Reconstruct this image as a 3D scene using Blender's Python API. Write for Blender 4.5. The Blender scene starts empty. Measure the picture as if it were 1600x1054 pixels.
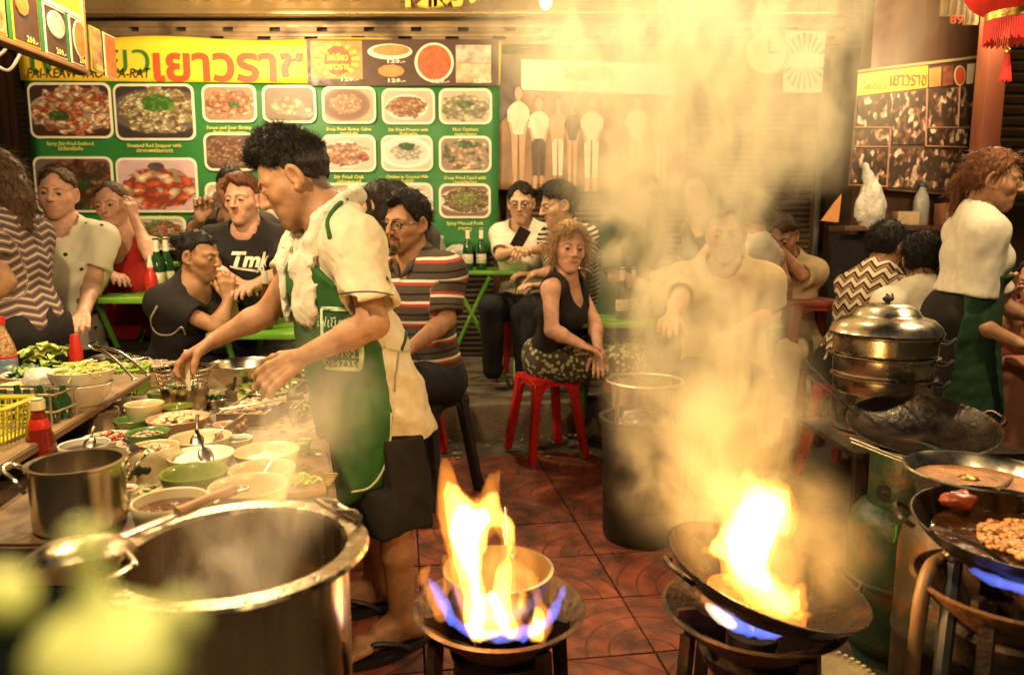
import bpy, bmesh, math, random, time
import numpy as np
from mathutils import Vector, Matrix, noise as mnoise
from mathutils.bvhtree import BVHTree
T0 = time.time()
SC = bpy.context.scene
COL = SC.collection
# ---------------------------------------------------------------- camera
CAM_H, CAM_PITCH, FPX = 1.15, math.radians(7.9), 1148.0
cam_data = bpy.data.cameras.new('camera'); CAM = bpy.data.objects.new('camera', cam_data); COL.objects.link(CAM)
CAM.location = (0, 0, CAM_H); CAM.rotation_euler = (math.pi/2 - CAM_PITCH, 0, 0)
cam_data.sensor_width = 36.0; cam_data.lens = 36.0*FPX/1600.0
cam_data.clip_start = 0.02; cam_data.clip_end = 400.0
cam_data.dof.use_dof = True; cam_data.dof.focus_distance = 2.2; cam_data.dof.aperture_fstop = 3.5
SC.camera = CAM
# ---------------------------------------------------------------- night sky, faint
world = bpy.data.worlds.new('World'); SC.world = world; world.use_nodes = True
wn = world.node_tree.nodes; wl = world.node_tree.links
for n in list(wn): wn.remove(n)
sky = wn.new('ShaderNodeTexSky'); sky.sky_type = 'NISHITA'; sky.sun_disc = False
sky.sun_elevation = math.radians(1.0); sky.sun_rotation = math.radians(200)
bg = wn.new('ShaderNodeBackground'); bg.inputs['Strength'].default_value = 0.02
wo = wn.new('ShaderNodeOutputWorld'); wl.new(sky.outputs[0], bg.inputs[0]); wl.new(bg.outputs[0], wo.inputs[0])
# ---------------------------------------------------------------- exposure and render settings
vs = SC.view_settings; vs.view_transform = 'Standard'; vs.look = 'None'; vs.exposure = 0.15; vs.gamma = 1.0; vs.use_curve_mapping = False
cy = SC.cycles
cy.max_bounces = 5; cy.diffuse_bounces = 3; cy.glossy_bounces = 3; cy.transmission_bounces = 4; cy.transparent_max_bounces = 12; cy.volume_bounces = 2
cy.sample_clamp_indirect = 3.0; cy.sample_clamp_direct = 40.0; cy.caustics_reflective = False; cy.caustics_refractive = False
cy.use_denoising = True; cy.denoiser = 'OPENIMAGEDENOISE'; cy.use_adaptive_sampling = True; cy.adaptive_threshold = 0.035
cy.volume_step_rate = 1.0; cy.volume_max_steps = 96
LAMPK = 4.1          # common factor on the market lamps
# lamps of the place and an added front fill (built as objects further down; their position and power stand here)
LAMPS = [  # name-part, x, y, z, watts
 ('stall', -0.95, 1.15, 2.02, 26.0),
 ('stall', 0.25, -0.15, 2.10, 17.0),  # unseen behind the camera, added to light pot, bag and cook from the front
 ('street', -1.45, 2.35, 2.42, 36.0),
 ('street', 0.78, 2.90, 2.62, 13.0),
 ('street', 2.05, 2.30, 2.45, 28.0),
 ('wall', -1.75, 4.45, 2.56, 34.0),
 ('wall', 0.18, 4.15, 2.39, 16.0),
 ('wall', 2.6, 4.2, 2.5, 20.0),
]
LAMP_COL = (1.0, 0.72, 0.375)
# ---------------------------------------------------------------- picture-to-place helpers
_ct, _st = math.cos(CAM_PITCH), math.sin(CAM_PITCH)
def ray(px, py):
 u = (px-800.0)/FPX; v = (527.0-py)/FPX
 return Vector((u, _ct+v*_st, -_st+v*_ct))
def W(px, py, Y):
 d = ray(px, py); k = Y/d.y
 return Vector((d.x*k, Y, CAM_H+d.z*k))
def Wz(px, py, Z):
 d = ray(px, py); k = (Z-CAM_H)/d.z
 return Vector((d.x*k, d.y*k, Z))
def pxm(n, Y):                       # n pixels at distance Y in metres
 return n/FPX*(Y/_ct)
rng = random.Random(7)
nrng = np.random.RandomState(7)
# ---------------------------------------------------------------- materials
MATS = {}
def nt_new(name):
 m = bpy.data.materials.new(name); m.use_nodes = True
 nt = m.node_tree
 for n in list(nt.nodes): nt.nodes.remove(n)
 out = nt.nodes.new('ShaderNodeOutputMaterial')
 return m, nt, out
def N(nt, typ, **kw):
 n = nt.nodes.new(typ)
 for k, v in kw.items():
  if k.startswith('i_'):
   key = k[2:].replace('__', ' ')
   n.inputs[int(key) if key.isdigit() else key].default_value = v
  else: setattr(n, k, v)
 return n
def rgba(c): return (c[0], c[1], c[2], 1.0)
def mat(name, col, rough=0.5, metal=0.0, var=0.15, vscale=12.0, bump=0.0, bscale=60.0, col2=None, c2scale=6.0, c2lo=0.5, c2hi=0.65, coat=0.0,
  trans=0.0, ior=1.45, emit=None, estr=0.0, sss=0.0, attr=None, rvar=0.12, spec=0.5, sheen=0.0, detail=5.0, stretch=None, alpha=None):
 if name in MATS: return MATS[name]
 m, nt, out = nt_new(name)
 b = N(nt, 'ShaderNodeBsdfPrincipled'); nt.links.new(b.outputs[0], out.inputs[0])
 tc = N(nt, 'ShaderNodeTexCoord')
 vec = tc.outputs['Object']
 if stretch:
  mp = N(nt, 'ShaderNodeMapping'); mp.inputs['Scale'].default_value = stretch
  nt.links.new(vec, mp.inputs[0]); vec = mp.outputs[0]
 def noise(s, d=detail):
  n = N(nt, 'ShaderNodeTexNoise'); n.inputs['Scale'].default_value = s; n.inputs['Detail'].default_value = d
  nt.links.new(vec, n.inputs['Vector']); return n
 if attr:
  at = N(nt, 'ShaderNodeAttribute', attribute_name=attr); base = at.outputs['Color']
 else:
  rg = N(nt, 'ShaderNodeRGB'); rg.outputs[0].default_value = rgba(col); base = rg.outputs[0]
 if col2 is not None:
  n2 = noise(c2scale); rp = N(nt, 'ShaderNodeMapRange'); rp.inputs['From Min'].default_value = c2lo; rp.inputs['From Max'].default_value = c2hi
  nt.links.new(n2.outputs[0], rp.inputs['Value'])
  mx = N(nt, 'ShaderNodeMix', data_type='RGBA'); nt.links.new(rp.outputs[0], mx.inputs[0]); nt.links.new(base, mx.inputs[6]); mx.inputs[7].default_value = rgba(col2)
  base = mx.outputs[2]
 if var > 0:
  n1 = noise(vscale)
  mr = N(nt, 'ShaderNodeMapRange'); mr.inputs['To Min'].default_value = 1-var; mr.inputs['To Max'].default_value = 1+var
  mr.inputs['From Min'].default_value = 0.3; mr.inputs['From Max'].default_value = 0.7
  nt.links.new(n1.outputs[0], mr.inputs['Value'])
  vm = N(nt, 'ShaderNodeVectorMath', operation='SCALE'); nt.links.new(base, vm.inputs[0]); nt.links.new(mr.outputs[0], vm.inputs['Scale'])
  base = vm.outputs[0]
  if rvar > 0:
   rr = N(nt, 'ShaderNodeMapRange'); rr.inputs['To Min'].default_value = max(0.02, rough-rvar); rr.inputs['To Max'].default_value = min(1, rough+rvar)
   rr.inputs['From Min'].default_value = 0.3; rr.inputs['From Max'].default_value = 0.7
   nr = noise(vscale*2.3); nt.links.new(nr.outputs[0], rr.inputs['Value']); nt.links.new(rr.outputs[0], b.inputs['Roughness'])
 nt.links.new(base, b.inputs['Base Color'])
 if var <= 0 or rvar <= 0: b.inputs['Roughness'].default_value = rough
 b.inputs['Metallic'].default_value = metal
 b.inputs['Specular IOR Level'].default_value = spec
 b.inputs['Coat Weight'].default_value = coat
 b.inputs['Sheen Weight'].default_value = sheen
 if trans: b.inputs['Transmission Weight'].default_value = trans; b.inputs['IOR'].default_value = ior
 if alpha is not None: b.inputs['Alpha'].default_value = alpha
 if sss:
  b.inputs['Subsurface Weight'].default_value = sss; b.inputs['Subsurface Radius'].default_value = (0.012, 0.005, 0.003); b.inputs['Subsurface Scale'].default_value = 1.0
 if emit: b.inputs['Emission Color'].default_value = rgba(emit); b.inputs['Emission Strength'].default_value = estr
 if bump > 0:
  nb = noise(bscale); bp = N(nt, 'ShaderNodeBump'); bp.inputs['Strength'].default_value = bump; bp.inputs['Distance'].default_value = 0.01
  nt.links.new(nb.outputs[0], bp.inputs['Height']); nt.links.new(bp.outputs[0], b.inputs['Normal'])
 MATS[name] = m
 return m
def volume_emit(name, col, strength, noise_scale=None, thr=0.0):
 if name in MATS: return MATS[name]
 m, nt, out = nt_new(name)
 e = N(nt, 'ShaderNodeEmission'); e.inputs[0].default_value = rgba(col); e.inputs[1].default_value = strength
 nt.links.new(e.outputs[0], out.inputs['Volume'])
 MATS[name] = m
 return m
# ---------------------------------------------------------------- objects
def link(o, parent=None):
 COL.objects.link(o)
 if parent is not None: o.parent = parent
 return o
def tag(o, label=None, cat=None, group=None, kind=None):
 if label: o['label'] = label
 if cat: o['category'] = cat
 if group: o['group'] = group
 if kind: o['kind'] = kind
 return o
def root(name, loc, label, cat, group=None, rz=0.0):
 o = bpy.data.objects.new(name, None); COL.objects.link(o)
 o.location = loc; o.rotation_euler = (0, 0, rz); o.empty_display_size = 0.05
 return tag(o, label, cat, group)
def mesh_np(name, verts, faces, m=None, smooth=True):
 me = bpy.data.meshes.new(name)
 v = np.asarray(verts, dtype=np.float32); f = np.asarray(faces, dtype=np.int32)
 me.vertices.add(len(v)); me.vertices.foreach_set('co', v.ravel())
 k = f.shape[1]
 me.loops.add(f.size); me.loops.foreach_set('vertex_index', f.ravel())
 me.polygons.add(len(f)); me.polygons.foreach_set('loop_start', np.arange(0, f.size, k, dtype=np.int32))
 try: me.polygons.foreach_set('loop_total', np.full(len(f), k, dtype=np.int32))
 except Exception: pass
 if smooth: me.polygons.foreach_set('use_smooth', np.ones(len(f), dtype=bool))
 me.update(calc_edges=True)
 if m is not None: me.materials.append(m)
 return me
def set_col(me, cols, name='Col'):
 a = me.color_attributes.new(name, 'FLOAT_COLOR', 'POINT')
 c = np.ones((len(me.vertices), 4), dtype=np.float32); c[:, :3] = cols
 a.data.foreach_set('color', c.ravel())
def bm_obj(name, bm, m, parent=None, loc=None, smooth=True, sharp=40):
 bmesh.ops.recalc_face_normals(bm, faces=bm.faces)
 me = bpy.data.meshes.new(name); bm.to_mesh(me); bm.free()
 if isinstance(m, (list, tuple)):
  for x in m: me.materials.append(x)
 else: me.materials.append(m)
 if smooth:
  me.polygons.foreach_set('use_smooth', np.ones(len(me.polygons), dtype=bool))
  if sharp: me.set_sharp_from_angle(angle=math.radians(sharp))
 o = bpy.data.objects.new(name, me)
 if loc is not None: o.location = loc
 return link(o, parent)
def copy_tree(o, parent=None):
 c = o.copy(); COL.objects.link(c); c.parent = parent
 for ch in list(o.children): copy_tree(ch, c)
 return c
def local(o, p):                       # a world point in the frame of an unrotated root
 return Vector(p)-Vector(o.location)
def frame_to(d, up=(0, 0, 1)):
 z = Vector(d).normalized(); u = Vector(up)
 if abs(z.dot(u)) > 0.98: u = Vector((1, 0, 0))
 x = u.cross(z).normalized(); y = z.cross(x)
 return Matrix((x, y, z)).transposed()
# bmesh shapes
def b_box(bm, c, s, rot=None, bevel=0.0, mi=0):
 r = bmesh.ops.create_cube(bm, size=1.0)
 vs_ = r['verts']
 M = Matrix.Translation(Vector(c)) @ ((rot.to_4x4() if rot is not None else Matrix.Identity(4)) @ Matrix.Diagonal((s[0], s[1], s[2], 1)))
 bmesh.ops.transform(bm, matrix=M, verts=vs_)
 fs = set(f for v in vs_ for f in v.link_faces)
 for f in fs: f.material_index = mi
 if bevel > 0:
  es = list(set(e for v in vs_ for e in v.link_edges))
  bmesh.ops.bevel(bm, geom=es, offset=bevel, segments=2, affect='EDGES', profile=0.6)
 return vs_
def b_lathe(bm, prof, seg=32, M=None, mi=0, a0=0.0, a1=2*math.pi, sx=1.0, sy=1.0, fn=None):
 full = abs(a1-a0-2*math.pi) < 1e-6
 n = seg if full else seg+1
 rings = []
 for (r, z) in prof:
  if r < 1e-6:
   p = Vector((0, 0, z)); p = M @ p if M is not None else p
   rings.append([bm.verts.new(p)]); continue
  ring = []
  for i in range(n):
   a = a0+(a1-a0)*i/seg
   p = Vector((r*math.cos(a)*sx, r*math.sin(a)*sy, z))
   if fn: p = fn(p, a)
   ring.append(bm.verts.new(M @ p if M is not None else p))
  rings.append(ring)
 for A, B in zip(rings[:-1], rings[1:]):
  la, lb = len(A), len(B)
  if la == 1 and lb == 1: continue
  cnt = n if full else n-1
  for i in range(cnt):
   j = (i+1) % n
   try:
    if la == 1: f = bm.faces.new((A[0], B[i], B[j]))
    elif lb == 1: f = bm.faces.new((A[i], A[j], B[0]))
    else: f = bm.faces.new((A[i], A[j], B[j], B[i]))
    f.material_index = mi
   except ValueError: pass
 return rings
def catmull(pts, sub=6):
 pts = [Vector(p) for p in pts]
 if len(pts) < 3: return pts
 P = [2*pts[0]-pts[1]]+pts+[2*pts[-1]-pts[-2]]
 out = []
 for i in range(1, len(P)-2):
  for k in range(sub):
   t = k/sub; a, b, c, d = P[i-1], P[i], P[i+1], P[i+2]
   out.append(0.5*((2*b)+(c-a)*t+(2*a-5*b+4*c-d)*t*t+(3*b-a-3*c+d)*t**3))
 out.append(pts[-1])
 return out
def b_tube(bm, pts, r, seg=8, mi=0, caps=True, closed=False, r2=None):
 pts = [Vector(p) for p in pts]; n = len(pts)
 rr = r if isinstance(r, (list, tuple)) else [r+(((r2 if r2 is not None else r)-r)*i/max(1, n-1)) for i in range(n)]
 rings = []; up = None
 for i in range(n):
  if closed: t = (pts[(i+1) % n]-pts[i-1]).normalized()
  else: t = (pts[min(i+1, n-1)]-pts[max(i-1, 0)]).normalized()
  if up is None:
   up = Vector((0, 0, 1)) if abs(t.z) < 0.9 else Vector((1, 0, 0))
  x = up.cross(t)
  if x.length < 1e-5: x = Vector((1, 0, 0)).cross(t)
  x.normalize(); y = t.cross(x).normalized(); up = y
  rings.append([bm.verts.new(pts[i]+rr[i]*(math.cos(a)*x+math.sin(a)*y)) for a in [2*math.pi*k/seg for k in range(seg)]])
 pr = list(zip(rings[:-1], rings[1:]))
 if closed: pr.append((rings[-1], rings[0]))
 for A, B in pr:
  for k in range(seg):
   f = bm.faces.new((A[k], A[(k+1) % seg], B[(k+1) % seg], B[k])); f.material_index = mi
 if caps and not closed:
  for R_ in (rings[0], rings[-1]):
   f = bm.faces.new(R_); f.material_index = mi
def b_prism(bm, poly, z0, z1, M=None, mi=0, bevel=0.0):
 """poly: list of (x, y); extruded from z0 to z1"""
 lo = [bm.verts.new((M @ Vector((x, y, z0))) if M is not None else (x, y, z0)) for x, y in poly]
 hi = [bm.verts.new((M @ Vector((x, y, z1))) if M is not None else (x, y, z1)) for x, y in poly]
 n = len(poly); fs = [bm.faces.new(lo[::-1]), bm.faces.new(hi)]
 for i in range(n): fs.append(bm.faces.new((lo[i], lo[(i+1) % n], hi[(i+1) % n], hi[i])))
 for f in fs: f.material_index = mi
 if bevel > 0:
  es = [e for e in fs[1].edges]
  bmesh.ops.bevel(bm, geom=es, offset=bevel, segments=2, affect='EDGES')
 return lo, hi
_BALL = {}
def b_ball(bm, c, r, seg=12, rings=8, mi=0, rot=None):
 key = (seg, rings)
 if key not in _BALL:
  V = [Vector((0, 0, 1))]
  for j in range(1, rings):
   t = math.pi*j/rings
   for i in range(seg):
    a = 2*math.pi*i/seg; V.append(Vector((math.sin(t)*math.cos(a), math.sin(t)*math.sin(a), math.cos(t))))
  V.append(Vector((0, 0, -1))); Fc = []
  for i in range(seg): Fc.append((0, 1+i, 1+(i+1) % seg))
  for j in range(rings-2):
   for i in range(seg):
    p = 1+j*seg; Fc.append((p+i, p+seg+i, p+seg+(i+1) % seg, p+(i+1) % seg))
  p = 1+(rings-2)*seg
  for i in range(seg): Fc.append((p+i, len(V)-1, p+(i+1) % seg))
  _BALL[key] = (V, Fc)
 V, Fc = _BALL[key]
 s = r if isinstance(r, (list, tuple)) else (r, r, r)
 M = (rot if rot is not None else Matrix.Identity(3)) @ Matrix.Diagonal((s[0], s[1], s[2])); c = Vector(c)
 nv = [bm.verts.new(M @ v + c) for v in V]
 for f in Fc:
  q = bm.faces.new([nv[i] for i in f])
  if mi: q.material_index = mi
 return nv
def rounded_rect(w, h, r, n=5):
 pts = []
 for (cx, cy, a0) in ((w/2-r, h/2-r, 0), (-w/2+r, h/2-r, 90), (-w/2+r, -h/2+r, 180), (w/2-r, -h/2+r, 270)):
  for k in range(n+1):
   a = math.radians(a0+90*k/n); pts.append((cx+r*math.cos(a), cy+r*math.sin(a)))
 return pts
def text_mesh(body, size, depth=0.0, res=2, shear=0.0, bold=0.0, align='CENTER', space=1.0):
 cu = bpy.data.curves.new('lettering', 'FONT'); cu.body = body; cu.size = size; cu.extrude = depth; cu.resolution_u = res
 cu.shear = shear; cu.offset = bold; cu.align_x = align; cu.align_y = 'CENTER'; cu.space_character = space
 o = bpy.data.objects.new('tmp_text', cu); COL.objects.link(o)
 bpy.context.view_layer.update()
 dg = bpy.context.evaluated_depsgraph_get()
 me = bpy.data.meshes.new_from_object(o.evaluated_get(dg))
 bpy.data.objects.remove(o); bpy.data.curves.remove(cu)
 me.name = 'lettering'
 return me
# ================================================================ distance-field bodies, meshed with surface nets
def v3(p): return np.array((p[0], p[1], p[2]), dtype=np.float32)
def smin(a, b, k):
 if k <= 0: return np.minimum(a, b)
 h = np.clip(0.5+0.5*(b-a)/k, 0, 1)
 return b+(a-b)*h-k*h*(1-h)
def smax(a, b, k): return -smin(-a, -b, k)
def s_cap(P, a, b, ra, rb=None, flat=None, fs=1.0):
 a = v3(a); b = v3(b); rb = ra if rb is None else rb
 Q = P-a; ba = b-a
 if flat is not None:
  n = v3(Vector(flat).normalized())
  Q = Q+np.outer(Q@n, n)*(1.0/fs-1.0); ba = ba+n*float(ba@n)*(1.0/fs-1.0)
 t = np.clip((Q@ba)/max(float(ba@ba), 1e-9), 0, 1)
 d = np.sqrt(((Q-t[:, None]*ba)**2).sum(1))-(ra+(rb-ra)*t)
 return d*(min(1.0, fs) if flat is not None else 1.0)
def s_ell(P, c, r, R=None):
 Q = P-v3(c)
 if R is not None: Q = Q@np.array(R, dtype=np.float32)
 r = v3(r); k0 = np.sqrt(((Q/r)**2).sum(1)); k1 = np.sqrt(((Q/(r*r))**2).sum(1))
 return k0*(k0-1.0)/np.maximum(k1, 1e-6)
def s_sph(P, c, r): return np.sqrt(((P-v3(c))**2).sum(1))-r
def s_plane(P, c, n):                       # negative behind the plane
 n = v3(Vector(n).normalized()); return (P-v3(c))@n
def s_chain(P, pts, rs, k=0.02, flat=None, fs=1.0):
 d = None
 for i in range(len(pts)-1):
  e = s_cap(P, pts[i], pts[i+1], rs[i], rs[i+1], flat, fs)
  d = e if d is None else smin(d, e, k)
 return d
def wob(P, scale, seed, n=5):               # cheap smooth noise, about -1..1
 r = np.random.RandomState(seed); o = np.zeros(len(P), dtype=np.float32)
 W1 = P*scale
 for i in range(n):
  d = r.normal(size=3).astype(np.float32); d /= np.linalg.norm(d); f = 1.0+0.9*i
  o += np.sin(W1@d*f*2.2+r.uniform(0, 6.28)+1.3*np.sin(W1@np.roll(d, 1)*f+r.uniform(0, 6.28)))/(1+0.6*i)
 return o/2.2
_CO = [(0,0,0),(1,0,0),(0,1,0),(1,1,0),(0,0,1),(1,0,1),(0,1,1),(1,1,1)]
_ED = [(0,1),(2,3),(4,5),(6,7),(0,2),(1,3),(4,6),(5,7),(0,4),(1,5),(2,6),(3,7)]
def axis_steps(lo, hi, h, iv):
 xs = [lo]; x = lo
 while x < hi+h:
  st = h
  for a, b, hf in iv:
   if a <= x <= b: st = min(st, hf)
   elif x < a < x+st: st = max(hf, a-x+1e-5)
  x += st; xs.append(x)
 while (len(xs)-1) % 8: x += h; xs.append(x)
 return np.array(xs, dtype=np.float32)
def nets(fn, lo, hi, h, fine=()):
 """surface nets on a rectilinear grid; fine: boxes (lo, hi, step) where the grid is denser"""
 ax = [axis_steps(float(lo[k]), float(hi[k]), h, [(float(f[0][k]), float(f[1][k]), f[2]) for f in fine]) for k in range(3)]
 n = np.array([len(a) for a in ax]); nb = (n-1)//8
 def pos_of(i): return np.stack([ax[0][i[:, 0]], ax[1][i[:, 1]], ax[2][i[:, 2]]], -1)
 gi = np.stack(np.meshgrid(*[np.arange(k) for k in nb], indexing='ij'), -1).reshape(-1, 3)*8
 V = np.full(n, 1.0, dtype=np.float32)
 for b_, mg in ((8, 0.010), (2, 0.003)):
  dv = fn(pos_of(gi+b_//2)); sz = pos_of(gi+b_)-pos_of(gi)
  keep = np.abs(dv) < 0.5*np.sqrt((sz**2).sum(1))*1.3+mg
  ins = gi[(~keep) & (dv < 0)]
  lc = np.stack(np.meshgrid(*[np.arange(b_+1)]*3, indexing='ij'), -1).reshape(-1, 3)
  if len(ins):
   ix = (ins[:, None, :]+lc[None]).reshape(-1, 3); V[ix[:, 0], ix[:, 1], ix[:, 2]] = -1.0
  gi = gi[keep]
  if b_ == 8:
   sb = np.stack(np.meshgrid(*[np.arange(0, 8, 2)]*3, indexing='ij'), -1).reshape(-1, 3)
   gi = (gi[:, None, :]+sb[None]).reshape(-1, 3)
 if len(gi) == 0: return np.zeros((0, 3)), np.zeros((0, 4), int)
 mk_ = np.zeros(n, dtype=bool)
 for x in range(3):
  for y in range(3):
   for z in range(3): mk_[gi[:, 0]+x, gi[:, 1]+y, gi[:, 2]+z] = True
 ii = np.argwhere(mk_)
 out = np.empty(len(ii), dtype=np.float32)
 for s in range(0, len(ii), 200000):
  out[s:s+200000] = fn(pos_of(ii[s:s+200000]))
 V[ii[:, 0], ii[:, 1], ii[:, 2]] = out
 S = V < 0
 c = np.zeros(n-1, dtype=np.uint8)
 for (x, y, z) in _CO: c += S[x:n[0]-1+x, y:n[1]-1+y, z:n[2]-1+z]
 ids = np.argwhere((c > 0) & (c < 8))
 vid = np.full(n-1, -1, dtype=np.int64); vid[ids[:, 0], ids[:, 1], ids[:, 2]] = np.arange(len(ids))
 pos = np.zeros((len(ids), 3), dtype=np.float32); cnt = np.zeros(len(ids), dtype=np.float32)
 cv = [V[ids[:, 0]+x, ids[:, 1]+y, ids[:, 2]+z] for (x, y, z) in _CO]
 for a, b in _ED:
  va, vb = cv[a], cv[b]; cr = (va < 0) != (vb < 0)
  t = np.where(cr, va/np.where(cr, va-vb, 1), 0)
  A = np.array(_CO[a], dtype=np.float32); D = np.array(_CO[b], dtype=np.float32)-A
  pos += np.where(cr[:, None], A+t[:, None]*D, 0); cnt += cr
 p0, p1 = pos_of(ids), pos_of(ids+1); verts = p0+(p1-p0)*(pos/np.maximum(cnt, 1)[:, None])
 quads = []
 for ax in range(3):
  e = [0, 0, 0]; e[ax] = 1
  o1, o2 = [(1, 2), (2, 0), (0, 1)][ax]
  s0 = S[:n[0]-e[0], :n[1]-e[1], :n[2]-e[2]]; s1 = S[e[0]:, e[1]:, e[2]:]
  p = np.argwhere(s0 != s1)
  ok = (p[:, o1] > 0) & (p[:, o2] > 0) & (p[:, o1] < n[o1]-1) & (p[:, o2] < n[o2]-1); p = p[ok]
  E1 = np.zeros(3, int); E1[o1] = 1; E2 = np.zeros(3, int); E2[o2] = 1
  q = np.stack([vid[tuple((p-E1-E2).T)], vid[tuple((p-E2).T)], vid[tuple(p.T)], vid[tuple((p-E1).T)]], -1)
  ins = s0[tuple(p.T)]
  q[~ins] = q[~ins][:, ::-1]
  quads.append(q)
 q = np.concatenate(quads); q = q[(q >= 0).all(1)]
 return verts, q
def sdf_obj(name, fn, lo, hi, h, m, parent=None, origin=(0, 0, 0), colfn=None, attrs=None):
 v, q = nets(fn, lo, hi, h)
 if len(q) == 0: raise RuntimeError('empty surface for '+name)
 o0 = v3(origin)
 me = mesh_np(name, v-o0, q, m)
 if colfn is not None: set_col(me, colfn(v.astype(np.float32)))
 o = bpy.data.objects.new(name, me)
 return link(o, parent), v, q
# ================================================================ people
SKIN = {'tan': (0.36, 0.185, 0.095), 'fair': (0.60, 0.36, 0.25), 'brown': (0.30, 0.155, 0.085), 'ruddy': (0.56, 0.30, 0.20), 'light': (0.52, 0.31, 0.19)}
M_skin = mat('skin', (1, 1, 1), rough=0.52, var=0.16, vscale=38, bump=0.22, bscale=260, sss=0.10, attr='Col', rvar=0.12, spec=0.38)
def hair_mat(kind):
 c = {'black': (0.012, 0.009, 0.007), 'dark': (0.022, 0.014, 0.009), 'brown': (0.075, 0.038, 0.018), 'blonde': (0.36, 0.22, 0.10), 'auburn': (0.13, 0.05, 0.02), 'grey': (0.16, 0.13, 0.10)}[kind]
 return mat('hair_'+kind, c, rough=0.5, var=0.5, vscale=90, bump=0.6, bscale=260, rvar=0.1, stretch=(1, 1, 0.35), spec=0.22)
M_eye = mat('eyeball', (1, 1, 1), rough=0.12, var=0.0, attr='Col', coat=0.6)
M_frame = mat('spectacle_frame', (0.012, 0.01, 0.01), rough=0.3, var=0.1)
def rotm(yaw, pitch=0, roll=0):
 """yaw: compass angle of the face in degrees, 0 = towards the camera (-y), 90 = picture right (+x), 180 = away; pitch > 0 looks down; roll tilts"""
 a = math.radians(yaw)
 R = Matrix.Rotation(a+math.pi, 3, 'Z')          # local +y goes to -y for yaw 0
 return R @ Matrix.Rotation(math.radians(-pitch), 3, 'X') @ Matrix.Rotation(math.radians(roll), 3, 'Y')
NH = 3.2                                  # strand density
class Head:
 def __init__(s, c, yaw, pitch=0, roll=0, size=1.0, gaze=(0, 0), lids=0.42, jaw=1.0, nose=1.0, ears=True, mouth=0.0, wide=0.95):
  s.c = Vector(c); s.R = rotm(yaw, pitch, roll); s.k = size; s.gaze = gaze; s.lids = lids; s.jaw = jaw; s.nose = nose; s.ears = ears; s.mouth = mouth; s.wide = wide
  s.Rn = np.array(s.R, dtype=np.float32)
 def loc(s, P): 
  Q = ((P-v3(s.c))@s.Rn)/s.k
  Q = Q.copy(); Q[:, 0] /= s.wide
  return Q
 def w(s, p): return s.c+s.R @ (Vector((p[0]*s.wide, p[1], p[2]))*s.k)
 def skin(s, P):
  Q = s.loc(P); j = s.jaw; X = np.abs(Q[:, 0]); M = np.stack([X, Q[:, 1], Q[:, 2]], 1)   # mirrored half
  d = s_ell(Q, (0, -0.014, 0.038), (0.074, 0.094, 0.086))
  d = smin(d, s_ell(Q, (0, 0.026, -0.022), (0.060, 0.062, 0.082)), 0.03)
  d = smin(d, s_cap(M, (0.046*j, -0.002, -0.040), (0.014, 0.058, -0.090), 0.020, 0.017), 0.03)
  d = smin(d, s_sph(Q, (0, 0.064, -0.092), 0.019*j), 0.02)
  d = smin(d, s_cap(M, (0.045, 0.052, -0.018), (0.052, 0.03, -0.012), 0.019, 0.018), 0.022)
  d = smin(d, s_cap(M, (0.006, 0.082, 0.026), (0.048, 0.062, 0.024), 0.0105, 0.009), 0.016)
  d = smax(d, -s_ell(M, (0.032, 0.094, 0.006), (0.021, 0.016, 0.0125)), 0.012)
  # nose
  nz = s.nose
  d = smin(d, s_chain(Q, [(0, 0.083, 0.020), (0, 0.095*nz+0.004, 0.0), (0, 0.108*nz, -0.022)], [0.0075, 0.0085, 0.0115], 0.006), 0.011)
  d = smin(d, s_sph(M, (0.012, 0.094*nz+0.002, -0.026), 0.0082), 0.007)
  d = smax(d, -s_ell(M, (0.0075, 0.101*nz+0.001, -0.034), (0.0035, 0.005, 0.004)), 0.003)
  # mouth
  mo = s.mouth
  d = smin(d, s_ell(Q, (0, 0.064, -0.056), (0.036, 0.018, 0.024)), 0.018)
  d = smin(d, s_chain(M, [(0.0, 0.0825, -0.0505+mo*0.3), (0.012, 0.0800, -0.0515), (0.0265, 0.0705, -0.0550)], [0.0042, 0.0040, 0.002], 0.003), 0.005)
  d = smin(d, s_chain(M, [(0.0, 0.0815, -0.0620-mo), (0.013, 0.0790, -0.0610), (0.0250, 0.0705, -0.0565)], [0.0052, 0.0048, 0.002], 0.003), 0.005)
  d = smax(d, -s_chain(M, [(0, 0.0875, -0.0562-mo*0.4), (0.014, 0.0845, -0.0562), (0.0275, 0.0745, -0.0560)], [0.0011+mo*0.4, 0.001, 0.0008], 0.002), 0.0025)
  d = smax(d, -s_cap(M, (0.022, 0.092, -0.034), (0.036, 0.080, -0.050), 0.0035, 0.003), 0.012)
  # lids round the eyeball, open by a slit
  E = (0.0315, 0.0735, 0.0055)
  lid = s_sph(M, E, 0.0148)
  op = 0.0062*(1.0-s.lids)
  slit = s_ell(M, (0.0315, 0.0885, 0.0045-0.003*s.lids), (0.0135, 0.016, max(op, 0.0012)))
  lid = smax(lid, -slit, 0.001)
  d = smin(d, lid, 0.004)
  d = smax(d, -s_ell(M, (0.0315, 0.088, 0.0045-0.003*s.lids), (0.0130, 0.0125, max(op, 0.0010))), 0.0015)
  if s.ears:
   Re = np.array(Matrix.Rotation(math.radians(-12), 3, 'X') @ Matrix.Rotation(math.radians(20), 3, 'Z'), dtype=np.float32)
   e = s_ell(M, (0.080, -0.014, 0.002), (0.0095, 0.0205, 0.034), Re)
   e = smin(e, s_sph(M, (0.076, -0.004, -0.028), 0.009), 0.008)
   e = smax(e, -s_ell(M, (0.0905, -0.009, 0.004), (0.0095, 0.0125, 0.023), Re), 0.003)
   d = smin(d, e, 0.006)
  return d*s.k
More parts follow.
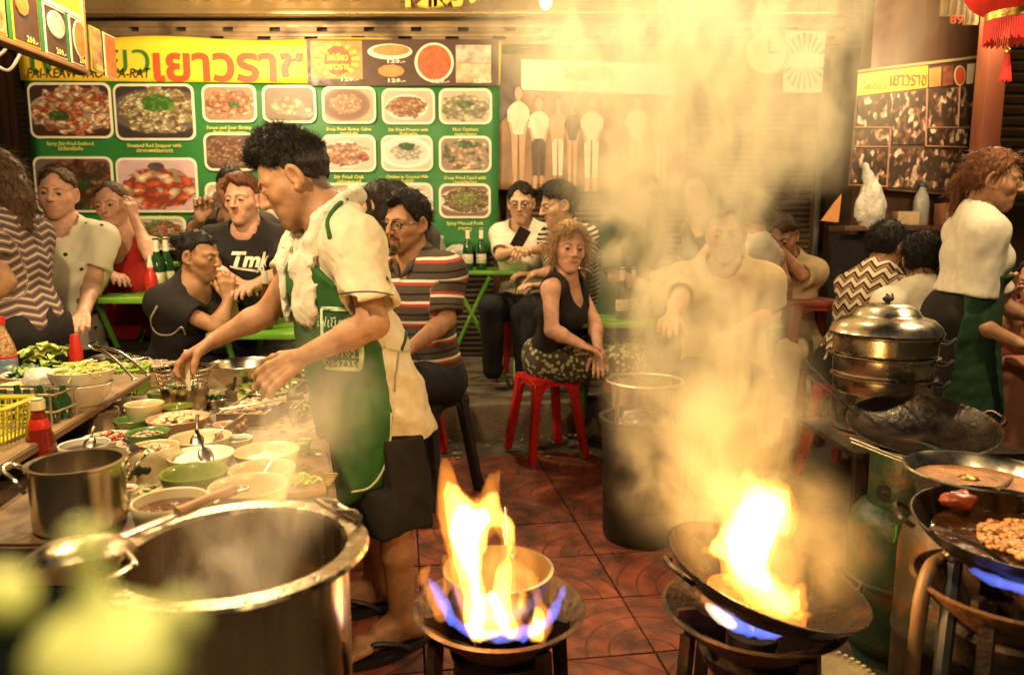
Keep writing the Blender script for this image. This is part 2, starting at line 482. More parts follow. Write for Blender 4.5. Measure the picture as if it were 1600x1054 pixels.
 def cranium(s, P, off=0.0):
  Q = s.loc(P)
  d = s_ell(Q, (0, -0.014, 0.038), (0.074+off, 0.094+off, 0.086+off))
  d = smin(d, s_ell(Q, (0, 0.01, -0.015), (0.060+off, 0.064+off*0.5, 0.075)), 0.03)
  return d*s.k, Q
 def colours(s, P, C, lip=(0.42, 0.14, 0.11), brow=(0.02, 0.013, 0.009), beard=None, brow_w=1.0, lash=True, cheek=0.25, buzz=0.0):
  """C: (n,3) colours to paint over"""
  Q = s.loc(P); X = np.abs(Q[:, 0]); M = np.stack([X, Q[:, 1], Q[:, 2]], 1)
  near = (np.abs(Q[:, 2]) < 0.13) & (X < 0.1) & (np.abs(Q[:, 1]) < 0.13)
  def mixc(mask, col):
   C[:] = C*(1-mask[:, None])+np.array(col, dtype=np.float32)*mask[:, None]
  def soft(d, w): return np.clip(0.5-d/w, 0, 1)*near
  if buzz:
   hr = np.clip((Q@np.array((0, -0.75, 0.66), dtype=np.float32)+0.004-np.clip(X-0.05, 0, 1)*0.2)/0.014, 0, 1)*(Q[:, 2] > -0.06)*np.clip((0.088-np.sqrt((X-0.079)**2*0+(Q[:, 1]+0.012)**2*9+(Q[:, 2]-0.0)**2*4))*-40, 0, 1)
   mixc(hr*buzz*near, (0.016, 0.011, 0.008))
  blush = soft(s_sph(M, (0.045, 0.065, -0.022), 0.016), 0.03)*cheek
  mixc(blush, np.array(C.mean(0))*np.array([1.15, 0.75, 0.68]))
  mixc(soft(s_sph(Q, (0, 0.11*s.nose, -0.02), 0.012), 0.018)*cheek, np.array(C.mean(0))*np.array([1.1, 0.78, 0.7]))
  if beard:
   kind, bc = beard
   if 'stubble' in kind:
    mixc(soft(smin(s_ell(Q, (0, 0.06, -0.085), (0.05, 0.04, 0.03)), s_cap(M, (0.055, 0.0, -0.045), (0.02, 0.055, -0.09), 0.02), 0.01), 0.02)*0.35, bc)
    mixc(soft(s_cap(M, (0, 0.092, -0.042), (0.026, 0.08, -0.052), 0.006), 0.01)*0.4, bc)
   if 'goatee' in kind:
    mixc(soft(s_cap(M, (0, 0.095, -0.043), (0.028, 0.082, -0.053), 0.0065), 0.006)*0.92, bc)
    mixc(soft(s_cap(M, (0.028, 0.08, -0.055), (0.024, 0.074, -0.085), 0.006), 0.008)*0.7, bc)
    mixc(soft(s_ell(Q, (0, 0.082, -0.089), (0.022, 0.02, 0.016)), 0.008)*0.92, bc)
   if 'moustache' in kind:
    mixc(soft(s_cap(M, (0, 0.095, -0.043), (0.026, 0.082, -0.052), 0.005), 0.006)*0.7, bc)
  mixc(soft(s_ell(M, (0.0885, -0.009, 0.004), (0.0085, 0.010, 0.020)), 0.006)*0.5, tuple(np.array(C.mean(0))*np.array((0.5, 0.36, 0.32))))  # shade of the ear hollow, painted into the skin colour
  M2 = np.stack([X, np.zeros_like(X), Q[:, 2]], 1)               # front view: x and z only
  def soft2(pts, rs, w): return np.clip(0.5-s_chain(M2, [(x, 0, z) for x, z in pts], rs, 0.001)/w, 0, 1)*near*(Q[:, 1] > 0.045)
  mixc(soft2([(0, -0.0512), (0.012, -0.0515), (0.0255, -0.0552)], [0.0042, 0.0038, 0.0012], 0.004)*0.55, lip)
  mixc(soft2([(0, -0.0618), (0.013, -0.0608), (0.0245, -0.0566)], [0.0050, 0.0046, 0.0012], 0.004)*0.55, lip)
  mixc(soft2([(0, -0.0562-s.mouth*0.4), (0.014, -0.0562), (0.0275, -0.0558)], [0.0011, 0.0010, 0.0008], 0.003)*0.85, (0.05, 0.018, 0.014))
  mixc(soft2([(0.013, 0.0225), (0.032, 0.0285), (0.050, 0.0225)], [0.0034*brow_w, 0.0036*brow_w, 0.0014], 0.004)*0.9, brow)
  mixc(soft2([(0.0195, 0.014), (0.032, 0.0175), (0.046, 0.0125)], [0.0022, 0.003, 0.002], 0.007)*0.35, tuple(np.array(C.mean(0))*0.45))  # shade below the brow, painted into the skin colour
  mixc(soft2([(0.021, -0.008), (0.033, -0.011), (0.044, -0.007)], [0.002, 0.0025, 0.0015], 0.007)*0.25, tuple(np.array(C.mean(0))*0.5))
  if lash:
   k_ = 0.0095-0.0085*s.lids
   mixc(soft2([(0.0180, 0.0045), (0.0315, k_+0.001), (0.0460, 0.0050)], [0.0010, 0.0015, 0.0012], 0.0025)*0.95, (0.018, 0.011, 0.009))
   mixc(soft2([(0.0190, 0.0020), (0.0315, -0.0020), (0.0450, 0.0035)], [0.0006, 0.0008, 0.0006], 0.0025)*0.45, (0.07, 0.035, 0.025))
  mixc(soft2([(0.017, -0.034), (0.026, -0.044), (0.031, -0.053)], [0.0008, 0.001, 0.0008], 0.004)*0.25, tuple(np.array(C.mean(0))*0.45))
  mixc(soft(s_ell(M, (0.0075, 0.101*s.nose+0.001, -0.032), (0.003, 0.005, 0.0035)), 0.003)*0.85, (0.04, 0.015, 0.012))
  return C
 def eyes(s, parent, org, iris=(0.05, 0.025, 0.012)):
  for sx in (-1, 1):
   bm = bmesh.new(); b_ball(bm, (0, 0, 0), 0.0137*s.k, 16, 12)
   c = s.w((sx*0.0315, 0.0735, 0.0055))
   g = s.R @ Vector((math.sin(math.radians(s.gaze[0])), 1.0, math.sin(math.radians(s.gaze[1])))).normalized()
   me = bpy.data.meshes.new('eye'); bm.to_mesh(me); bm.free()
   co = np.array([v.co for v in me.vertices]); dd = co@np.array(g)/(0.0137*s.k)
   cols = np.where((dd > 0.95)[:, None], (0.005, 0.004, 0.004), np.where((dd > 0.80)[:, None], iris, (0.26, 0.22, 0.19)))
   me.materials.append(M_eye); set_col(me, cols)
   me.polygons.foreach_set('use_smooth', np.ones(len(me.polygons), dtype=bool))
   o = bpy.data.objects.new('eye', me); o.location = c-Vector(org); link(o, parent)
def tufts(base, dirs, length, width, curl=0.0, seg=5, rs=None, gravity=0.0):
 """bent tapering locks: vertices and quads"""
 n = len(base); nr = lambda v: v/np.maximum(np.linalg.norm(v, axis=1), 1e-6)[:, None]
 L = (length*rs.uniform(0.55, 1.3, n))[:, None]; w = (width*rs.uniform(0.6, 1.3, n))[:, None]
 d = nr(dirs); a = nr(np.cross(d, rs.normal(size=(n, 3)))); b = np.cross(d, a); ph = rs.uniform(0, 6.28, n)[:, None]
 cur = base-d*0.004; dd = d.copy(); V = np.zeros((n, seg+1, 3, 3))
 for k in range(seg+1):
  t = k/seg; ww = w*(1-t*0.88)
  for q in range(3): V[:, k, q] = cur+ww*(math.cos(2*math.pi*q/3)*a+math.sin(2*math.pi*q/3)*b)
  dd = nr(dd+curl*(np.cos(ph+t*4)*a+np.sin(ph+t*4)*b)+np.array([0, 0, -gravity])); cur = cur+dd*L/seg
 i0 = (np.arange(n)*(seg+1)*3)[:, None, None]; k = (np.arange(seg)*3)[None, :, None]; q = np.arange(3)[None, None, :]; q2 = (q+1) % 3
 F = np.stack([i0+k+q, i0+k+q2, i0+k+q2+3, i0+k+q+3], -1).reshape(-1, 4)
 return V.reshape(-1, 3), F
def hand_prims(wr, d, n, thumb, curl=0.5, size=1.0, spread=1.0, tcurl=0.4, idx_curl=None):
 """list of capsules for a hand: wrist point, direction of fingers, palm normal, thumb side (+1: along d x n)"""
 d = Vector(d).normalized(); n = Vector(n); n = (n-d*n.dot(d)).normalized(); s = d.cross(n)*thumb
 wr = Vector(wr); k = size; pr = []
 for i in range(4):
  o = (0.031-0.0205*i)*spread
  kn = wr+(d*(0.088-0.004*abs(i-1))+s*o+n*(-0.002-0.003*abs(i-1.3)))*k
  pr.append((wr+(d*0.012+s*o*0.55)*k, kn, 0.0135*k, 0.0112*k))
  L = (0.074, 0.082, 0.077, 0.060)[i]*k; c = curl*(1.0+0.08*(i-1)) if (i > 0 or idx_curl is None) else idx_curl
  ang = 0.25*c+max(0.0, c-1.0)*2.2; p = kn; fd = (d+s*(0.09-0.06*i)*spread).normalized()
  for q, (fl, add, r0, r1) in enumerate(((0.44, 0.75*c, 0.0098, 0.0088), (0.31, 1.1*c, 0.0088, 0.0080), (0.25, 0.8*c, 0.0080, 0.0066))):
   dirv = (fd*math.cos(ang)+n*math.sin(ang)); e = p+dirv*L*fl
   pr.append((p, e, r0*k, r1*k)); p = e; ang += add
 t0 = wr+(d*0.022+s*0.022+n*0.006)*k; t1 = wr+(d*0.052+s*0.046+n*0.016)*k
 td = (d*0.75+s*(0.55-0.6*tcurl)+n*(0.2+0.7*tcurl)).normalized(); t2 = t1+td*0.032*k; t3 = t2+(td+n*0.3*tcurl-s*0.3*tcurl).normalized()*0.026*k
 pr += [(t0, t1, 0.0165*k, 0.0125*k), (t1, t2, 0.0108*k, 0.0098*k), (t2, t3, 0.0098*k, 0.0078*k)]
 return pr
def bbox(pts, pad):
 a = np.array([v3(p) for p in pts]); return a.min(0)-pad, a.max(0)+pad
def masked(P, lo, hi, fn, far=0.08):
 m = ((P > lo) & (P < hi)).all(1)
 out = np.full(len(P), far, dtype=np.float32)
 if m.any(): out[m] = fn(P[m])
 return out
class Person:
 """joints are world points: head, neck (base), chest, belly, pelvis, sh/el/wr L R, hip/kn/an L R (L = the person's left)"""
 def __init__(s, J, head, skin='tan', hands=None, build=1.0, arm=1.0, label='', group=None, base=None, female=False, base_z=0.0):
  s.J = {k: Vector(v) for k, v in J.items()}; s.h = head; s.skinc = np.array(SKIN[skin], dtype=np.float32); s.b = build; s.arm = arm; s.female = female
  s.hands = hands or {}; s.label = label
  pb = s.J['pelvis']; s.org = Vector((pb.x, pb.y, base_z))
  s.side = (s.J['shL']-s.J['shR']).normalized()
  up = (s.J['neck']-s.J['pelvis']).normalized(); s.fwd = s.side.cross(up).normalized()*-1
  s.up = up; s.group = group
  # front is +fwd: person's left x up = front
  s.fwd = up.cross(s.side).normalized()*-1
  s.parts = []
 def torso(s, P, off=0.0, k=0.05, hem=None):
  J, b = s.J, s.b; f = s.fwd
  w = (0.115 if s.female else 0.132)*b+off
  wa = (0.100 if s.female else 0.125)*b+off
  hp = (0.128 if s.female else 0.125)*b+off
  sd = s.side
  d = s_cap(P, J['chest']+sd*0.045*b, J['chest']-sd*0.045*b, w, w, f, 0.80)
  d = smin(d, s_cap(P, J['belly']+sd*0.03*b, J['belly']-sd*0.03*b, wa, wa, f, 0.82), k*1.6)
  d = smin(d, s_cap(P, J['pelvis']+sd*0.045*b, J['pelvis']-sd*0.045*b, hp, hp, f, 0.86), k*1.6)
  r = 0.052*s.arm+off
  d = smin(d, s_cap(P, J['shL'], J['shR'], r, r), k)
  d = smin(d, s_cap(P, J['neck']+s.up*0.01, J['chest'], 0.052+off, 0.09+off), k)
  for q in 'LR': d = smin(d, s_cap(P, J['neck']+s.up*0.012, J['sh'+q], 0.040+off, 0.046*s.arm+off), k)
  if s.female:
   for q in (1, -1): d = smin(d, s_sph(P, J['chest']+f*(0.078*b)+sd*(0.062*b*q)-s.up*0.03, 0.052*b+off), 0.04)
  return d
 def armf(s, P, q, off=0.0, fore=True):
  J = s.J; a = s.arm
  d = s_cap(P, J['sh'+q], J['el'+q], 0.050*a+off, 0.039*a+off)
  if fore:
   m = J['el'+q].lerp(J['wr'+q], 0.3)
   d = smin(d, s_cap(P, J['el'+q], m, 0.038*a+off, 0.041*a+off), 0.02)
   d = smin(d, s_cap(P, m, J['wr'+q], 0.041*a+off, 0.0265*a+off, ), 0.02)
  return d
 def legf(s, P, q, off=0.0, shin=True):
  J = s.J; b = s.b
  d = s_cap(P, J['hip'+q], J['kn'+q], 0.085*b+off, 0.054*b+off)
  if shin and 'an'+q in J:
   m = J['kn'+q].lerp(J['an'+q], 0.3)
   d = smin(d, s_cap(P, J['kn'+q], m, 0.052*b+off, 0.052*b+off), 0.02)
   d = smin(d, s_cap(P, m, J['an'+q], 0.052*b+off, 0.034+off), 0.02)
  return d
 def build_body(s, h=0.009, hf=0.0043, paint=None, brow=None, beard=None, iris=(0.05, 0.025, 0.012), eyes=True, lip=None, legs=True, feet=None, brow_w=1.0, buzz=0.0):
  J = s.J; hd = s.h
  hlo, hhi = bbox([hd.c], 0.165*hd.k)
  arms = []
  for q in 'LR':
   lo, hi = bbox([J['sh'+q], J['el'+q], J['wr'+q]], 0.11); arms.append((q, lo, hi))
  hp = []
  for q, kw in s.hands.items():
   pr = hand_prims(J['wr'+q], **kw); lo, hi = bbox([x for p in pr for x in p[:2]], 0.06); hp.append((pr, lo, hi))
  lg = []
  if legs:
   for q in 'LR':
    if 'kn'+q in J:
     lo, hi = bbox([J['hip'+q], J['kn'+q], J.get('an'+q, J['kn'+q])], 0.14); lg.append((q, lo, hi))
  ft = feet or []
  nk0 = hd.w((0, -0.022, -0.055))
  nlo, nhi = bbox([nk0, J['neck']], 0.12)
  tlo, thi = bbox([J['neck'], J['chest'], J['belly'], J['pelvis'], J['shL'], J['shR']], 0.24)
  def fn(P):
   d = masked(P, tlo, thi, lambda Q: s.torso(Q, -0.008))
   d = smin(d, masked(P, nlo, nhi, lambda Q: s_cap(Q, nk0, J['neck'], 0.049 if s.female else 0.056, 0.058 if s.female else 0.066)), 0.03)
   for q, lo, hi in arms: d = smin(d, masked(P, lo, hi, lambda Q, q=q: s.armf(Q, q)), 0.025)
   for q, lo, hi in lg: d = smin(d, masked(P, lo, hi, lambda Q, q=q: s.legf(Q, q)), 0.03)
   for pr in ft:
    lo, hi = bbox([x for p in pr for x in p[:2]], 0.08)
    def ff(Q, pr=pr):
     e = None
     for (a, b_, r0, r1) in pr:
      c = s_cap(Q, a, b_, r0, r1); e = c if e is None else smin(e, c, 0.012)
     return e
    d = smin(d, masked(P, lo, hi, ff), 0.02)
   d = smin(d, masked(P, hlo, hhi, hd.skin), 0.018)
   for pr, lo, hi in hp:
    def hf(Q, pr=pr):
     e = None
     for i, (a, b_, r0, r1) in enumerate(pr):
      c = s_cap(Q, a, b_, r0, r1); e = c if e is None else smin(e, c, 0.007)
     return e
    d = smin(d, masked(P, lo, hi, hf), 0.012)
   return d
  allp = [J[k] for k in J]+[hd.c]+[x for pr, _, _ in hp for p in pr for x in p[:2]]+[x for pr in ft for p in pr for x in p[:2]]
  lo, hi = bbox(allp, 0.19)
  fine = [(np.array(hd.c)-0.125*hd.k, np.array(hd.c)+0.13*hd.k, hf)]+[(l_+0.05, h_-0.05, max(0.0045, hf)) for _, l_, h_ in hp]
  v, q = nets(fn, lo, hi, h, fine)
  me = mesh_np('person', v-v3(s.org), q, M_skin)
  C = np.tile(s.skinc, (len(v), 1)); C *= (1+0.07*wob(v.astype(np.float32), 14, 3))[:, None]
  hd.colours(v.astype(np.float32), C, brow=brow or (0.02, 0.013, 0.009), beard=beard, lip=lip or tuple(s.skinc*np.array((0.95, 0.52, 0.5))), brow_w=brow_w, buzz=buzz)
  if paint: C = paint(v.astype(np.float32), C)
  set_col(me, np.clip(C, 0.003, 1))
  s.o = link(bpy.data.objects.new('person', me)); s.o.location = s.org
  tag(s.o, s.label, 'person', s.group)
  s.body_v = v
  if eyes: hd.eyes(s.o, s.org, iris)
  return s
 # ---------------- hair
 def hair(s, kind='short', col='black', h=0.006, seed=1, thick=0.010, n=260, extra=None, tl=0.028, tw=0.0028, curl=0.25, front=0.0, low=-0.07, top=0.0, name='hair', ztuft=None, messy=1.0):
  hd = s.h
  def fn(P):
   d, Q = hd.cranium(P, thick)
   if top: d = smin(d, s_ell(Q, (0, 0.008, 0.075), (0.066, 0.088, 0.058+top))*hd.k, 0.02)
   nrm = np.array((0, -0.75, 0.66), dtype=np.float32)
   cut = (front+0.012*np.sin(Q[:, 0]*70+seed))-(Q@nrm)            # >0 outside
   side = np.abs(Q[:, 0])
   cut = cut+np.clip(side-0.05, 0, 1)*0.35
   ear = -s_ell(np.stack([side, Q[:, 1], Q[:, 2]], 1), (0.083, -0.008, -0.012), (0.03, 0.026, 0.042))
   d = smax(d, cut*hd.k, 0.006)
   d = smax(d, (low-Q[:, 2])*hd.k, 0.01)
   if kind != 'long': d = smax(d, ear*hd.k, 0.006)
   if extra is not None: d = smin(d, extra(P, Q)*hd.k, 0.018)
   d = d+messy*(0.0022*wob(P, 95, seed)+0.003*wob(P, 40, seed+3))
   return d
  ext = 0.17 if kind in ('short', 'bun') else 0.42
  lo = np.array(hd.c)-ext*hd.k; hi = np.array(hd.c)+0.17*hd.k
  if kind in ('short', 'bun'): pass
  else: lo[:2] = np.array(hd.c)[:2]-0.2; hi[:2] = np.array(hd.c)[:2]+0.2
  v, q = nets(fn, lo, hi, h)
  rs = np.random.RandomState(seed)
  V, F = v, q
  if n:
   n = int(n*NH); tw = tw*0.62
   zz = hd.loc(v.astype(np.float32))[:, 2]; pool = np.arange(len(v)) if ztuft is None else np.where(zz > ztuft)[0]
   base = v[rs.choice(pool, n)]; Q = hd.loc(base.astype(np.float32))
   out = base-np.array(hd.w((0, -0.014, 0.03))); out /= np.linalg.norm(out, axis=1)[:, None]
   back = np.array(hd.R @ Vector((0, -0.3, -0.7))); fw = np.array(hd.R @ Vector((0, 1.0, -0.2)))
   fr = np.clip((Q[:, 1]-0.02)/0.06, 0, 1)[:, None]
   dirs = out*(0.55 if curl > 0.3 else 0.30)+back*(0.6*(1-fr))+fw*fr*0.5+rs.normal(size=(n, 3))*0.18*messy
   V2, F2 = tufts(base, dirs, tl*hd.k, tw*hd.k, curl=curl, rs=rs)
   V = np.concatenate([v, V2]); F = np.concatenate([q, F2+len(v)])
  me = mesh_np(name, np.array(V)-v3(s.org), np.array(F), hair_mat(col))
  o = link(bpy.data.objects.new(name, me), s.o)
  return o
 # ---------------- clothes
 def garment(s, name, fn, m, h=0.009, pts=None, pad=0.22, sts=None, colfn=None, fold=0.004, fscale=16, seed=1):
  lo, hi = bbox(pts or [s.J[k] for k in ('neck', 'chest', 'belly', 'pelvis', 'shL', 'shR', 'elL', 'elR')], pad)
  def g(P): return fn(P)+fold*wob(P*np.array((1, 1, 0.7), dtype=np.float32), fscale, seed, 4)
  v, q = nets(g, lo, hi, h)
  me = mesh_np(name, v-v3(s.org), q, m)
  if sts is not None: set_col(me, sts(v.astype(np.float32)), 'St')
  if colfn is not None: set_col(me, colfn(v.astype(np.float32)))
  return link(bpy.data.objects.new(name, me), s.o)
 def st(s, P):
  """stripe coordinate: r = height along the trunk, or along the sleeve; g = 1 on sleeves; b = across"""
  J = s.J; up = v3(s.up)
  tz = (P-v3(J['pelvis']))@up
  dt = s.torso(P, 0.01); best = tz.copy(); g = np.zeros(len(P), dtype=np.float32)
  for q in 'LR':
   da = s_cap(P, J['sh'+q], J['el'+q], 0.06, 0.055)
   ax = J['el'+q]-J['sh'+q]; L = ax.length; ax = v3(ax/L)
   t = (P-v3(J['sh'+q]))@ax
   m = (da < dt+0.0) & (t > 0.02)
   best[m] = t[m]; g[m] = 1
  return np.stack([best, g, (P-v3(J['pelvis']))@v3(s.side)], 1)
 def shirt(s, m, sleeve=0.55, off=0.016, hem=0.02, neck_r=0.075, neck_drop=0.0, h=0.009, kind='tee', name='shirt', fold=0.004, seed=2, sloose=0.014, sts=False, fscale=16, vneck=0.0):
  J = s.J; up = s.up; f = s.fwd
  hemc = J['pelvis']-up*hem
  nk = J['neck']+up*0.012
  def fn(P):
   d = s.torso(P, off)
   if kind == 'tee':
    for q in 'LR':
     e = J['sh'+q].lerp(J['el'+q], sleeve); ax = (J['el'+q]-J['sh'+q]).normalized()
     r = 0.052*s.arm+sloose
     sl = s_cap(P, J['sh'+q], J['sh'+q].lerp(J['el'+q], min(1.0, sleeve+0.12)), r+0.004, r+0.006)
     sl = smax(sl, s_plane(P, e, ax), 0.004)
     if sleeve > 1.0:
      w_ = J['el'+q].lerp(J['wr'+q], min(0.97, sleeve-1.0))
      sl = smin(s_cap(P, J['sh'+q], J['el'+q], r, r-0.004), s_cap(P, J['el'+q], w_, r-0.004, 0.04), 0.02)
     if sleeve <= 1.0: sl = smax(sl, -s_cap(P, J['sh'+q].lerp(J['el'+q], sleeve-0.14), J['sh'+q].lerp(J['el'+q], sleeve+0.25), r-0.011, r-0.008), 0.004)
     d = smin(d, sl, 0.055)
   elif kind == 'tank':
    for q, sg in (('L', 1), ('R', -1)):
     c = J['sh'+q]+s.side*sg*0.025
     d = smax(d, -s_cap(P, c+up*0.09, c-up*0.055, 0.072, 0.060), 0.012)
   d = smax(d, -s_plane(P, hemc, up), 0.005)
   d = smax(d, -s_cap(P, nk+up*0.12+f*0.02, nk-up*neck_drop*0.4+f*0.03, neck_r, neck_r), 0.006)
   if neck_drop > 0: d = smax(d, -s_cap(P, nk+f*0.05, nk+f*0.11-up*neck_drop, neck_r*0.95, neck_r*(0.75-vneck)), 0.012)
   return d
  pts = [J[k] for k in ('neck', 'chest', 'belly', 'pelvis', 'shL', 'shR', 'elL', 'elR')]+([J['wrL'], J['wrR']] if sleeve > 1 else [])
  return s.garment(name, fn, m, h, pts, 0.2, sts=s.st if sts else None, fold=fold, seed=seed, fscale=fscale)
 def trousers(s, m, length=1.9, off=0.02, h=0.012, name='trousers', flare=0.0, top=0.10, fold=0.006, seed=4, fscale=12):
  J = s.J
  def fn(P):
   d = s_cap(P, J['pelvis']+s.side*0.05, J['pelvis']-s.side*0.05, 0.125*s.b+off, 0.125*s.b+off, s.fwd, 0.86)
   d = smin(d, s_cap(P, J['pelvis'], J['belly'], 0.12*s.b+off, 0.11*s.b+off, s.fwd, 0.85), 0.05)
   d = smax(d, s_plane(P, J['pelvis']+s.up*top, s.up), 0.004)
   for q in 'LR':
    r0 = 0.088*s.b+off
    e = J['kn'+q]
    if length <= 1.0:
     e = J['hip'+q].lerp(J['kn'+q], length)
     l = s_cap(P, J['hip'+q], J['kn'+q], r0, 0.062*s.b+off+flare)
     l = smax(l, s_plane(P, e, (J['kn'+q]-J['hip'+q])), 0.004)
    else:
     l = s_cap(P, J['hip'+q], e, r0, 0.058*s.b+off+flare)
     a = J['kn'+q].lerp(J['an'+q], length-1.0)
     l = smin(l, s_cap(P, e, a, 0.058*s.b+off+flare, 0.045+off+flare), 0.02)
    d = smin(d, l, 0.03)
   return d
  pts = [J['pelvis'], J['belly'], J['hipL'], J['hipR'], J['knL'], J['knR']]+([J['anL'], J['anR']] if length > 1 else [])
  return s.garment(name, fn, m, h, pts, 0.19, fold=fold, seed=seed, fscale=fscale)
def cloth_line(p, o, pts, r, m, name, off=0.002, sub=5):
 """a cord or strap lying on a garment, along a line of sight path"""
 bv = BVHTree.FromPolygons([v.co+p.org for v in o.data.vertices], [tuple(q.vertices) for q in o.data.polygons]); out = []
 for v in catmull([Vector((a_, b_, 0)) for a_, b_ in pts], sub):
  hit = bv.ray_cast(Vector((0, 0, CAM_H)), ray(v.x, v.y).normalized())
  if hit[0] is not None: out.append(hit[0]+hit[1]*off-p.org)
 if len(out) > 1: bm = bmesh.new(); b_tube(bm, out, r, 6); return bm_obj(name, bm, m, p.o)
def glasses(p, rect=True, m=None):
 hd = p.h; bm = bmesh.new(); m = m or M_frame
 for sx in (-1, 1):
  pts = []
  for k in range(20):
   a = 2*math.pi*k/20; ca, sa = math.cos(a), math.sin(a)
   e = 0.5 if rect else 1.0
   x = 0.024*math.copysign(abs(ca)**e, ca); z = 0.0155*math.copysign(abs(sa)**e, sa)
   pts.append(hd.w((sx*(0.033+x*1.0), 0.098-abs(x+0.0)*0.06-(0.006 if x > 0 else 0), 0.003+z)))
  b_tube(bm, pts, 0.0019*hd.k, 6, closed=True)
  b_tube(bm, [hd.w((sx*0.057, 0.090, 0.008)), hd.w((sx*0.076, 0.05, 0.010)), hd.w((sx*0.079, -0.005, 0.012))], 0.0018*hd.k, 6)
 b_tube(bm, [hd.w((-0.010, 0.099, 0.006)), hd.w((0, 0.102, 0.009)), hd.w((0.010, 0.099, 0.006))], 0.0018*hd.k, 6)
 for v in bm.verts: v.co -= p.org
 o = bm_obj('glasses', bm, m, p.o)
 return o
def seat_legs(J, fwd, sit_z, floor_z, spread=0.09, side=None, thigh=0.40):
 """sitting legs from the pelvis in direction fwd"""
 f = Vector((fwd[0], fwd[1], 0)).normalized(); sd = Vector((-f.y, f.x, 0)) if side is None else side
 p = J['pelvis']
 for q, sg in (('L', 1), ('R', -1)):
  J['hip'+q] = p+sd*0.085*sg-Vector((0, 0, 0.02))
  J['kn'+q] = p+f*thigh+sd*(spread+0.03)*sg+Vector((0, 0, 0.02))
  J['an'+q] = Vector((J['kn'+q].x-f.x*0.03, J['kn'+q].y-f.y*0.03, floor_z+0.08))
 return J
# ================================================================ the cook
def cloth_mat(name, col, **kw):
 k = dict(rough=0.85, var=0.10, vscale=30, bump=0.25, bscale=900, rvar=0.05, spec=0.25); k.update(kw)
 return mat(name, col, **k)
M_cream = cloth_mat('cream_jersey', (0.62, 0.54, 0.38), bump=0.3, bscale=1400, col2=(0.50, 0.42, 0.27), c2scale=5, c2lo=0.55, c2hi=0.75)
M_green_apron = cloth_mat('green_apron', (0.020, 0.095, 0.016), rough=0.7, col2=(0.013, 0.062, 0.012), c2scale=7)
M_blackshort = cloth_mat('charcoal_cotton', (0.011, 0.009, 0.008))
M_towel = cloth_mat('white_towel', (0.76, 0.71, 0.57), bump=0.7, bscale=500)
M_navy = cloth_mat('navy_piping', (0.015, 0.018, 0.04))
M_print = mat('pale_print', (0.45, 0.60, 0.36), rough=0.8, var=0.25, vscale=80)
M_string = cloth_mat('apron_string', (0.45, 0.42, 0.28))
M_rubber = mat('black_rubber', (0.012, 0.011, 0.010), rough=0.55, var=0.2)
def decal(me, target_o, M, off=0.003, name='lettering', m=None, parent=None, org=None, bend=True):
 """lay a flat lettering mesh (xy plane, frame M in the world) on the surface of target_o, cast along -z of M"""
 deps = target_o.data
 tw = Vector(target_o.parent.location) if target_o.parent else Vector((0, 0, 0))
 tw = tw+Vector(target_o.location)
 bv = BVHTree.FromPolygons([v.co+tw for v in deps.vertices], [tuple(p.vertices) for p in deps.polygons])
 bm = bmesh.new(); bm.from_mesh(me)
 bmesh.ops.triangulate(bm, faces=bm.faces)
 for _ in range(2):
  es = [e for e in bm.edges if e.calc_length() > 0.012]
  if es: bmesh.ops.subdivide_edges(bm, edges=es, cuts=1)
 bmesh.ops.triangulate(bm, faces=bm.faces)
 dz = (M.to_3x3() @ Vector((0, 0, 1))).normalized(); miss = []
 for v in bm.verts:
  p = M @ v.co
  hit = bv.ray_cast(p+dz*0.25, -dz, 0.6)
  if hit[0] is None: miss.append(v); v.co = p-org
  else: v.co = hit[0]+dz*off-org
 if miss: bmesh.ops.delete(bm, geom=miss, context='VERTS')
 return bm_obj(name, bm, m, parent, smooth=True, sharp=0)
def frame_at(p, z, up=(0, 0, 1)):
 z = Vector(z).normalized(); u = Vector(up); x = u.cross(z).normalized(); y = z.cross(x)
 M = Matrix((x, y, z)).transposed().to_4x4(); M.translation = Vector(p); return M
def foot_prims(an, d, size=1.0, z=0.0):
 """foot: ankle, heel, ball and toes on height z"""
 d = Vector((d[0], d[1], 0)).normalized(); s = Vector((-d.y, d.x, 0)); an = Vector(an)
 g = Vector((an.x, an.y, z)); k = size
 heel = g-d*0.045*k+Vector((0, 0, 0.030)); ball = g+d*0.125*k+Vector((0, 0, 0.026))
 pr = [(an, heel, 0.033*k, 0.030*k), (an, g+d*0.07*k+Vector((0, 0, 0.045)), 0.035*k, 0.030*k), (heel, ball, 0.029*k, 0.030*k)]
 for i in range(5):
  o = (0.034-0.017*i)*k
  st = g+d*(0.115-0.008*i)*k+s*o+Vector((0, 0, 0.026)); L = (0.075, 0.066, 0.058, 0.048, 0.038)[i]*k
  pr.append((st, st+d*L+Vector((0, 0, -0.012)), 0.0125*k, (0.0125, 0.0095, 0.009, 0.0085, 0.008)[i]*k))
 return pr
